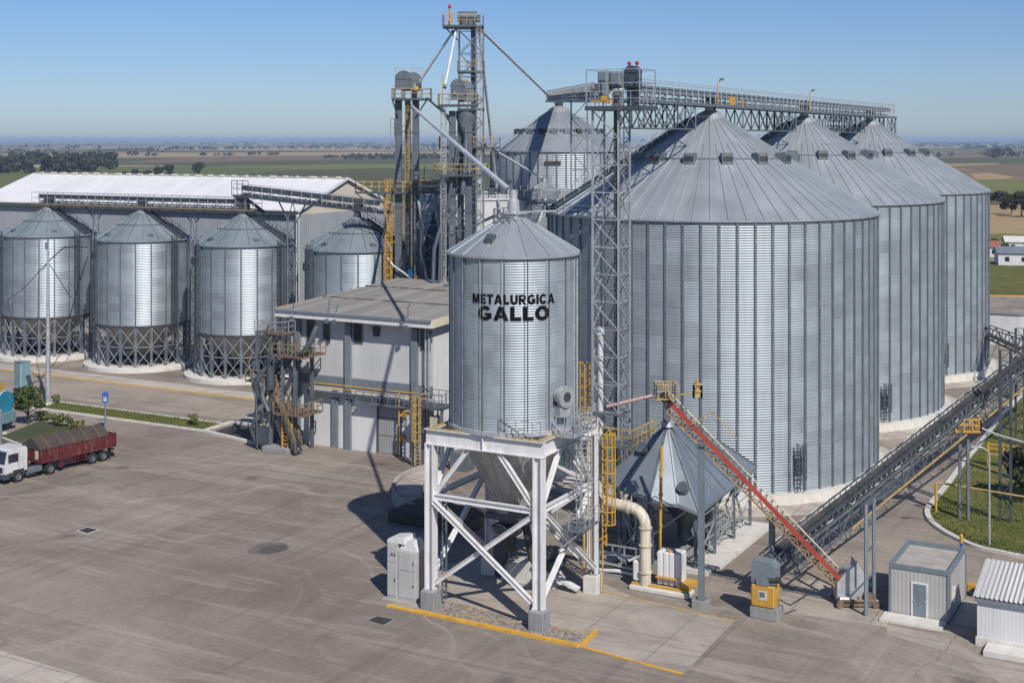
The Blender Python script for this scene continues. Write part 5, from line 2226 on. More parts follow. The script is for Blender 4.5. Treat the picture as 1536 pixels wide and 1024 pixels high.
for i in range(4):
    m = MB()
    x = (1.2, 5.5, 6.4, 14.6)[i]
    m.path([(x, -1.2, 13.3), (x, -1.2, 13.9 + .5 * (i % 2)), (x + .3, -1.2, 14.1 + .5 * (i % 2))], .05, 6)
    m.bb(x - .15, x + .15, -1.7, -1.45, 12.3, 12.7)
    m.build('bracket', 'steel_mid', rf)
m = MB()
m.tube((11, 17.5, 14.2), (11, 17.5, 14.75), 1.0, 20)
m.bb(7.5, 12.5, 16.8, 18.6, 14.1, 14.4)
m.tube((9, 17.5, 14.3), (9, 17.5, 15.2), .5, 14)
m.build('roof_equipment', 'steel_mid', rf)
for x, w in ((1.0, .6), (7.1, .62), (14.75, .62)):
    m = MB()
    m.bb(x - w / 2, x + w / 2, -.4, -.11, 0, 12.5)
    m.build('column', 'grey_blue', t)
m = MB()
m.bb(5.2, 5.85, -.35, -.11, 0, 5.6)
m.build('column', 'grey_blue', t)
for x0, x1, z0, z1 in ((7.6, 8.6, 10.4, 12.3), (15.3, 16.3, 10.3, 12.2), (2.0, 2.9, 10.2, 12.2), (4.0, 4.7, 10.4, 12)):
    m = MB()
    m.bb(x0, x1, -.05, -.005, z0, z1)
    wn = m.build('window', 'glass_dark', t)
    m = MB()
    for a_, b_ in ((x0 - .07, x0 + .03), (x1 - .03, x1 + .07)):
        m.bb(a_, b_, -.09, -.002, z0, z1)
    m.bb(x0 - .07, x1 + .07, -.09, -.002, z1, z1 + .08)
    m.bb(x0 - .07, x1 + .07, -.09, -.002, z0 - .08, z0)
    m.beam((x0 + .1, -.08, z1 - .05), (x1 - .1, -.08, z0 + .8), .04)
    m.build('frame', 'steel_mid', wn)
m = MB()
m.xprism([(9.9, 12.1), (10.7, 12.1), (10.6, 11.2), (10.05, 11.2)], (0, -.28, 0), UX, Z, UY, .26)
m.build('hood_lamp', 'steel_black', t)
# sliding door of three panels
for i in range(3):
    m = MB()
    m.bb(10.45, 12.95, .05, .12, .05 + i * 1.72, .05 + i * 1.72 + 1.64)
    dr = m.build('door_panel', 'door_grey', t)
m = MB()
for x in (10.3, 12.95):
    m.bb(x, x + .15, -.08, .02, 0, 5.3)
m.bb(10.3, 13.1, -.1, .02, 5.3, 5.5)
m.build('door_frame', 'steel_dark', t)
m = MB()
m.bb(13.2, 14.2, -.06, .018, 0, 3.6)
m.bb(13.3, 14.3, -.2, .0, 4.3, 4.9)
m.build('side_door', 'clad_pale', t)
# service pipes and tray across the front
m = MB()
m.tube((2.5, -.75, 6.25), (bl - .1, -.75, 6.25), .065, 8)
m.tube((2.5, -.75, 5.85), (bl - .1, -.75, 5.85), .05, 8)
m.tube((13.3, -.75, 6.2), (13.3, -.75, .3), .07, 8)
m.build('gas_pipe', 'yellow', t)
m = MB()
m.bb(2.5, bl, -.72, -.35, 5.35, 5.5)
m.tube((2.5, -.55, 5.15), (bl, -.55, 5.15), .1, 8)
m.bb(8.5, 14.0, -1.0, -.4, 4.75, 4.95)
for i in range(9):
    m.beam((3 + i * 1.6, -.9, 5.2), (3 + i * 1.6, -.12, 5.2), .08)
m.build('cable_tray', 'steel_mid', t)
m = MB()
m.rail([(8.5, -1.0, 4.95), (14.0, -1.0, 4.95)], 1.0, .9, .03)
m.build('railing', 'steel_mid', t)
m = MB()
m.bb(13.05, 13.6, -.5, -.15, 1.5, 2.1)
m.bb(13.2, 13.9, -.6, -.15, 3.9, 4.5)
m.build('valve', 'yellow', t)
m = MB()
m.tube((15.35, -.5, .1), (15.35, -.5, 6.0), .06, 6)
m.tube((15.7, -.5, .1), (15.7, -.5, 6.0), .05, 6)
m.tube((16.1, -.5, .1), (16.1, -.5, 12.6), .1, 8)
m.tube((16.4, -.4, .1), (16.4, -.4, 12.6), .12, 8)
m.build('downpipe', 'steel_galv', t)
m = MB()
m.beam((1.0, -.3, 12.6), (1.0, -1.25, 12.9), .12)
m.beam((7.1, -.3, 12.0), (7.1, -1.25, 12.9), .12)
m.beam((14.75, -.3, 12.0), (14.75, -1.25, 12.9), .12)
m.beam((bl + .1, -.1, 11.2), (bl + .1, -1.2, 12.7), .1)
m.build('bracket', 'grey_blue', t)

# landing with blue guard rail at the right corner
t = thing('access_platform', 'raised steel landing between the white building and the lettered silo', 'platform', gl(B0, 17.3, -2.0), GA)
platform(t, -1.3, 2.0, -.8, 1.4, 5.6, 'grey_blue', 1.2, .8)
for x in (-1.2, 1.9):
    for y in (-.7, 1.3):
        m = MB()
        m.beam((x, y, 0), (x, y, 5.5), .2)
        m.build('leg', 'steel_mid', t)
m = MB()
m.ladder((-.5, -1.0, .1), (-.5, -1.0, 6.4), (1, 0, 0), .6, .05, .35)
m.cage((-.5, -1.0, 2.5), (-.5, -1.0, 6.6), (1, 0, 0), (0, -1, 0), .42, .05, .7)
m.build('ladder', 'yellow_rail', t)
m = MB()
m.bb(.4, 1.5, -.3, .6, 2.0, 4.6)
m.build('cabinet', 'cream_metal', t)
m = MB()
for i in range(5):
    m.path([(-1.0 + i * .5, 1.0, .2), (-.8 + i * .5, .9, 2.2), (-1.1 + i * .55, .6, 3.6), (-.9 + i * .5, .9, 5.4)], .07, 6)
m.bb(-.9, .0, -.2, .9, .1, 1.3)
m.bb(2.6, 4.4, -.4, 1.0, .05, 1.6)
m.build('pipework', 'steel_mid', t)

# ---------------------------------------------------------------- stair structure left of the building
t = thing('stair_tower', 'rusty zigzag steel stair with yellow rails in front of the white building', 'stairs', gl(B0, 1.2, -2.6), GA)
for (x, y) in ((-2.2, -1.4), (-2.2, 1.2), (2.4, -1.4), (2.4, 1.2), (-.6, -1.4), (.9, -1.4)):
    m = MB()
    m.hbeam((x, y, 0), (x, y, 9.9 if x > -2 else 11.4), .30, .30, .05, (0, 1, 0))
    m.build('post', 'steel_mid', t)
m = MB()
m.cbox(-.9, 2.2, -2.4, -.9, 0, .55, .05)
m.build('footing', 'concrete_grey', t)
for (x0, x1, y0, y1, z, r_) in ((.2, 4.0, -2.2, 1.3, 9.4, 'rail_worn'), (-3.4, -.4, -1.8, 1.3, 6.6, 'rail_worn'), (.6, 4.0, -2.4, .8, 3.9, 'rail_worn'), (-3.2, .2, -.6, 1.4, 11.2, 'steel_galv')):
    m = MB()
    m.bb(x0, x1, y0, y1, z - .16, z)
    p = m.build('landing', 'rust', t)
    m = MB()
    m.rail([(x0, y0, z), (x1, y0, z), (x1, y1, z)], 1.1, .9, .04)
    m.build('railing', r_, p)
for (a, b, y) in (((.9, 3.9), (-1.2, 6.6), -1.2), ((-1.2, 6.6), (1.4, 9.4), -.2), ((3.2, .3), (1.6, 3.9), -1.9)):
    m = MB()
    a_, b_ = V((a[0], y, a[1])), V((b[0], y, b[1]))
    for s in (-.45, .45):
        m.beam(a_ + V((0, s, 0)), b_ + V((0, s, 0)), .08, .26)
    n = int((b_ - a_).length / .3)
    for i in range(n):
        q = a_ + (b_ - a_) * ((i + .5) / n)
        m.bb(q.x - .14, q.x + .14, y - .44, y + .44, q.z, q.z + .04)
    fl = m.build('flight', 'steel_dark', t)
    m = MB()
    for s in (-.48, .48):
        m.rail([a_ + V((0, s, .1)), b_ + V((0, s, .1))], 1.05, 1.0, .04)
    m.build('handrail', 'rail_worn', fl)
m = MB()
for z0, z1 in ((.4, 3.7), (3.9, 6.5), (6.7, 9.3)):
    m.beam((-2.2, -1.4, z0), (-.6, -1.4, z1), .1)
    m.beam((-.6, -1.4, z0), (-2.2, -1.4, z1), .1)
    m.beam((-2.2, -1.4, z0), (-2.2, 1.2, z1), .1)
    m.beam((.9, -1.4, z1), (2.4, -1.4, z0), .08)
m.build('bracing', 'steel_dark', t)
m = MB()
m.path([(-1.8, -1.9, .2), (-1.9, -2.0, 5), (-2.6, -1.8, 7.2), (-2.2, -1.0, 10), (-1.4, -.6, 12)], .13, 7)
m.path([(-1.2, -1.9, .2), (-1.0, -2.1, 4.4), (-1.6, -1.9, 6.8), (-1.2, -.9, 9), (-.4, -.5, 11.2)], .08, 7)
m.path([(2.8, -1.5, 9.4), (3.7, -1.7, 9.9), (4.3, -1.4, 11.0), (4.3, -.6, 12.1)], .28, 9)
m.tube((1.9, -1.6, 9.4), (1.9, -1.6, 11.4), .1, 8)
m.build('duct', 'steel_dark', t)
pr = random.Random(9)
for i in range(12):
    x, z = pr.uniform(-2.8, 1.2), pr.uniform(.3, 6)
    m = MB()
    m.path([(x, -1.7, z), (x + pr.uniform(-.6, .6), -2.0, z + 1.5), (x + pr.uniform(-1.2, 1.0), -1.6, z + 3), (x + pr.uniform(-1, 1), -.4, z + pr.uniform(4, 5.5))], pr.choice((.06, .09, .14, .2)), 7)
    m.build('pipe', pr.choice(('steel_dark', 'steel_mid', 'rust', 'steel_dark')), t)
m = MB()
m.path([(.6, -1.2, 5.2), (1.3, -1.3, 6.2), (2.0, -1.3, 7.6), (2.8, -1.1, 8.9)], .2, 8)
m.build('duct', 'steel_dark', t)
m = MB()
m.ladder((1.5, -1.8, .5), (1.5, -1.8, 3.9), (1, 0, 0), .7, .07, .35)
m.tube((2.3, -1.8, .5), (2.3, -1.8, 3.8), .1, 8)
m.build('ladder', 'yellow', t)
m = MB()
m.bb(-1.9, -.9, -2.0, -1.2, .6, 2.2)
m.build('motor', 'steel_dark', t)
m = MB()
m.tube((-.2, -1.9, 6.0), (-.2, -1.9, 8.2), .4, 12)
m.build('pressure_vessel', 'steel_dark', t)
# ---------------------------------------------------------------- pyramid-roofed hopper shelter
Fc = V((12.9, 92.0, 0))
t = thing('hopper_shelter', 'grey metal pyramid roof on posts beneath the red conveyor', 'shelter', gl(Fc, 0, 0), GA)
# local: x along U, y along W, front corner at the origin
eav = [(0, 0, 4.3), (0, 5.5, 4.5), (0, 12.6, 4.8), (-7.0, 12.6, 5.3), (-7.2, .3, 5.75), (-5.6, -.35, 5.35), (-3.4, -.75, 4.85), (-1.5, -.1, 4.7)]
ap = V((-3.5, 3.0, 9.5))
rid = V((-3.2, 8.2, 8.3))
m = MB()
bot = [V(p) for p in eav]
n = len(bot)
tops = [ap, ap, rid, rid, ap, ap, ap, ap]
for i in range(n):
    a, b = bot[i], bot[(i + 1) % n]
    ta, tb = tops[i], tops[(i + 1) % n]
    if (ta - tb).length < 1e-6:
        m.add([a, b, ta], [(0, 1, 2)])
    else:
        m.add([a, b, tb, ta], [(0, 1, 2, 3)])
    m.beam(a - Z * .1, b - Z * .1, .12, .22)
rf = m.build('roof', 'roof_shelter', t)
m = MB()
for i in range(n):
    m.beam(bot[i] + Z * .06, tops[i] + Z * .06, .12, .1)
m.beam(ap + Z * .06, rid + Z * .06, .16, .12)
m.build('ridge_cap', 'steel_mid', rf)
m = MB()
for i in range(n):
    a, b = bot[i], bot[(i + 1) % n]
    ta, tb = tops[i], tops[(i + 1) % n]
    k = max(1, int((b - a).length / 1.6))
    for j in range(1, k):
        f = j / k
        q, r_ = a + (b - a) * f, ta + (tb - ta) * f
        m.beam(q + Z * .03, q + (r_ - q) * .97 + Z * .03, .05, .07)
m.build('seam', 'steel_mid', rf)
m = MB()
m.lathe([(.5, 0), (.4, .35), (.12, .5)], 12, ap - Z * .15)
m.build('peak_cap', 'steel_galv', rf)
for (f, i, g_) in ((.45, 4, .5), (.78, 7, .55)):
    m = MB()
    a = bot[i] + (bot[(i + 1) % n] - bot[i]) * g_
    q = ap + (a - ap) * f
    m.tube(q + Z * .0, q + Z * .3 + V((-.1, -.3, 0)), .42, 14)
    m.build('hatch', 'steel_mid', rf)
m = MB()
for i in (3, 4):
    m.beam(bot[4] + Z * .5 + V((-.1, 0, 0)), ap + Z * .5, .06)
    m.beam(bot[4] + Z * .0, bot[4] + Z * .5, .06)
m.build('edge_rail', 'yellow_rail', rf)
for (x, y) in ((-.4, .4), (-.4, 4.2), (-.4, 8.4), (-.4, 12.2), (-6.4, 1.0), (-6.4, 6.5), (-6.4, 12.2), (-3.4, -.2)):
    m = MB()
    m.hbeam((x, y, .3), (x, y, 4.3), .2, .2, .035, (0, 1, 0))
    m.build('post', 'steel_mid', t)
m = MB()
for (y0, y1) in ((.4, 4.2), (4.2, 8.4), (8.4, 12.2)):
    for z in (1.7, 2.7, 3.6):
        m.beam((-.4, y0, z), (-.4, y1, z), .07)
    m.beam((-.4, y0, .5), (-.4, y1, 2.6), .07)
    m.beam((-.4, y1, .5), (-.4, y0, 2.6), .07)
m.build('bracing', 'steel_galv', t)
m = MB()
for (y0, y1) in ((1.0, 4.2), (4.2, 8.4), (8.4, 12.2)):
    m.beam((-6.4, y0, .5), (-6.4, y1, 3.6), .07)
    m.beam((-6.4, y1, .5), (-6.4, y0, 3.6), .07)
m.beam((-6.4, 1.0, .5), (-3.4, -.2, 3.6), .07)
m.beam((-3.4, -.2, .5), (-6.4, 1.0, 3.6), .07)
m.build('bracing', 'steel_galv', t)
m = MB()
m.lathe([(1.9, 4.4), (1.9, 3.9), (.55, 1.9), (.5, .8)], 24, (-3.0, 5.0, 0))
m.lathe([(1.9, 4.4), (1.9, 3.9), (.55, 1.9), (.5, .8)], 24, (-3.0, 9.6, 0))
m.build('hopper', 'steel_dark', t)
m = MB()
m.bb(-1.2, .6, .0, 1.2, 0, .3)
m.prism([(-1.3, 1.6), (.9, 1.6), (1.0, 13.4), (-1.3, 13.4)], 0, .28)
m.build('footing', 'concrete_pale', t)
m = MB()
m.prism([(-7, .2), (-1.35, .2), (-1.35, 13.2), (-7, 13.2)], 0, .2)
m.build('floor_slab', 'concrete_grey', t)
for i in range(5):
    m = MB()
    y = 1.5 + i * 2.4
    m.path([(-.55, y, .6), (-.9, y + .3, 1.6), (-1.2, y + .2, 2.6), (-.8, y + .8, 3.7)], .09, 6)
    m.build('riser_pipe', 'steel_mid', t)
for bxx in ((-2.2, -1.2, 5.0, 6.6, .25, 1.5), (-5.2, -3.8, .3, 1.6, .2, 1.3)):
    m = MB()
    m.cbox(*bxx, .06)
    m.build('motor_box', 'steel_mid', t)

m = MB()
for (x, y0, y1) in ((-.42, 4.3, 8.3),):
    for k in range(9):
        m.beam((x, y0 + k * .5, .9), (x, y0 + k * .5, 3.3), .035)
    for k in range(6):
        m.beam((x, y0, .9 + k * .48), (x, y1, .9 + k * .48), .035)
m.build('mesh_screen', 'steel_galv', t)
m = MB()
m.xprism([(0, 0), (3.2, 2.6), (3.2, 2.72), (0, .12)], (-4.6, 1.4, 1.3), UX, Z, UY, 1.4)
m.build('chute', 'steel_galv', t)
pr = random.Random(21)
for i in range(8):
    x, y = pr.uniform(-6.2, -4.2), pr.uniform(.6, 2.5)
    m = MB()
    m.path([(x, y, .3), (x + pr.uniform(-.4, .4), y - .2, 1.6), (x + pr.uniform(-.6, .6), y, 2.8), (x + pr.uniform(-.6, .8), y + .3, 4.2)], pr.choice((.05, .08, .12)), 6)
    m.build('pipe', pr.choice(('steel_galv', 'steel_mid', 'steel_dark')), t)

# pump skid, pale pipe, white filters next to the shelter
pb_ = G(968, 884)
t = thing('duct_pipe', 'wide cream pipe with an elbow standing beside the lettered silo', 'pipe', pb_, GA)
bz = 5.35
m = MB()
el = [V((0, 0, .35)), V((0, 0, bz - 1.1))]
for k in range(1, 7):
    q = PI / 2 * k / 6
    el.append(V((-1.1 + 1.1 * math.cos(q), 0, bz - 1.1 + 1.1 * math.sin(q))))
el.append(V((-3.9, .15, bz + .2)))
m.path(el, .38, 16)
m.build('tube', 'cream_metal', t)
m = MB()
for z in (1.2, 3.0, bz - 1.2):
    m.tube((0, 0, z - .05), (0, 0, z + .05), .46, 16)
m.tube((-1.25, 0, bz), (-1.12, 0, bz), .46, 16)
m.tube((0, 0, .1), (0, 0, .36), .36, 16, .44)
m.build('collar', 'cream_metal', t)
t = thing('filter_unit', 'rusty yellow skid with white filter boxes at the foot of the cream pipe', 'machine', pb_ + U * .6 + W * .6, GA)
m = MB()
m.cbox(-1.6, 2.6, -1.1, .2, 0, .32, .05)
m.build('base', 'concrete_pale', t)
m = MB()
for i, x in enumerate((.3, .72, 1.14, 1.56)):
    m.cbox(x - .19, x + .19, -.3, .75 + .15, .45, 2.6 - .0 * i, .05)
m.build('filter_box', 'white_steel', t)
m = MB()
m.cbox(-1.5, -.95, -.75, -.2, .5, 1.9, .12)
m.build('filter_box', 'white_steel', t)
m = MB()
m.bb(-1.5, 2.4, -.85, -.6, .33, .45)
m.bb(1.7, 2.5, -.6, 1.0, .35, .7)
m.bb(.1, 1.7, -.55, -.35, .9, 1.0)
m.build('skid_frame', 'yellow', t)
m = MB()
m.tube((.95, .1, 2.6), (.95, .1, 2.75), .3, 10)
m.build('lid', 'yellow_rail', t)
ypost = G(989, 868)
t = thing('standpipe', 'tall thin yellow standpipe in front of the pyramid roof', 'pipe', ypost, 0)
m = MB()
m.tube((0, 0, 0), (.2, .4, 9.0), .11, 8)
m.build('tube', 'yellow', t)
m = MB()
for z in (1.5, 3.6, 5.7, 7.4):
    m.tube((z * .022, z * .044, z - .08), (z * .022, z * .044, z + .08), .16, 8)
m.build('collar', 'yellow_rail', t)
t = thing('pump_skid', 'low tangle of silver pumps and pipes between the lettered silo and cream pipe', 'machine', G(932, 858), GA)
m = MB()
m.bb(-2.2, 1.6, -1.2, 1.4, .0, .18)
m.build('base', 'concrete_grey', t)
m = MB()
m.rail([(-2.1, 1.2, .2), (1.5, 1.2, .2), (1.5, -1.1, .2)], 1.2, .8, .05)
m.beam((-2.1, -1.0, .9), (1.5, -1.0, .7), .12)
m.build('frame', 'steel_galv', t)
for i, (x, y, z) in enumerate(((-1.5, -.6, .5), (-.4, -.8, .55), (.7, -.6, .5), (-.9, .5, .6), (.6, .6, .7))):
    m = MB()
    m.tube((x - .4, y, z), (x + .35, y + .1, z), .28, 12)
    m.tube((x + .35, y + .1, z), (x + .6, y + .1, z), .16, 10)
    m.bb(x - .3, x + .3, y - .2, y + .2, .18, z - .2)
    m.build('pump', ('steel_galv', 'steel_black', 'steel_mid')[i % 3], t)
m = MB()
m.path([(-2.0, -.9, .4), (-1, -1.1, .3), (.2, -1.1, .45), (1.4, -.9, .3)], .13, 8)
m.path([(-1.6, .2, 1.0), (-.6, .3, 1.2), (.6, .0, .9), (1.4, .4, 1.3)], .09, 8)
m.build('pipework', 'spout_galv', t)
m = MB()
m.path([(-2.3, -.6, .2), (-2.2, -.5, 1.5), (-1.6, -.3, 2.0), (-1.5, .2, 1.0)], .06, 6)
m.path([(-2.4, .4, .2), (-2.0, .4, 1.8), (-1.4, .7, 2.2)], .06, 6)
m.build('hose', 'yellow', t)

# grey cabinet, discharge machine, dark slab and curved wall around the lettered silo
cb = V(G(612, 897))
t = thing('electrical_cabinet', 'large pale grey cabinet with a peaked top beside the white frame', 'cabinet', cb, GA)
m = MB()
m.cbox(-1.15, -.35, -.75, .75, .1, 3.7, .03)
m.cbox(-.33, 1.1, -.75, .75, .1, 3.3, .03)
m.build('body', 'cab_grey', t)
m = MB()
m.xprism([(-1.2, 3.72), (.2, 3.72), (.1, 4.15), (-1.1, 3.95)], (0, -.7, 0), UX, Z, UY, 1.4)
m.xprism([(-.3, 3.32), (1.1, 3.32), (.75, 4.0), (.1, 3.9)], (0, -.6, 0), UX, Z, UY, 1.1)
m.build('top_hood', 'white_steel', t)
for x0, x1, z0, z1 in ((-1.08, -.42, 2.5, 3.5), (-1.08, -.42, .3, 2.4), (-.22, 1.0, .3, 2.0), (-.22, 1.0, 2.1, 3.1)):
    m = MB()
    m.bb(x0, x1, -.79, -.752, z0, z1)
    dr = m.build('door', 'cab_grey', t)
    m = MB()
    m.bb(x1 - .12, x1 - .08, -.83, -.79, (z0 + z1) / 2 - .1, (z0 + z1) / 2 + .1)
    m.build('handle', 'steel_black', dr)
m = MB()
m.xprism([(0, 0), (.16, .26), (.32, 0)], (-.9, -.80, 2.9), UX, Z, UY, .008)
m.build('warning_sign', 'steel_mid', t)
m = MB()
m.bb(-1.4, 1.7, -1.0, .9, 0, .1)
m.build('base', 'concrete', t)
t = thing('weigh_platform', 'low dark platform in the shade behind the white frame', 'platform', G(640, 782), GA)
m = MB()
m.cbox(-2.6, 4.6, -1.6, 2.6, 0, .9, .06)
m.build('deck', 'steel_black', t)
m = MB()
m.bb(-2.4, 4.4, -1.4, 2.4, .9, .96)
m.build('deck_plate', 'drain_iron', t)
wc = G(672, 742)
wp = [V((wc.x, wc.y, 0)) + V((4.6 * math.cos(q), 7.5 * math.sin(q), 0)) for q in [R(118 + k * 8) for k in range(16)]]
t = thing('retaining_wall', 'low curved concrete wall behind the white frame', 'wall', wp[8], 0)
m = MB()
for a, b in zip(wp[:-1], wp[1:]):
    m.beam(a + Z * .5, b + Z * .5, .3, 1.0)
m.build('wall_face', 'concrete', t, True)
m = MB()
m.prism([p + (wc - p) * .06 for p in wp], .0, .72)
m.build('ramp_fill', 'slab_pale', t, True)
t = thing('discharge_machine', 'pale shrouded machine on the ground under the lettered silo', 'machine', G(790, 868), GA)
m = MB()
m.xprism([(-1.6, 0), (2.6, 0), (2.0, 1.0), (.6, 1.5), (-.8, 1.2)], (0, -.9, 0), UX, Z, UY, 1.8)
m.build('shroud', 'concrete_pale', t)
m = MB()
m.bb(1.2, 2.0, -1.2, 1.2, 1.0, 2.2)
m.tube((2.2, -.9, 1.3), (2.2, .9, 1.3), .38, 14)
m.build('motor', 'steel_dark', t)
m = MB()
m.bb(-2.2, -1.6, -.5, .5, .0, 2.6)
m.build('pillar', 'steel_dark', t)
m = MB()
m.beam((1.0, -.9, 1.4), (4.4, -1.0, .3), .5, .2)
m.build('chute', 'white_steel', t)

# ---------------------------------------------------------------- steel posts
def post(px, py, top, label, w=.34, rz=GA, group='grey steel posts around the conveyors'):
    b = G(px, py)
    t = thing('steel_post', label, 'post', b, rz, group)
    m = MB()
    m.cbox(-.52, .52, -.42, .42, -.05, .55, .04)
    m.build('footing', 'concrete_grey', t)
    m = MB()
    m.hbeam((0, 0, .55), (0, 0, top), w, w, .05, (0, 1, 0))
    for z in range(1, int(top), 1):
        m.bb(-w / 2 + .02, w / 2 - .02, -.03, .03, z, z + .08)
    m.build('shaft', 'grey_blue', t)
    m = MB()
    m.bb(-.3, .3, -.3, .3, top, top + .08)
    m.build('cap_plate', 'steel_mid', t)
    m = MB()
    m.bb(-.28, .28, -.28, .28, .55, .59)
    m.build('base_plate', 'steel_mid', t)
    return t


post(1052, 911, 10.4, 'tall grey post holding the upper end of the red conveyor')
post(1158, 893, 5.0, 'shorter grey post behind the yellow drive box')

# ---------------------------------------------------------------- red loading conveyor
ra, rb_ = V((22.05, 86.4, .75)), V((9.95, 86.4, 13.3))
t = thing('red_conveyor', 'steep red and cream conveyor leaning up over the pyramid roof', 'conveyor', (ra.x, ra.y, 0), 0)
d = (rb_ - ra).normalized()
nn = V((0, 1, 0))
up = nn.cross(d)
if up.z < 0:
    up = -up
m = MB()
m.beam(ra - nn * .3, rb_ - nn * .3, .09, .30, up)
m.beam(ra + nn * .3, rb_ + nn * .3, .09, .26, up)
m.build('side_panel', 'red_paint', t, True)
m = MB()
m.beam(ra + up * .44 + nn * .2, rb_ + up * .44 + nn * .2, .08, .09, up)
m.build('cover', 'cream_metal', t, True)
m = MB()
for i in range(34):
    q = ra + d * (.3 + i * .5)
    m.beam(q + up * .16 - nn * .3, q + up * .42 + nn * .2, .06)
    m.beam(q + up * .16 + nn * .3, q + up * .42 + nn * .2, .05)
m.build('cross_bar', 'rust', t, True)
m = MB()
L = (rb_ - ra).length
for i in range(int(L / .55)):
    q = ra + d * (i * .55 + .3) + up * .02
    m.tube(q - nn * .28, q + nn * .28, .06, 8)
m.beam(ra + up * .08, rb_ + up * .08, .4, .03, up)
m.build('idler', 'steel_black', t, True)
m = MB()
lo = -.55
for s in (-1, 1):
    m.beam(ra + d * .8 + up * lo + nn * .28 * s, rb_ - d * .6 + up * lo + nn * .28 * s, .07)
    m.truss(ra + d * .8 - up * .22 + nn * .28 * s, rb_ - d * .6 - up * .22 + nn * .28 * s, ra + d * .8 + up * lo + nn * .28 * s, rb_ - d * .6 + up * lo + nn * .28 * s, 30, .05)
m.build('truss', 'truss_dull', t, True)
m = MB()
tp = rb_ + d * .1
m.bb(tp.x - .6, tp.x + .6, tp.y - .6, tp.y + .6, tp.z - .1, tp.z - .02)
m.rail([V((tp.x - .6, tp.y - .6, tp.z)), V((tp.x + .6, tp.y - .6, tp.z)), V((tp.x + .6, tp.y + .6, tp.z)), V((tp.x - .6, tp.y + .6, tp.z))], .9, .8, .03, closed=True)
for k in range(14):
    q0, q1 = 2 * PI * k / 14, 2 * PI * (k + 1) / 14
    c = V((tp.x + .5, tp.y - .75, tp.z + .55))
    m.beam(c + V((.35 * math.cos(q0), 0, .6 * math.sin(q0))), c + V((.35 * math.cos(q1), 0, .6 * math.sin(q1))), .07)
m.beam(tp + V((.7, -.7, .3)), tp + V((2.0, -.7, .3)), .07)
m.rail([V((tp.x + 1.8, tp.y - .9, tp.z + .05)), V((tp.x + 2.3, tp.y - .9, tp.z + .05)), V((tp.x + 2.3, tp.y - .5, tp.z + .05)), V((tp.x + 1.8, tp.y - .5, tp.z + .05))], .9, .4, .04, closed=True)
m.bb(tp.x + 1.85, tp.x + 2.2, tp.y - .85, tp.y - .55, tp.z + .15, tp.z + .6)
m.bb(tp.x + 1.95, tp.x + 2.1, tp.y - .85, tp.y - .55, tp.z + .6, tp.z + 1.3)
m.build('head_guard', 'yellow_rail', t, True)
m = MB()
m.beam(tp + V((1.6, -.5, -1.7)), tp + V((3.1, -.6, -.9)), .06)
m.beam(tp + V((3.1, -.6, -.9)), tp + V((4.6, -.6, -2.6)), .06)
m.build('lever', 'yellow_rail', t, True)
m = MB()
m.tube(rb_ - nn * .45, rb_ + nn * .45, .34, 14)
m.build('head_drum', 'steel_black', t, True)
m = MB()
apw = gl(Fc, 0, 0) + U * ap.x + W * ap.y + Z * ap.z
m.path([rb_ + V((.15, .4, -.6)), rb_ + V((.35, 1.6, -1.6)), apw + Z * .4], .22, 10)
m.build('spout', 'white_steel', t, True)
m = MB()
m.xprism([(-1.1, 0), (.9, 0), (.9, 1.4), (.3, 2.3), (-.5, 1.9), (-1.1, 1.1)], (ra.x, ra.y - .5, .35), UX, Z, UY, 1.0)
m.bb(ra.x + .1, ra.x + .2, ra.y - .7, ra.y + .7, 1.3, 2.9)
m.build('boot', 'steel_galv', t, True)
m = MB()
for s in (-.8, .8):
    m.beam((ra.x - 1.2, ra.y + s, .2), (ra.x + 1.5, ra.y + s, .2), .18)
for k in range(4):
    m.beam((ra.x - 1.0 + k * .8, ra.y - .8, .22), (ra.x - 1.0 + k * .8, ra.y + .8, .22), .1)
for x in (-1.0, 1.3):
    m.tube((ra.x + x, ra.y - 1.0, .25), (ra.x + x, ra.y - .8, .25), .25, 12)
m.tube((ra.x - .9, ra.y - .9, .5), (ra.x + 1.3, ra.y - .9, .45), .09, 8)
m.bb(ra.x + .6, ra.x + 1.3, ra.y - .8, ra.y - .2, .3, .9)
m.build('trolley', 'rust', t, True)
pr = random.Random(3)
for i in range(12):
    q = V((ra.x + pr.uniform(-1.3, 1.6), ra.y + pr.uniform(-1.1, .9), pr.uniform(.3, .8)))
    m = MB()
    m.beam(q, q + V((pr.uniform(-.7, .7), pr.uniform(-.4, .4), pr.uniform(-.25, .35))), pr.uniform(.07, .22), pr.uniform(.06, .14))
    m.build('fitting', pr.choice(('rust', 'yellow_rail', 'cream_metal', 'steel_dark')), t, True)
m = MB()
m.tube((ra.x - 1.0, ra.y - .7, .5), (ra.x - .3, ra.y - .7, .5), .2, 10)
m.build('motor', 'steel_galv', t, True)
m = MB()
m.bb(ra.x + .9, ra.x + 1.5, ra.y + .1, ra.y + .8, .3, 1.1)
m.build('motor', 'steel_galv', t, True)

# twin-leg support next to the red conveyor's foot
b = (G(1299, 923) + G(1311, 910)) / 2
t = thing('support_trestle', 'pair of slim grey posts with rungs at the foot of the red conveyor', 'post', b, 0)
for px, py in ((1299, 923), (1311, 910)):
    q = G(px, py)
    m = MB()
    m.beam(q, V((q.x, q.y, 7.0)), .2)
    m.build('leg', 'grey_blue', t, True)
qa, qb = G(1299, 923), G(1311, 910)
for z in (.4, 2.2, 4.0, 5.6, 6.9):
    m = MB()
    m.beam(V((qa.x, qa.y, z)), V((qb.x, qb.y, z)), .08)
    m.build('rung', 'steel_mid', t, True)

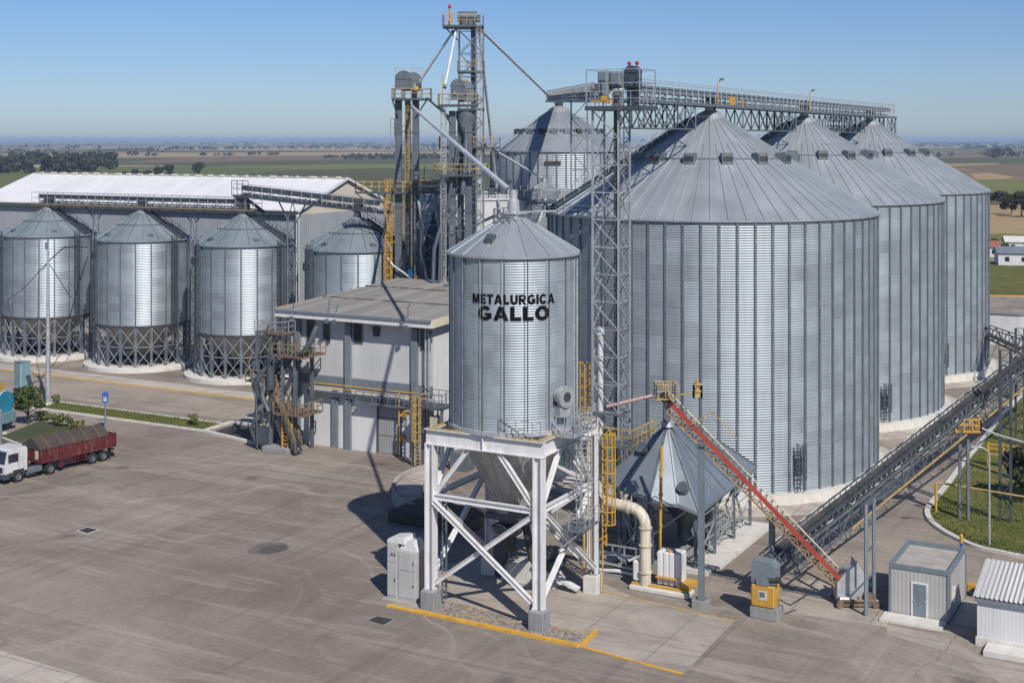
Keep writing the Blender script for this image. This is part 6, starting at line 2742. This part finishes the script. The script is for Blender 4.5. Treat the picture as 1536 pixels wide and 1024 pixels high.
# ---------------------------------------------------------------- long inclined belt conveyor
ia = V((16.9, 87.3, 1.35))
idir = V((19.3, 18.6, 6.5)) / 26.8
ib = ia + idir * 64
t = thing('belt_conveyor', 'long dark inclined belt conveyor climbing past the large silos', 'conveyor', (ia.x, ia.y, 0), 0)
d = (ib - ia).normalized()
nn = V((d.y, -d.x, 0)).normalized()
up = nn.cross(d)
if up.z < 0:
    up = -up
m = MB()
for s in (-1, 1):
    m.beam(ia + nn * .5 * s + up * .75, ib + nn * .5 * s + up * .75, .08, .2, up)
    m.beam(ia + d * 2 + nn * .5 * s - up * .62, ib + nn * .5 * s - up * .62, .08, .12, up)
    m.truss(ia + d * 2 + nn * .5 * s - up * .58, ib + nn * .5 * s - up * .58, ia + d * 2 + nn * .5 * s + up * .66, ib + nn * .5 * s + up * .66, 44, .06)
for i in range(44):
    q = ia + d * (2 + i * 62 / 44)
    m.beam(q - nn * .5 - up * .6, q + nn * .5 - up * .6, .06)
m.build('truss', 'steel_mid', t, True)
m = MB()
m.beam(ia + up * 1.12, ib + up * 1.12, .5, .05, up)
for s in (-1, 1):
    m.beam(ia + up * 1.24 + nn * .38 * s, ib + up * 1.24 + nn * .38 * s, .3, .05, (up - nn * .6 * s).normalized())
m.beam(ia + d + up * .35, ib + up * .35, .6, .04, up)
m.build('belt', 'steel_black', t, True)
m = MB()
for i in range(88):
    q = ia + d * (i * .72 + .5) + up * .95
    m.tube(q - nn * .45, q + nn * .45, .06, 8)
    for s in (-1, 1):
        m.beam(q + nn * .52 * s - up * .1, q + nn * .56 * s + up * .55, .07)
        m.tube(q + nn * .34 * s + up * .08, q + nn * .6 * s + up * .36, .07, 8)
m.build('idler', 'steel_mid', t, True)
m = MB()
for s in (-1, 1):
    m.beam(ia + nn * .6 * s + up * 1.52, ib + nn * .6 * s + up * 1.52, .07, .12, up)
    m.beam(ia + nn * .58 * s + up * 1.05, ib + nn * .58 * s + up * 1.05, .04, .07, up)
m.build('guard_rail', 'steel_dark', t, True)
for i in range(30):  # pale dashes stand in for broken white highlights along the rails
    q = ia + d * (1.5 + i * 1.55 + rng.uniform(-.3, .3)) + up * 1.61 - nn * .6
    m = MB()
    m.beam(q, q + d * rng.uniform(.5, 1.1), .05, .04, up)
    m.build('highlight_dash', 'spout_galv', t, True)
    if i % 2:
        q = q + nn * 1.24 - up * .5
        m = MB()
        m.beam(q, q + d * rng.uniform(.4, .8), .04, .07, up)
        m.build('highlight_dash', 'spout_galv', t, True)
m = MB()
for i in range(150):
    q = ia + d * (.6 + i * .42) + up * 1.15
    m.beam(q - nn * .24, q + nn * .24, .05, .03, up)
m.build('cleat', 'steel_dark', t, True)
m = MB()
m.beam(ia + d * 9 + nn * .57 - up * .62, ib + nn * .57 - up * .62, .05, .14, up)
m.build('edge_rail', 'yellow_rail', t, True)
for i in range(26):
    m = MB()
    q = ia + d * (4 + i * 2.3) - up * .52 + nn * rng.uniform(.2, .5)
    e = q + d * rng.uniform(1, 2.0)
    m.path([q, (q + e) / 2 - Z * rng.uniform(.15, .5), e], .03, 5)
    m.build('cable', 'steel_black', t, True)
m = MB()
q = ia - d * .3
m.tube(q - nn * .5 + up * .75, q + nn * .5 + up * .75, .36, 16)
m.build('tail_drum', 'steel_mid', t, True)
# trestles carrying the belt
for s in (26.8, 41.0, 57.0):
    q = ia + d * s
    m = MB()
    for k in (-1, 1):
        top = q + nn * .32 * k - up * .58
        bot = V((top.x, top.y, 0)) + nn * .05 * k
        m.beam(bot, top, .22)
    for z in range(1, int(q.z), 2):
        m.beam(V((q.x, q.y, z)) - nn * .34, V((q.x, q.y, z + 1.0)) + nn * .34, .06)
        m.beam(V((q.x, q.y, z)) - nn * .34, V((q.x, q.y, z)) + nn * .34, .06)
    m.build('trestle', 'steel_mid', t, True)
q = ia + d * 26.8
m = MB()
m.bb(q.x - .9, q.x + 1.1, q.y - .9, q.y + .3, q.z - .6, q.z - .45)
m.rail([V((q.x - .9, q.y - .9, q.z - .45)), V((q.x + 1.1, q.y - .9, q.z - .45)), V((q.x + 1.1, q.y + .3, q.z - .45))], .9, .6, .05)
m.build('service_platform', 'yellow', t, True)
bx = G(1148, 925)
t = thing('drive_unit', 'bright yellow drive box with grey hood at the foot of the dark belt conveyor', 'machine', bx, GA)
m = MB()
m.cbox(-.85, .95, -.55, .75, 0, .75, .04)
m.build('base', 'concrete_grey', t)
m = MB()
m.cbox(-.75, .75, -.6, .6, .8, 2.15, .06)
m.bb(-.6, .6, -.5, .5, .7, .82)
yb = m.build('box', 'yellow', t)
m = MB()
m.bb(-.3, .3, -.625, -.603, 1.25, 1.85)
m.build('panel', 'cream_metal', yb)
m = MB()
m.bb(-.16, .16, -.645, -.627, 1.45, 1.75)
m.build('gauge', 'steel_mid', yb)
m = MB()
m.xprism([(-.75, 2.25), (.8, 2.25), (.8, 3.3), (.5, 3.62), (-.75, 3.62)], (0, -.5, 0), UX, Z, UY, 1.0)
m.bb(-.4, .4, -.62, -.5, 2.16, 2.6)
m.build('hood', 'grey_blue', t)
m = MB()
m.tube((.3, -.4, 2.5), (1.1, -.4, 2.6), .2, 10)
m.path([(.8, .2, 1.2), (1.5, .3, .9), (2.3, .5, 1.5), (3.0, .9, 2.0)], .05, 6)
m.build('motor', 'steel_black', t)

# second dark conveyor seen behind, at the right edge
qa, qb = P(1478, 503, 172), P(1570, 545, 150)
t = thing('belt_conveyor', 'thin dark conveyor bridge crossing near the white hut behind the silos', 'conveyor', (qa.x, qa.y, 0), 0)
dd = (qb - qa).normalized()
n2_ = V((dd.y, -dd.x, 0)).normalized()
m = MB()
for s in (-1, 1):
    m.beam(qa + n2_ * .6 * s, qb + n2_ * .6 * s, .12, .22)
    m.beam(qa + n2_ * .6 * s + Z * 1.3, qb + n2_ * .6 * s + Z * 1.3 + Z * .6, .1)
    m.truss(qa + n2_ * .6 * s, qb + n2_ * .6 * s, qa + n2_ * .6 * s + Z * 1.3, qb + n2_ * .6 * s + Z * 1.9, 9, .07)
m.build('truss', 'steel_black', t, True)
m = MB()
m.beam(qa + Z * .3, qb + Z * .3, 1.0, .1)
m.build('belt', 'steel_black', t, True)
for f in (.15, .6):
    q = qa + (qb - qa) * f
    m = MB()
    for s in (-1, 1):
        m.beam(q + n2_ * .6 * s, V((q.x, q.y, 0)) + n2_ * .9 * s, .14)
    m.beam(V((q.x, q.y, 1)) + n2_ * .8, q - n2_ * .6, .08)
    m.build('trestle', 'steel_mid', t, True)

# ---------------------------------------------------------------- posts, pipes and barriers on the right lawn
for px, py, top, w, l in ((1450, 778, 7.2, .34, 'grey steel column on the lawn under the belt conveyor platform'),):
    pass
for px, py, top, l in ((1508, 783, 13.5, 'tall rusty twin post on the kerbed lawn beside the dark bush'), (1530, 668, 11.5, 'slim dark post farthest back on the kerbed lawn')):
    b = G(px, py)
    t = thing('steel_post', l, 'post', b, GA, 'posts on the kerbed lawn')
    for s in (-.4, .4):
        m = MB()
        m.beam((s, 0, 0), (s, 0, top), .2)
        m.build('leg', 'steel_dark', t)
    m = MB()
    m.truss((-.4, 0, .3), (-.4, 0, top), (.4, 0, .3), (.4, 0, top), int(top / .9), .06)
    m.build('bracing', 'steel_dark', t)
b = G(1484, 818)
t = thing('lamp_post', 'slim grey lamp pole with curved arm on the kerbed lawn', 'lamp post', b, 0)
m = MB()
m.path([(0, 0, 0), (0, 0, 6.6), (-.1, 0, 7.0), (-.5, 0, 7.25), (-.9, 0, 7.3)], [.1, .07, .06, .05, .05], 8)
m.build('pole', 'steel_galv', t)
m = MB()
m.cbox(-1.4, -.8, -.12, .12, 7.22, 7.38, .03)
m.build('lamp_head', 'steel_galv', t)
t = thing('pipe_rail', 'yellow pipe barrier stretched across the kerbed lawn', 'barrier', G(1404, 769), 0)
m = MB()
p0, p1 = G(1404, 769), G(1404, 769)
m.tube(p0, p0 + Z * 2.35, .11, 8)
m.build('post', 'yellow', t, True)
m = MB()
e = G(1590, 800)
m.path([p0 + Z * 2.35 + V((0, 0, .08)), p0 + Z * 2.35 + V((1.2, -.3, 0)), V((e.x, e.y, 2.35))], .08, 8)
m.build('rail', 'yellow_rail', t, True)
t = thing('barrier', 'small yellow railing frame at the back of the kerbed lawn', 'barrier', G(1505, 702), GA)
m = MB()
for x in (-1.3, 0, 1.3):
    m.bb(x - .1, x + .1, -.1, .1, 0, 2.2)
m.build('post', 'yellow', t)
m = MB()
for z in (1.2, 1.7, 2.1):
    m.beam((-1.3, 0, z), (1.3, 0, z), .14)
m.build('rail', 'yellow', t)
t = thing('sagging_cable', 'pale pipe running from the belt conveyor out over the lawn', 'pipe', P(1470, 641, 104), 0)
m = MB()
m.path([P(1470, 641, 105), P(1497, 652, 104), P(1536, 663, 102), P(1580, 676, 100)], .07, 6)
m.build('tube', 'spout_galv', t, True)
t = thing('bollard', 'short blue and yellow bollard beside the lawn kerb', 'bollard', G(1442, 829), 0)
m = MB()
m.tube((0, 0, 0), (0, 0, .75), .12, 10)
m.build('shaft', 'sign_blue', t)
m = MB()
m.tube((0, 0, .75), (0, 0, 1.3), .12, 10)
m.lathe([(.12, 1.3), (.08, 1.38), (.01, 1.4)], 10)
m.build('band', 'yellow', t)

# ---------------------------------------------------------------- cabins in the right foreground
FL = V((23.97, 84.55, 0))
t = thing('site_cabin', 'small grey cabin with a flat parapet roof and a single grey door', 'cabin', FL, GA)
cw, cd, ch = 3.62, 5.5, 2.95
m = MB()
m.bb(0, cw, 0, .1, .05, ch)
m.bb(cw - .1, cw, .1, cd, .05, ch)
m.bb(0, .1, .1, cd, .05, ch)
m.bb(.1, cw - .1, cd - .1, cd, .05, ch)
m.build('wall', 'clad_cabin', t)
m = MB()
for (x0, x1, y0, y1) in ((-.06, cw + .06, -.06, .14), (-.06, cw + .06, cd - .14, cd + .06), (-.06, .14, .14, cd - .14), (cw - .14, cw + .06, .14, cd - .14)):
    m.bb(x0, x1, y0, y1, ch, ch + .26)
for x in (0, cw):
    for y in (0, cd):
        m.bb(x - .09 + (.02 if x == 0 else -.02), x + .09, y - .07, y + .07, .03, ch - .002)
m.build('trim', 'grey_blue', t)
m = MB()
m.bb(.12, cw - .12, .12, cd - .12, ch - .1, ch)
m.build('roof', 'concrete', t)
m = MB()
m.bb(1.42, 2.24, -.045, -.002, .12, 2.15)
dr = m.build('door', 'grey_blue', t)
m = MB()
for x0, x1 in ((1.32, 1.42), (2.24, 2.34)):
    m.bb(x0, x1, -.06, -.002, .12, 2.25)
m.bb(1.42, 2.24, -.06, -.002, 2.15, 2.25)
m.build('frame', 'white_steel', dr)
m = MB()
m.tube((1.5, -.11, 1.1), (1.5, -.045, 1.1), .05, 8)
m.tube((2.15, -.11, 1.1), (2.15, -.045, 1.1), .05, 8)
m.build('handle', 'steel_galv', dr)
m = MB()
m.bb(cw + .002, cw + .14, 1.0, 1.5, 1.0, 1.9)
m.build('meter_box', 'white_steel', t)
m = MB()
m.prism([(-.3, -1.65), (3.5, -1.65), (3.5, -.1), (-.3, -.1)], 0, .14)
m.build('doorstep', 'concrete_pale', t)
m = MB()
m.prism([(cw + .1, -.1), (cw + 2.0, -.1), (cw + 2.0, cd - 1), (cw + .1, cd - 1)], 0, .10)
m.build('side_slab', 'concrete', t)
t = thing('site_shed', 'pale shed with white corrugated sloping roof beside the grey cabin', 'shed', V((27.66, 79.3, 0)), GA)
sw, sd_ = 7.0, 4.3
m = MB()
m.bb(0, sw, 0, .12, .12, 2.85)
m.xprism([(.12, .12), (sd_, .12), (sd_, 3.7), (.12, 2.88)], (0, 0, 0), UY, Z, UX, .12)
m.xprism([(.12, .12), (sd_, .12), (sd_, 3.7), (.12, 2.88)], (sw - .12, 0, 0), UY, Z, UX, .12)
m.bb(.12, sw - .12, sd_ - .12, sd_, .12, 3.7)
m.build('wall', 'clad_white', t)
m = MB()
NN = 27
for i in range(NN):
    x0 = -.2 + i * .27
    pts = [(x0, 0), (x0 + .07, .0), (x0 + .10, .06), (x0 + .17, .06), (x0 + .20, 0), (x0 + .27, 0)]
    for (a0, h0), (a1, h1) in zip(pts[:-1], pts[1:]):
        f0 = V((a0, -.25, 2.93 + h0))
        f1 = V((a1, -.25, 2.93 + h1))
        b0 = V((a0, sd_ + .2, 3.86 + h0))
        b1 = V((a1, sd_ + .2, 3.86 + h1))
        m.add([f0, f1, b1, b0], [(0, 1, 2, 3)])
        m.add([f0 - Z * .03, b0 - Z * .03, b1 - Z * .03, f1 - Z * .03], [(0, 1, 2, 3)])
m.build('roof', 'roof_shed', t, recalc=False)
m = MB()
m.bb(-.1, sw, -.2, -.02, 2.62, 2.86)
m.build('gutter', 'grey_blue', t)
m = MB()
m.bb(-.08, sw, -.06, 0.0, 0, .5)
m.bb(-.06, .0, 0.0, sd_, 0, .5)
m.build('base', 'concrete_pale', t)
m = MB()
m.prism([(.6, -1.6), (5, -1.6), (5, -.08), (.6, -.08)], 0, .3)
m.build('doorstep', 'concrete_pale', t)
t = thing('hand_truck', 'small yellow wheeled machine parked between the cabin and the shed', 'machine', G(1463, 893), GA)
m = MB()
for y in (-.3, .3):
    m.tube((0, y - .05, .3), (0, y + .05, .3), .3, 16)
m.build('wheel', 'rubber', t)
m = MB()
m.cbox(-.5, .6, -.25, .25, .35, .8, .05)
m.beam((.5, -.2, .7), (1.1, -.2, 1.3), .06)
m.build('body', 'yellow', t)

# white hut and houses behind, right
t = thing('hut', 'small white hut with a grey roof behind the rear silo', 'building', P(1479, 512, 198), GA)
t.location.z = 0
m = MB()
m.xprism([(0, 0), (8, 0), (8, 3.6), (0, 4.6)], (-1.5, -2, 0), UY, Z, UX, 6.5)
m.build('wall', 'white_wall', t)
m = MB()
m.xprism([(-.3, 4.72), (8.3, 3.66), (8.3, 3.86), (-.3, 4.92)], (-1.8, -2, 0), UY, Z, UX, 7.1)
m.build('roof', 'concrete_grey', t)
g_ = 'houses beyond the grass strip'
for px, py, w, dd_, h, rm, l in ((1484, 386, 5, 6, 2.6, 'brick_roof', 'small white house with a red roof, nearest the rear silo'),
                                 (1524, 398, 8, 7, 2.8, 'grey_blue', 'low house with a dark grey roof'),
                                 (1530, 378, 7, 6, 2.6, 'concrete_pale', 'pale house behind the dark roofed one')):
    b = G(px, py)
    t = thing('house', l, 'house', b, R(-12), g_)
    m = MB()
    m.bb(-w / 2, w / 2, 0, dd_, 0, h)
    m.build('wall', 'white_wall', t)
    m = MB()
    m.xprism([(-.4, h + .01), (dd_ + .4, h + .01), (dd_ / 2, h + 1.5)], (-w / 2 - .4, 0, 0), UY, Z, UX, w + .8)
    m.build('roof', rm, t)
    for x in (-w * .25, w * .22):
        m = MB()
        m.bb(x - .5, x + .5, -.04, -.002, .9, 2.0)
        m.build('window', 'glass_dark', t)
for px, py, sc_, l in ((1494, 376, 3.2, 'small round tree between the red and dark roofed houses'), (1508, 379, 2.6, 'low bush left of the dark roofed house'),
                       (1540, 384, 4.5, 'tree behind the dark roofed house at the edge')):
    tree(G(px, py), sc_, sc_ * .5, l, 'trees between the houses', 'leaf_dark', 300, .3)

# ---------------------------------------------------------------- left side: lamp post, signs, vehicles
b = G(72, 607)
t = thing('lamp_post', 'tall grey steel lamp post with black cables before the hopper silos', 'lamp post', b, 0)
m = MB()
m.cbox(-.5, .5, -.5, .5, 0, .25, .03)
m.build('footing', 'concrete_pale', t)
m = MB()
m.path([(0, 0, .2), (0, 0, 9), (0, 0, 18.6)], [.30, .22, .13], 12)
m.build('pole', 'steel_galv', t)
m = MB()
m.bb(-.28, .05, -.2, .2, 17.6, 18.4)
m.tube((0, 0, 18.5), (0, 0, 19.0), .12, 8)
m.build('lamp_head', 'steel_mid', t)
m = MB()
e = P(133, 371, 184) - b
m.path([(0, -.1, 16.2), e * .35 + V((0, 0, 11.6)), (e.x * .7, e.y * .7, 16.2 + (e.z - 16.2) * .75 + .6), e], .07, 6)
for e in (P(9, 452, 184), P(127, 468, 184), P(58, 405, 181)):
    e = e - b
    m.path([(0, 0, 16.2), (e[0] * .5, e[1] * .5, (16.2 + e[2]) / 2 - .5), e], .045, 5)
m.build('cable', 'steel_black', t)
m = MB()
m.beam((-1.0, -.6, 0), (-2.2, -.3, 3.4), .4, .3)
m.build('strut', 'navy', t)
b = G(31, 592)
t = thing('sign_board', 'blank folded teal board on a short leg beside the road', 'sign', b, 0)
m = MB()
m.tube((0, 0, 0), (0, 0, 3.6), .1, 8)
m.build('leg', 'steel_galv', t)
m = MB()
m.beam((0, 0, 2.35), (-.92, .55, 2.35), .1, 2.9)
m.beam((0, 0, 2.35), (.95, .55, 2.35), .1, 2.9)
m.build('panel', 'teal_panel', t)
m = MB()
m.prism([(0, -.15), (1.05, .55), (0, .75), (-1.02, .55)], 3.82, 3.92)
m.build('cap', 'grey_blue', t)
b = G(158, 646)
t = thing('parking_sign', 'small blue sign on a thin blue pole behind the red trailer', 'sign', b, R(8))
m = MB()
m.tube((0, 0, 0), (0, 0, 3.2), .09, 8)
m.build('pole', 'grey_blue', t)
m = MB()
m.xprism([(-.32, 0), (.32, 0), (.32, 1.05), (.12, 1.12), (0, 1.3), (-.12, 1.12), (-.32, 1.05)], (0, -.13, 2.9), UX, Z, UY, .04)
pn = m.build('panel', 'sign_blue', t)
m = MB()
m.bb(-.22, .16, -.15, -.132, 3.1, 3.5)
m.build('white_field', 'white_wall', pn)
m = MB()
m.bb(-.18, -.08, -.165, -.152, 3.15, 3.45)
m.bb(-.02, .1, -.165, -.152, 3.3, 3.45)
m.build('red_mark', 'red_paint', pn)
b = G(1, 700)
t = thing('sign_pole', 'plain grey pole standing above the truck cab', 'post', b, 0)
m = MB()
m.tube((0, 0, 0), (0, 0, 5.2), .14, 10)
m.build('shaft', 'grey_blue', t)
m = MB()
m.lathe([(.14, 5.2), (.1, 5.28), (.01, 5.3)], 10)
m.build('cap', 'steel_mid', t)
b = G(48, 606)
t = thing('pipe_bracket', 'bent grey pipe bracket on the verge beside the lamp post', 'pipe', b, 0)
m = MB()
m.path([(0, 0, 0), (0, 0, 2.2), (.15, 0, 2.5), (.9, .1, 2.8), (1.1, .1, 3.1)], .07, 6)
m.build('tube', 'steel_dark', t)
m = MB()
m.beam((-1.6, -.2, .35), (1.2, -.4, .3), .1, .3)
m.build('guard', 'yellow_rail', t)

# blue machine cut by the left edge
b = G(2, 645)
t = thing('tank_trailer', 'blue tanker with a yellow fitting standing beyond the lawn', 'vehicle', b, R(-20))
m = MB()
m.tube((-5.0, 0, 2.9), (.6, 0, 2.9), 1.2, 24)
m.build('tank', 'teal_truck', t)
m = MB()
m.tube((-1.5, 0, 2.9), (-1.4, 0, 2.9), 1.25, 24)
m.tube((.40, 0, 2.9), (.54, 0, 2.9), 1.25, 24)
m.build('band', 'cab_white', t)
m = MB()
m.bb(-5.0, .7, -.9, .9, 1.2, 1.6)
m.bb(.3, 1.1, -.9, .9, .9, 1.9)
m.build('chassis', 'teal_panel', t)
m = MB()
m.bb(-.3, .1, -.5, .2, 4.0, 4.9)
m.build('fitting', 'yellow', t)
for x in (-1.0, -3.2):
    for y in (-.9, .9):
        m = MB()
        m.tube((x, y - .18, .6), (x, y + .18, .6), .6, 22)
        w_ = m.build('wheel', 'rubber', t)
        m = MB()
        m.tube((x, y - .2, .6), (x, y + .2, .6), .32, 16)
        m.build('rim', 'blue_paint', w_)

# ---------------------------------------------------------------- semi-trailer truck
hd = V((-.56, -.829, 0)).normalized()
lft = V((-hd.y, hd.x, 0))
base = G(28, 723) - lft * 1.2 + hd * 1.4
t = thing('truck', 'white truck with a red grain trailer under a brown tarpaulin', 'truck', (base.x, base.y, 0), math.atan2(hd.y, hd.x))
# local: +x forward, front bumper at x=0, +y is the side seen in the photo


def wheel(x, y, dual=False, r=.52):
    m = MB()
    w = .3
    s = 1 if y > 0 else -1
    prof = [(.30, -w / 2), (r * .93, -w / 2), (r, -w / 2 + .05), (r, w / 2 - .05), (r * .93, w / 2), (.30, w / 2)]
    mm = MB()
    mm.lathe(prof, 26)
    if dual:
        mm.lathe([(a, b - s * .34) for a, b in prof], 26)
    mm.v = [(x + p[0], y + p[2], r + p[1]) for p in mm.v]
    wh = mm.build('wheel', 'rubber', t)
    m = MB()
    m.lathe([(.32, -.12), (.30, .1 * s), (.24, .06 * s), (.12, .07 * s), (.12, .14 * s), (.01, .15 * s)], 20)
    m.v = [(x + p[0], y + p[2], r + p[1]) for p in m.v]
    m.build('rim', 'steel_mid', wh)


for y in (-1.05, 1.05):
    wheel(-1.4, y)
    wheel(-4.75, y, True)
    wheel(-9.35, y, True)
    wheel(-10.6, y, True)
m = MB()
prof = [(0.0, .95), (-.02, 1.5), (-.12, 1.75), (-.35, 2.75), (-.75, 3.0), (-2.15, 3.02), (-2.25, 2.9), (-2.25, .95), (-2.0, .95), (-1.95, 1.15), (-.85, 1.15), (-.8, .95)]
m.xprism(prof[::-1], (0, -1.22, 0), UX, Z, UY, 2.44)
cab = m.build('cab', 'cab_white', t)
m = MB()
m.add([(-.085, -1.05, 1.78), (-.085, 1.05, 1.78), (-.33, 1.02, 2.72), (-.33, -1.02, 2.72)], [(0, 1, 2, 3)])
m.v = [(p[0] + .02, p[1], p[2]) for p in m.v]
m.build('windscreen', 'glass_dark', cab)
for s in (-1, 1):
    m = MB()
    m.xprism([(-.4, 1.85), (-.52, 2.6), (-1.35, 2.6), (-1.35, 1.85)], (0, s * 1.225 - .008, 0), UX, Z, UY, .016)
    m.build('side_window', 'glass_dark', cab)
    m = MB()
    m.bb(-.38, -.28, s * 1.3, s * 1.45, 2.0, 2.6)
    m.build('mirror', 'steel_black', cab)
    m = MB()
    m.bb(-.03, .03, s * .72 - .18, s * .72 + .18, .78, .95)
    m.build('headlight', 'spout_galv', cab)
m = MB()
for z in (1.02, 1.14, 1.26, 1.38):
    m.bb(-.02, .03, -.85, .85, z, z + .07)
m.bb(-.03, .005, -.88, .88, 1.0, 1.48)
m.build('grille', 'steel_black', cab)
m = MB()
m.bb(-.42, -.16, -1.0, 1.0, 2.72, 2.8)
m.build('sun_visor', 'navy', cab)
for s in (-1, 1):
    m = MB()
    m.bb(-1.4, -1.32, s * 1.226, s * 1.25, 1.62, 1.68)
    m.bb(-1.38, -.36, s * 1.222, s * 1.232, 1.0, 1.02)
    m.bb(-1.43, -1.41, s * 1.222, s * 1.232, 1.0, 2.65)
    m.build('door_trim', 'steel_black', cab)
m = MB()
m.bb(.062, .075, -.26, .26, .55, .67)
m.build('number_plate', 'white_steel', cab)
m = MB()
m.tube((-2.42, .7, 1.0), (-2.42, .7, 3.1), .08, 10)
m.bb(-2.6, -2.3, -.5, .5, 1.1, 2.2)
m.build('exhaust', 'steel_mid', t)
for y in (-1.05, 1.05):
    m = MB()
    m.bb(-11.35, -11.31, y - .25, y + .25, .35, 1.1)
    m.build('mud_flap', 'rubber', t)
m = MB()
m.cbox(-.55, .06, -1.22, 1.22, .42, .93, .06)
m.build('bumper', 'navy', t)
m = MB()
for s in (-1, 1):
    pts = [(-1.4 + .66 * math.cos(q), .52 + .66 * math.sin(q)) for q in [R(10 + 20 * k) for k in range(9)]]
    for a, b in zip(pts[:-1], pts[1:]):
        m.beam((a[0], s * 1.06, a[1]), (b[0], s * 1.06, b[1]), .06, .36)
m.build('mudguard', 'navy', t)
m = MB()
for y in (-.45, .45):
    m.bb(-5.6, -.6, y - .06, y + .06, .75, 1.0)
    m.bb(-11.6, -4.0, y - .06, y + .06, .95, 1.15)
m.bb(-5.2, -4.3, -.5, .5, 1.0, 1.15)
for x in (-1.4, -4.75, -9.35, -10.6):
    m.tube((x, -1.0, .52), (x, 1.0, .52), .09, 8)
m.build('chassis', 'steel_black', t)
m = MB()
m.cbox(-3.9, -2.4, .75, 1.2, .5, 1.05, .08)
m.cbox(-3.9, -2.4, -1.2, -.75, .5, 1.05, .08)
m.build('fuel_tank', 'steel_mid', t)
m = MB()
for y in (-1.18, 1.18):
    m.bb(-8.7, -6.0, y - .03, y + .03, .62, .70)
    m.bb(-8.7, -6.0, y - .03, y + .03, .90, .98)
    for x in (-8.6, -7.4, -6.1):
        m.bb(x - .03, x + .03, y - .025, y + .025, .5, 1.1)
m.bb(-6.0, -5.7, .9, 1.2, .45, 1.1)
m.build('side_guard', 'trailer_red', t)
x0, x1, hw = -11.95, -3.6, 1.25
m = MB()
m.bb(x0, x1, -hw, hw, 1.18, 1.3)
m.bb(x0, x1, hw - .06, hw, 1.3, 2.42)
m.bb(x0, x1, -hw, -hw + .06, 1.3, 2.42)
m.bb(x0, x0 + .06, -hw + .06, hw - .06, 1.3, 2.42)
m.bb(x1 - .06, x1, -hw + .06, hw - .06, 1.3, 2.42)
tb = m.build('trailer_body', 'trailer_red', t)
m = MB()
for s in (-1, 1):
    for i in range(8):
        x = x0 + .05 + i * (x1 - x0 - .1) / 7
        m.bb(x - .05, x + .05, s * (hw + .002), s * (hw + .07), 1.15, 2.46)
    m.bb(x0, x1, s * (hw + .004), s * (hw + .05), 1.16, 1.28)
    m.bb(x0, x1, s * (hw + .004), s * (hw + .05), 2.36, 2.45)
    for z in (1.62, 1.98):
        m.bb(x0, x1, s * (hw + .003), s * (hw + .02), z, z + .03)
m.bb(x1 + .002, x1 + .06, -.5, -.3, 1.2, 2.4)
m.bb(x1 + .002, x1 + .06, .3, .5, 1.2, 2.4)
m.build('stake', 'trailer_red', tb)
for y in (-.75, .75):
    m = MB()
    m.bb(x1 + .002, x1 + .05, y - .2, y + .2, 1.5, 2.3)
    m.build('panel', 'cream_metal', tb)
m = MB()
NX, NY = 22, 8
vs_ = []
for i in range(NX + 1):
    x = x1 + .1 + (x0 + .8 - x1 - .1) * i / NX
    for j in range(NY + 1):
        f = j / NY * 2 - 1
        z = 3.32 - abs(f) ** 1.15 * .88 + rng.uniform(-.03, .03) + (.05 if i % 7 == 0 else 0)
        vs_.append((x, f * (hw + .09), z if 0 < j < NY else z - .12))
fs_ = [(i * (NY + 1) + j, (i + 1) * (NY + 1) + j, (i + 1) * (NY + 1) + j + 1, i * (NY + 1) + j + 1) for i in range(NX) for j in range(NY)]
m.add(vs_, fs_, True)
for i in (0, NX):
    b_ = [vs_[i * (NY + 1) + j] for j in range(NY + 1)]
    m.add(b_ + [(b_[0][0], 0, 2.3)], [tuple(range(NY + 1))])
tpn = m.build('tarpaulin', 'tarp', t, sharp=50)
for i in (3, 7, 11, 15, 19):
    m = MB()
    row = [V(vs_[i * (NY + 1) + j]) + Z * .03 for j in range(NY + 1)]
    m.path(row, .022, 5)
    m.build('rope', 'rail_worn', tpn)
m = MB()
m.bb(x0 - .12, x0 - .02, -1.2, 1.2, .75, .9)
m.bb(x0 - .1, x0 - .06, .9, 1.2, 2.2, 2.6)
m.build('rear_bar', 'yellow_rail', t)
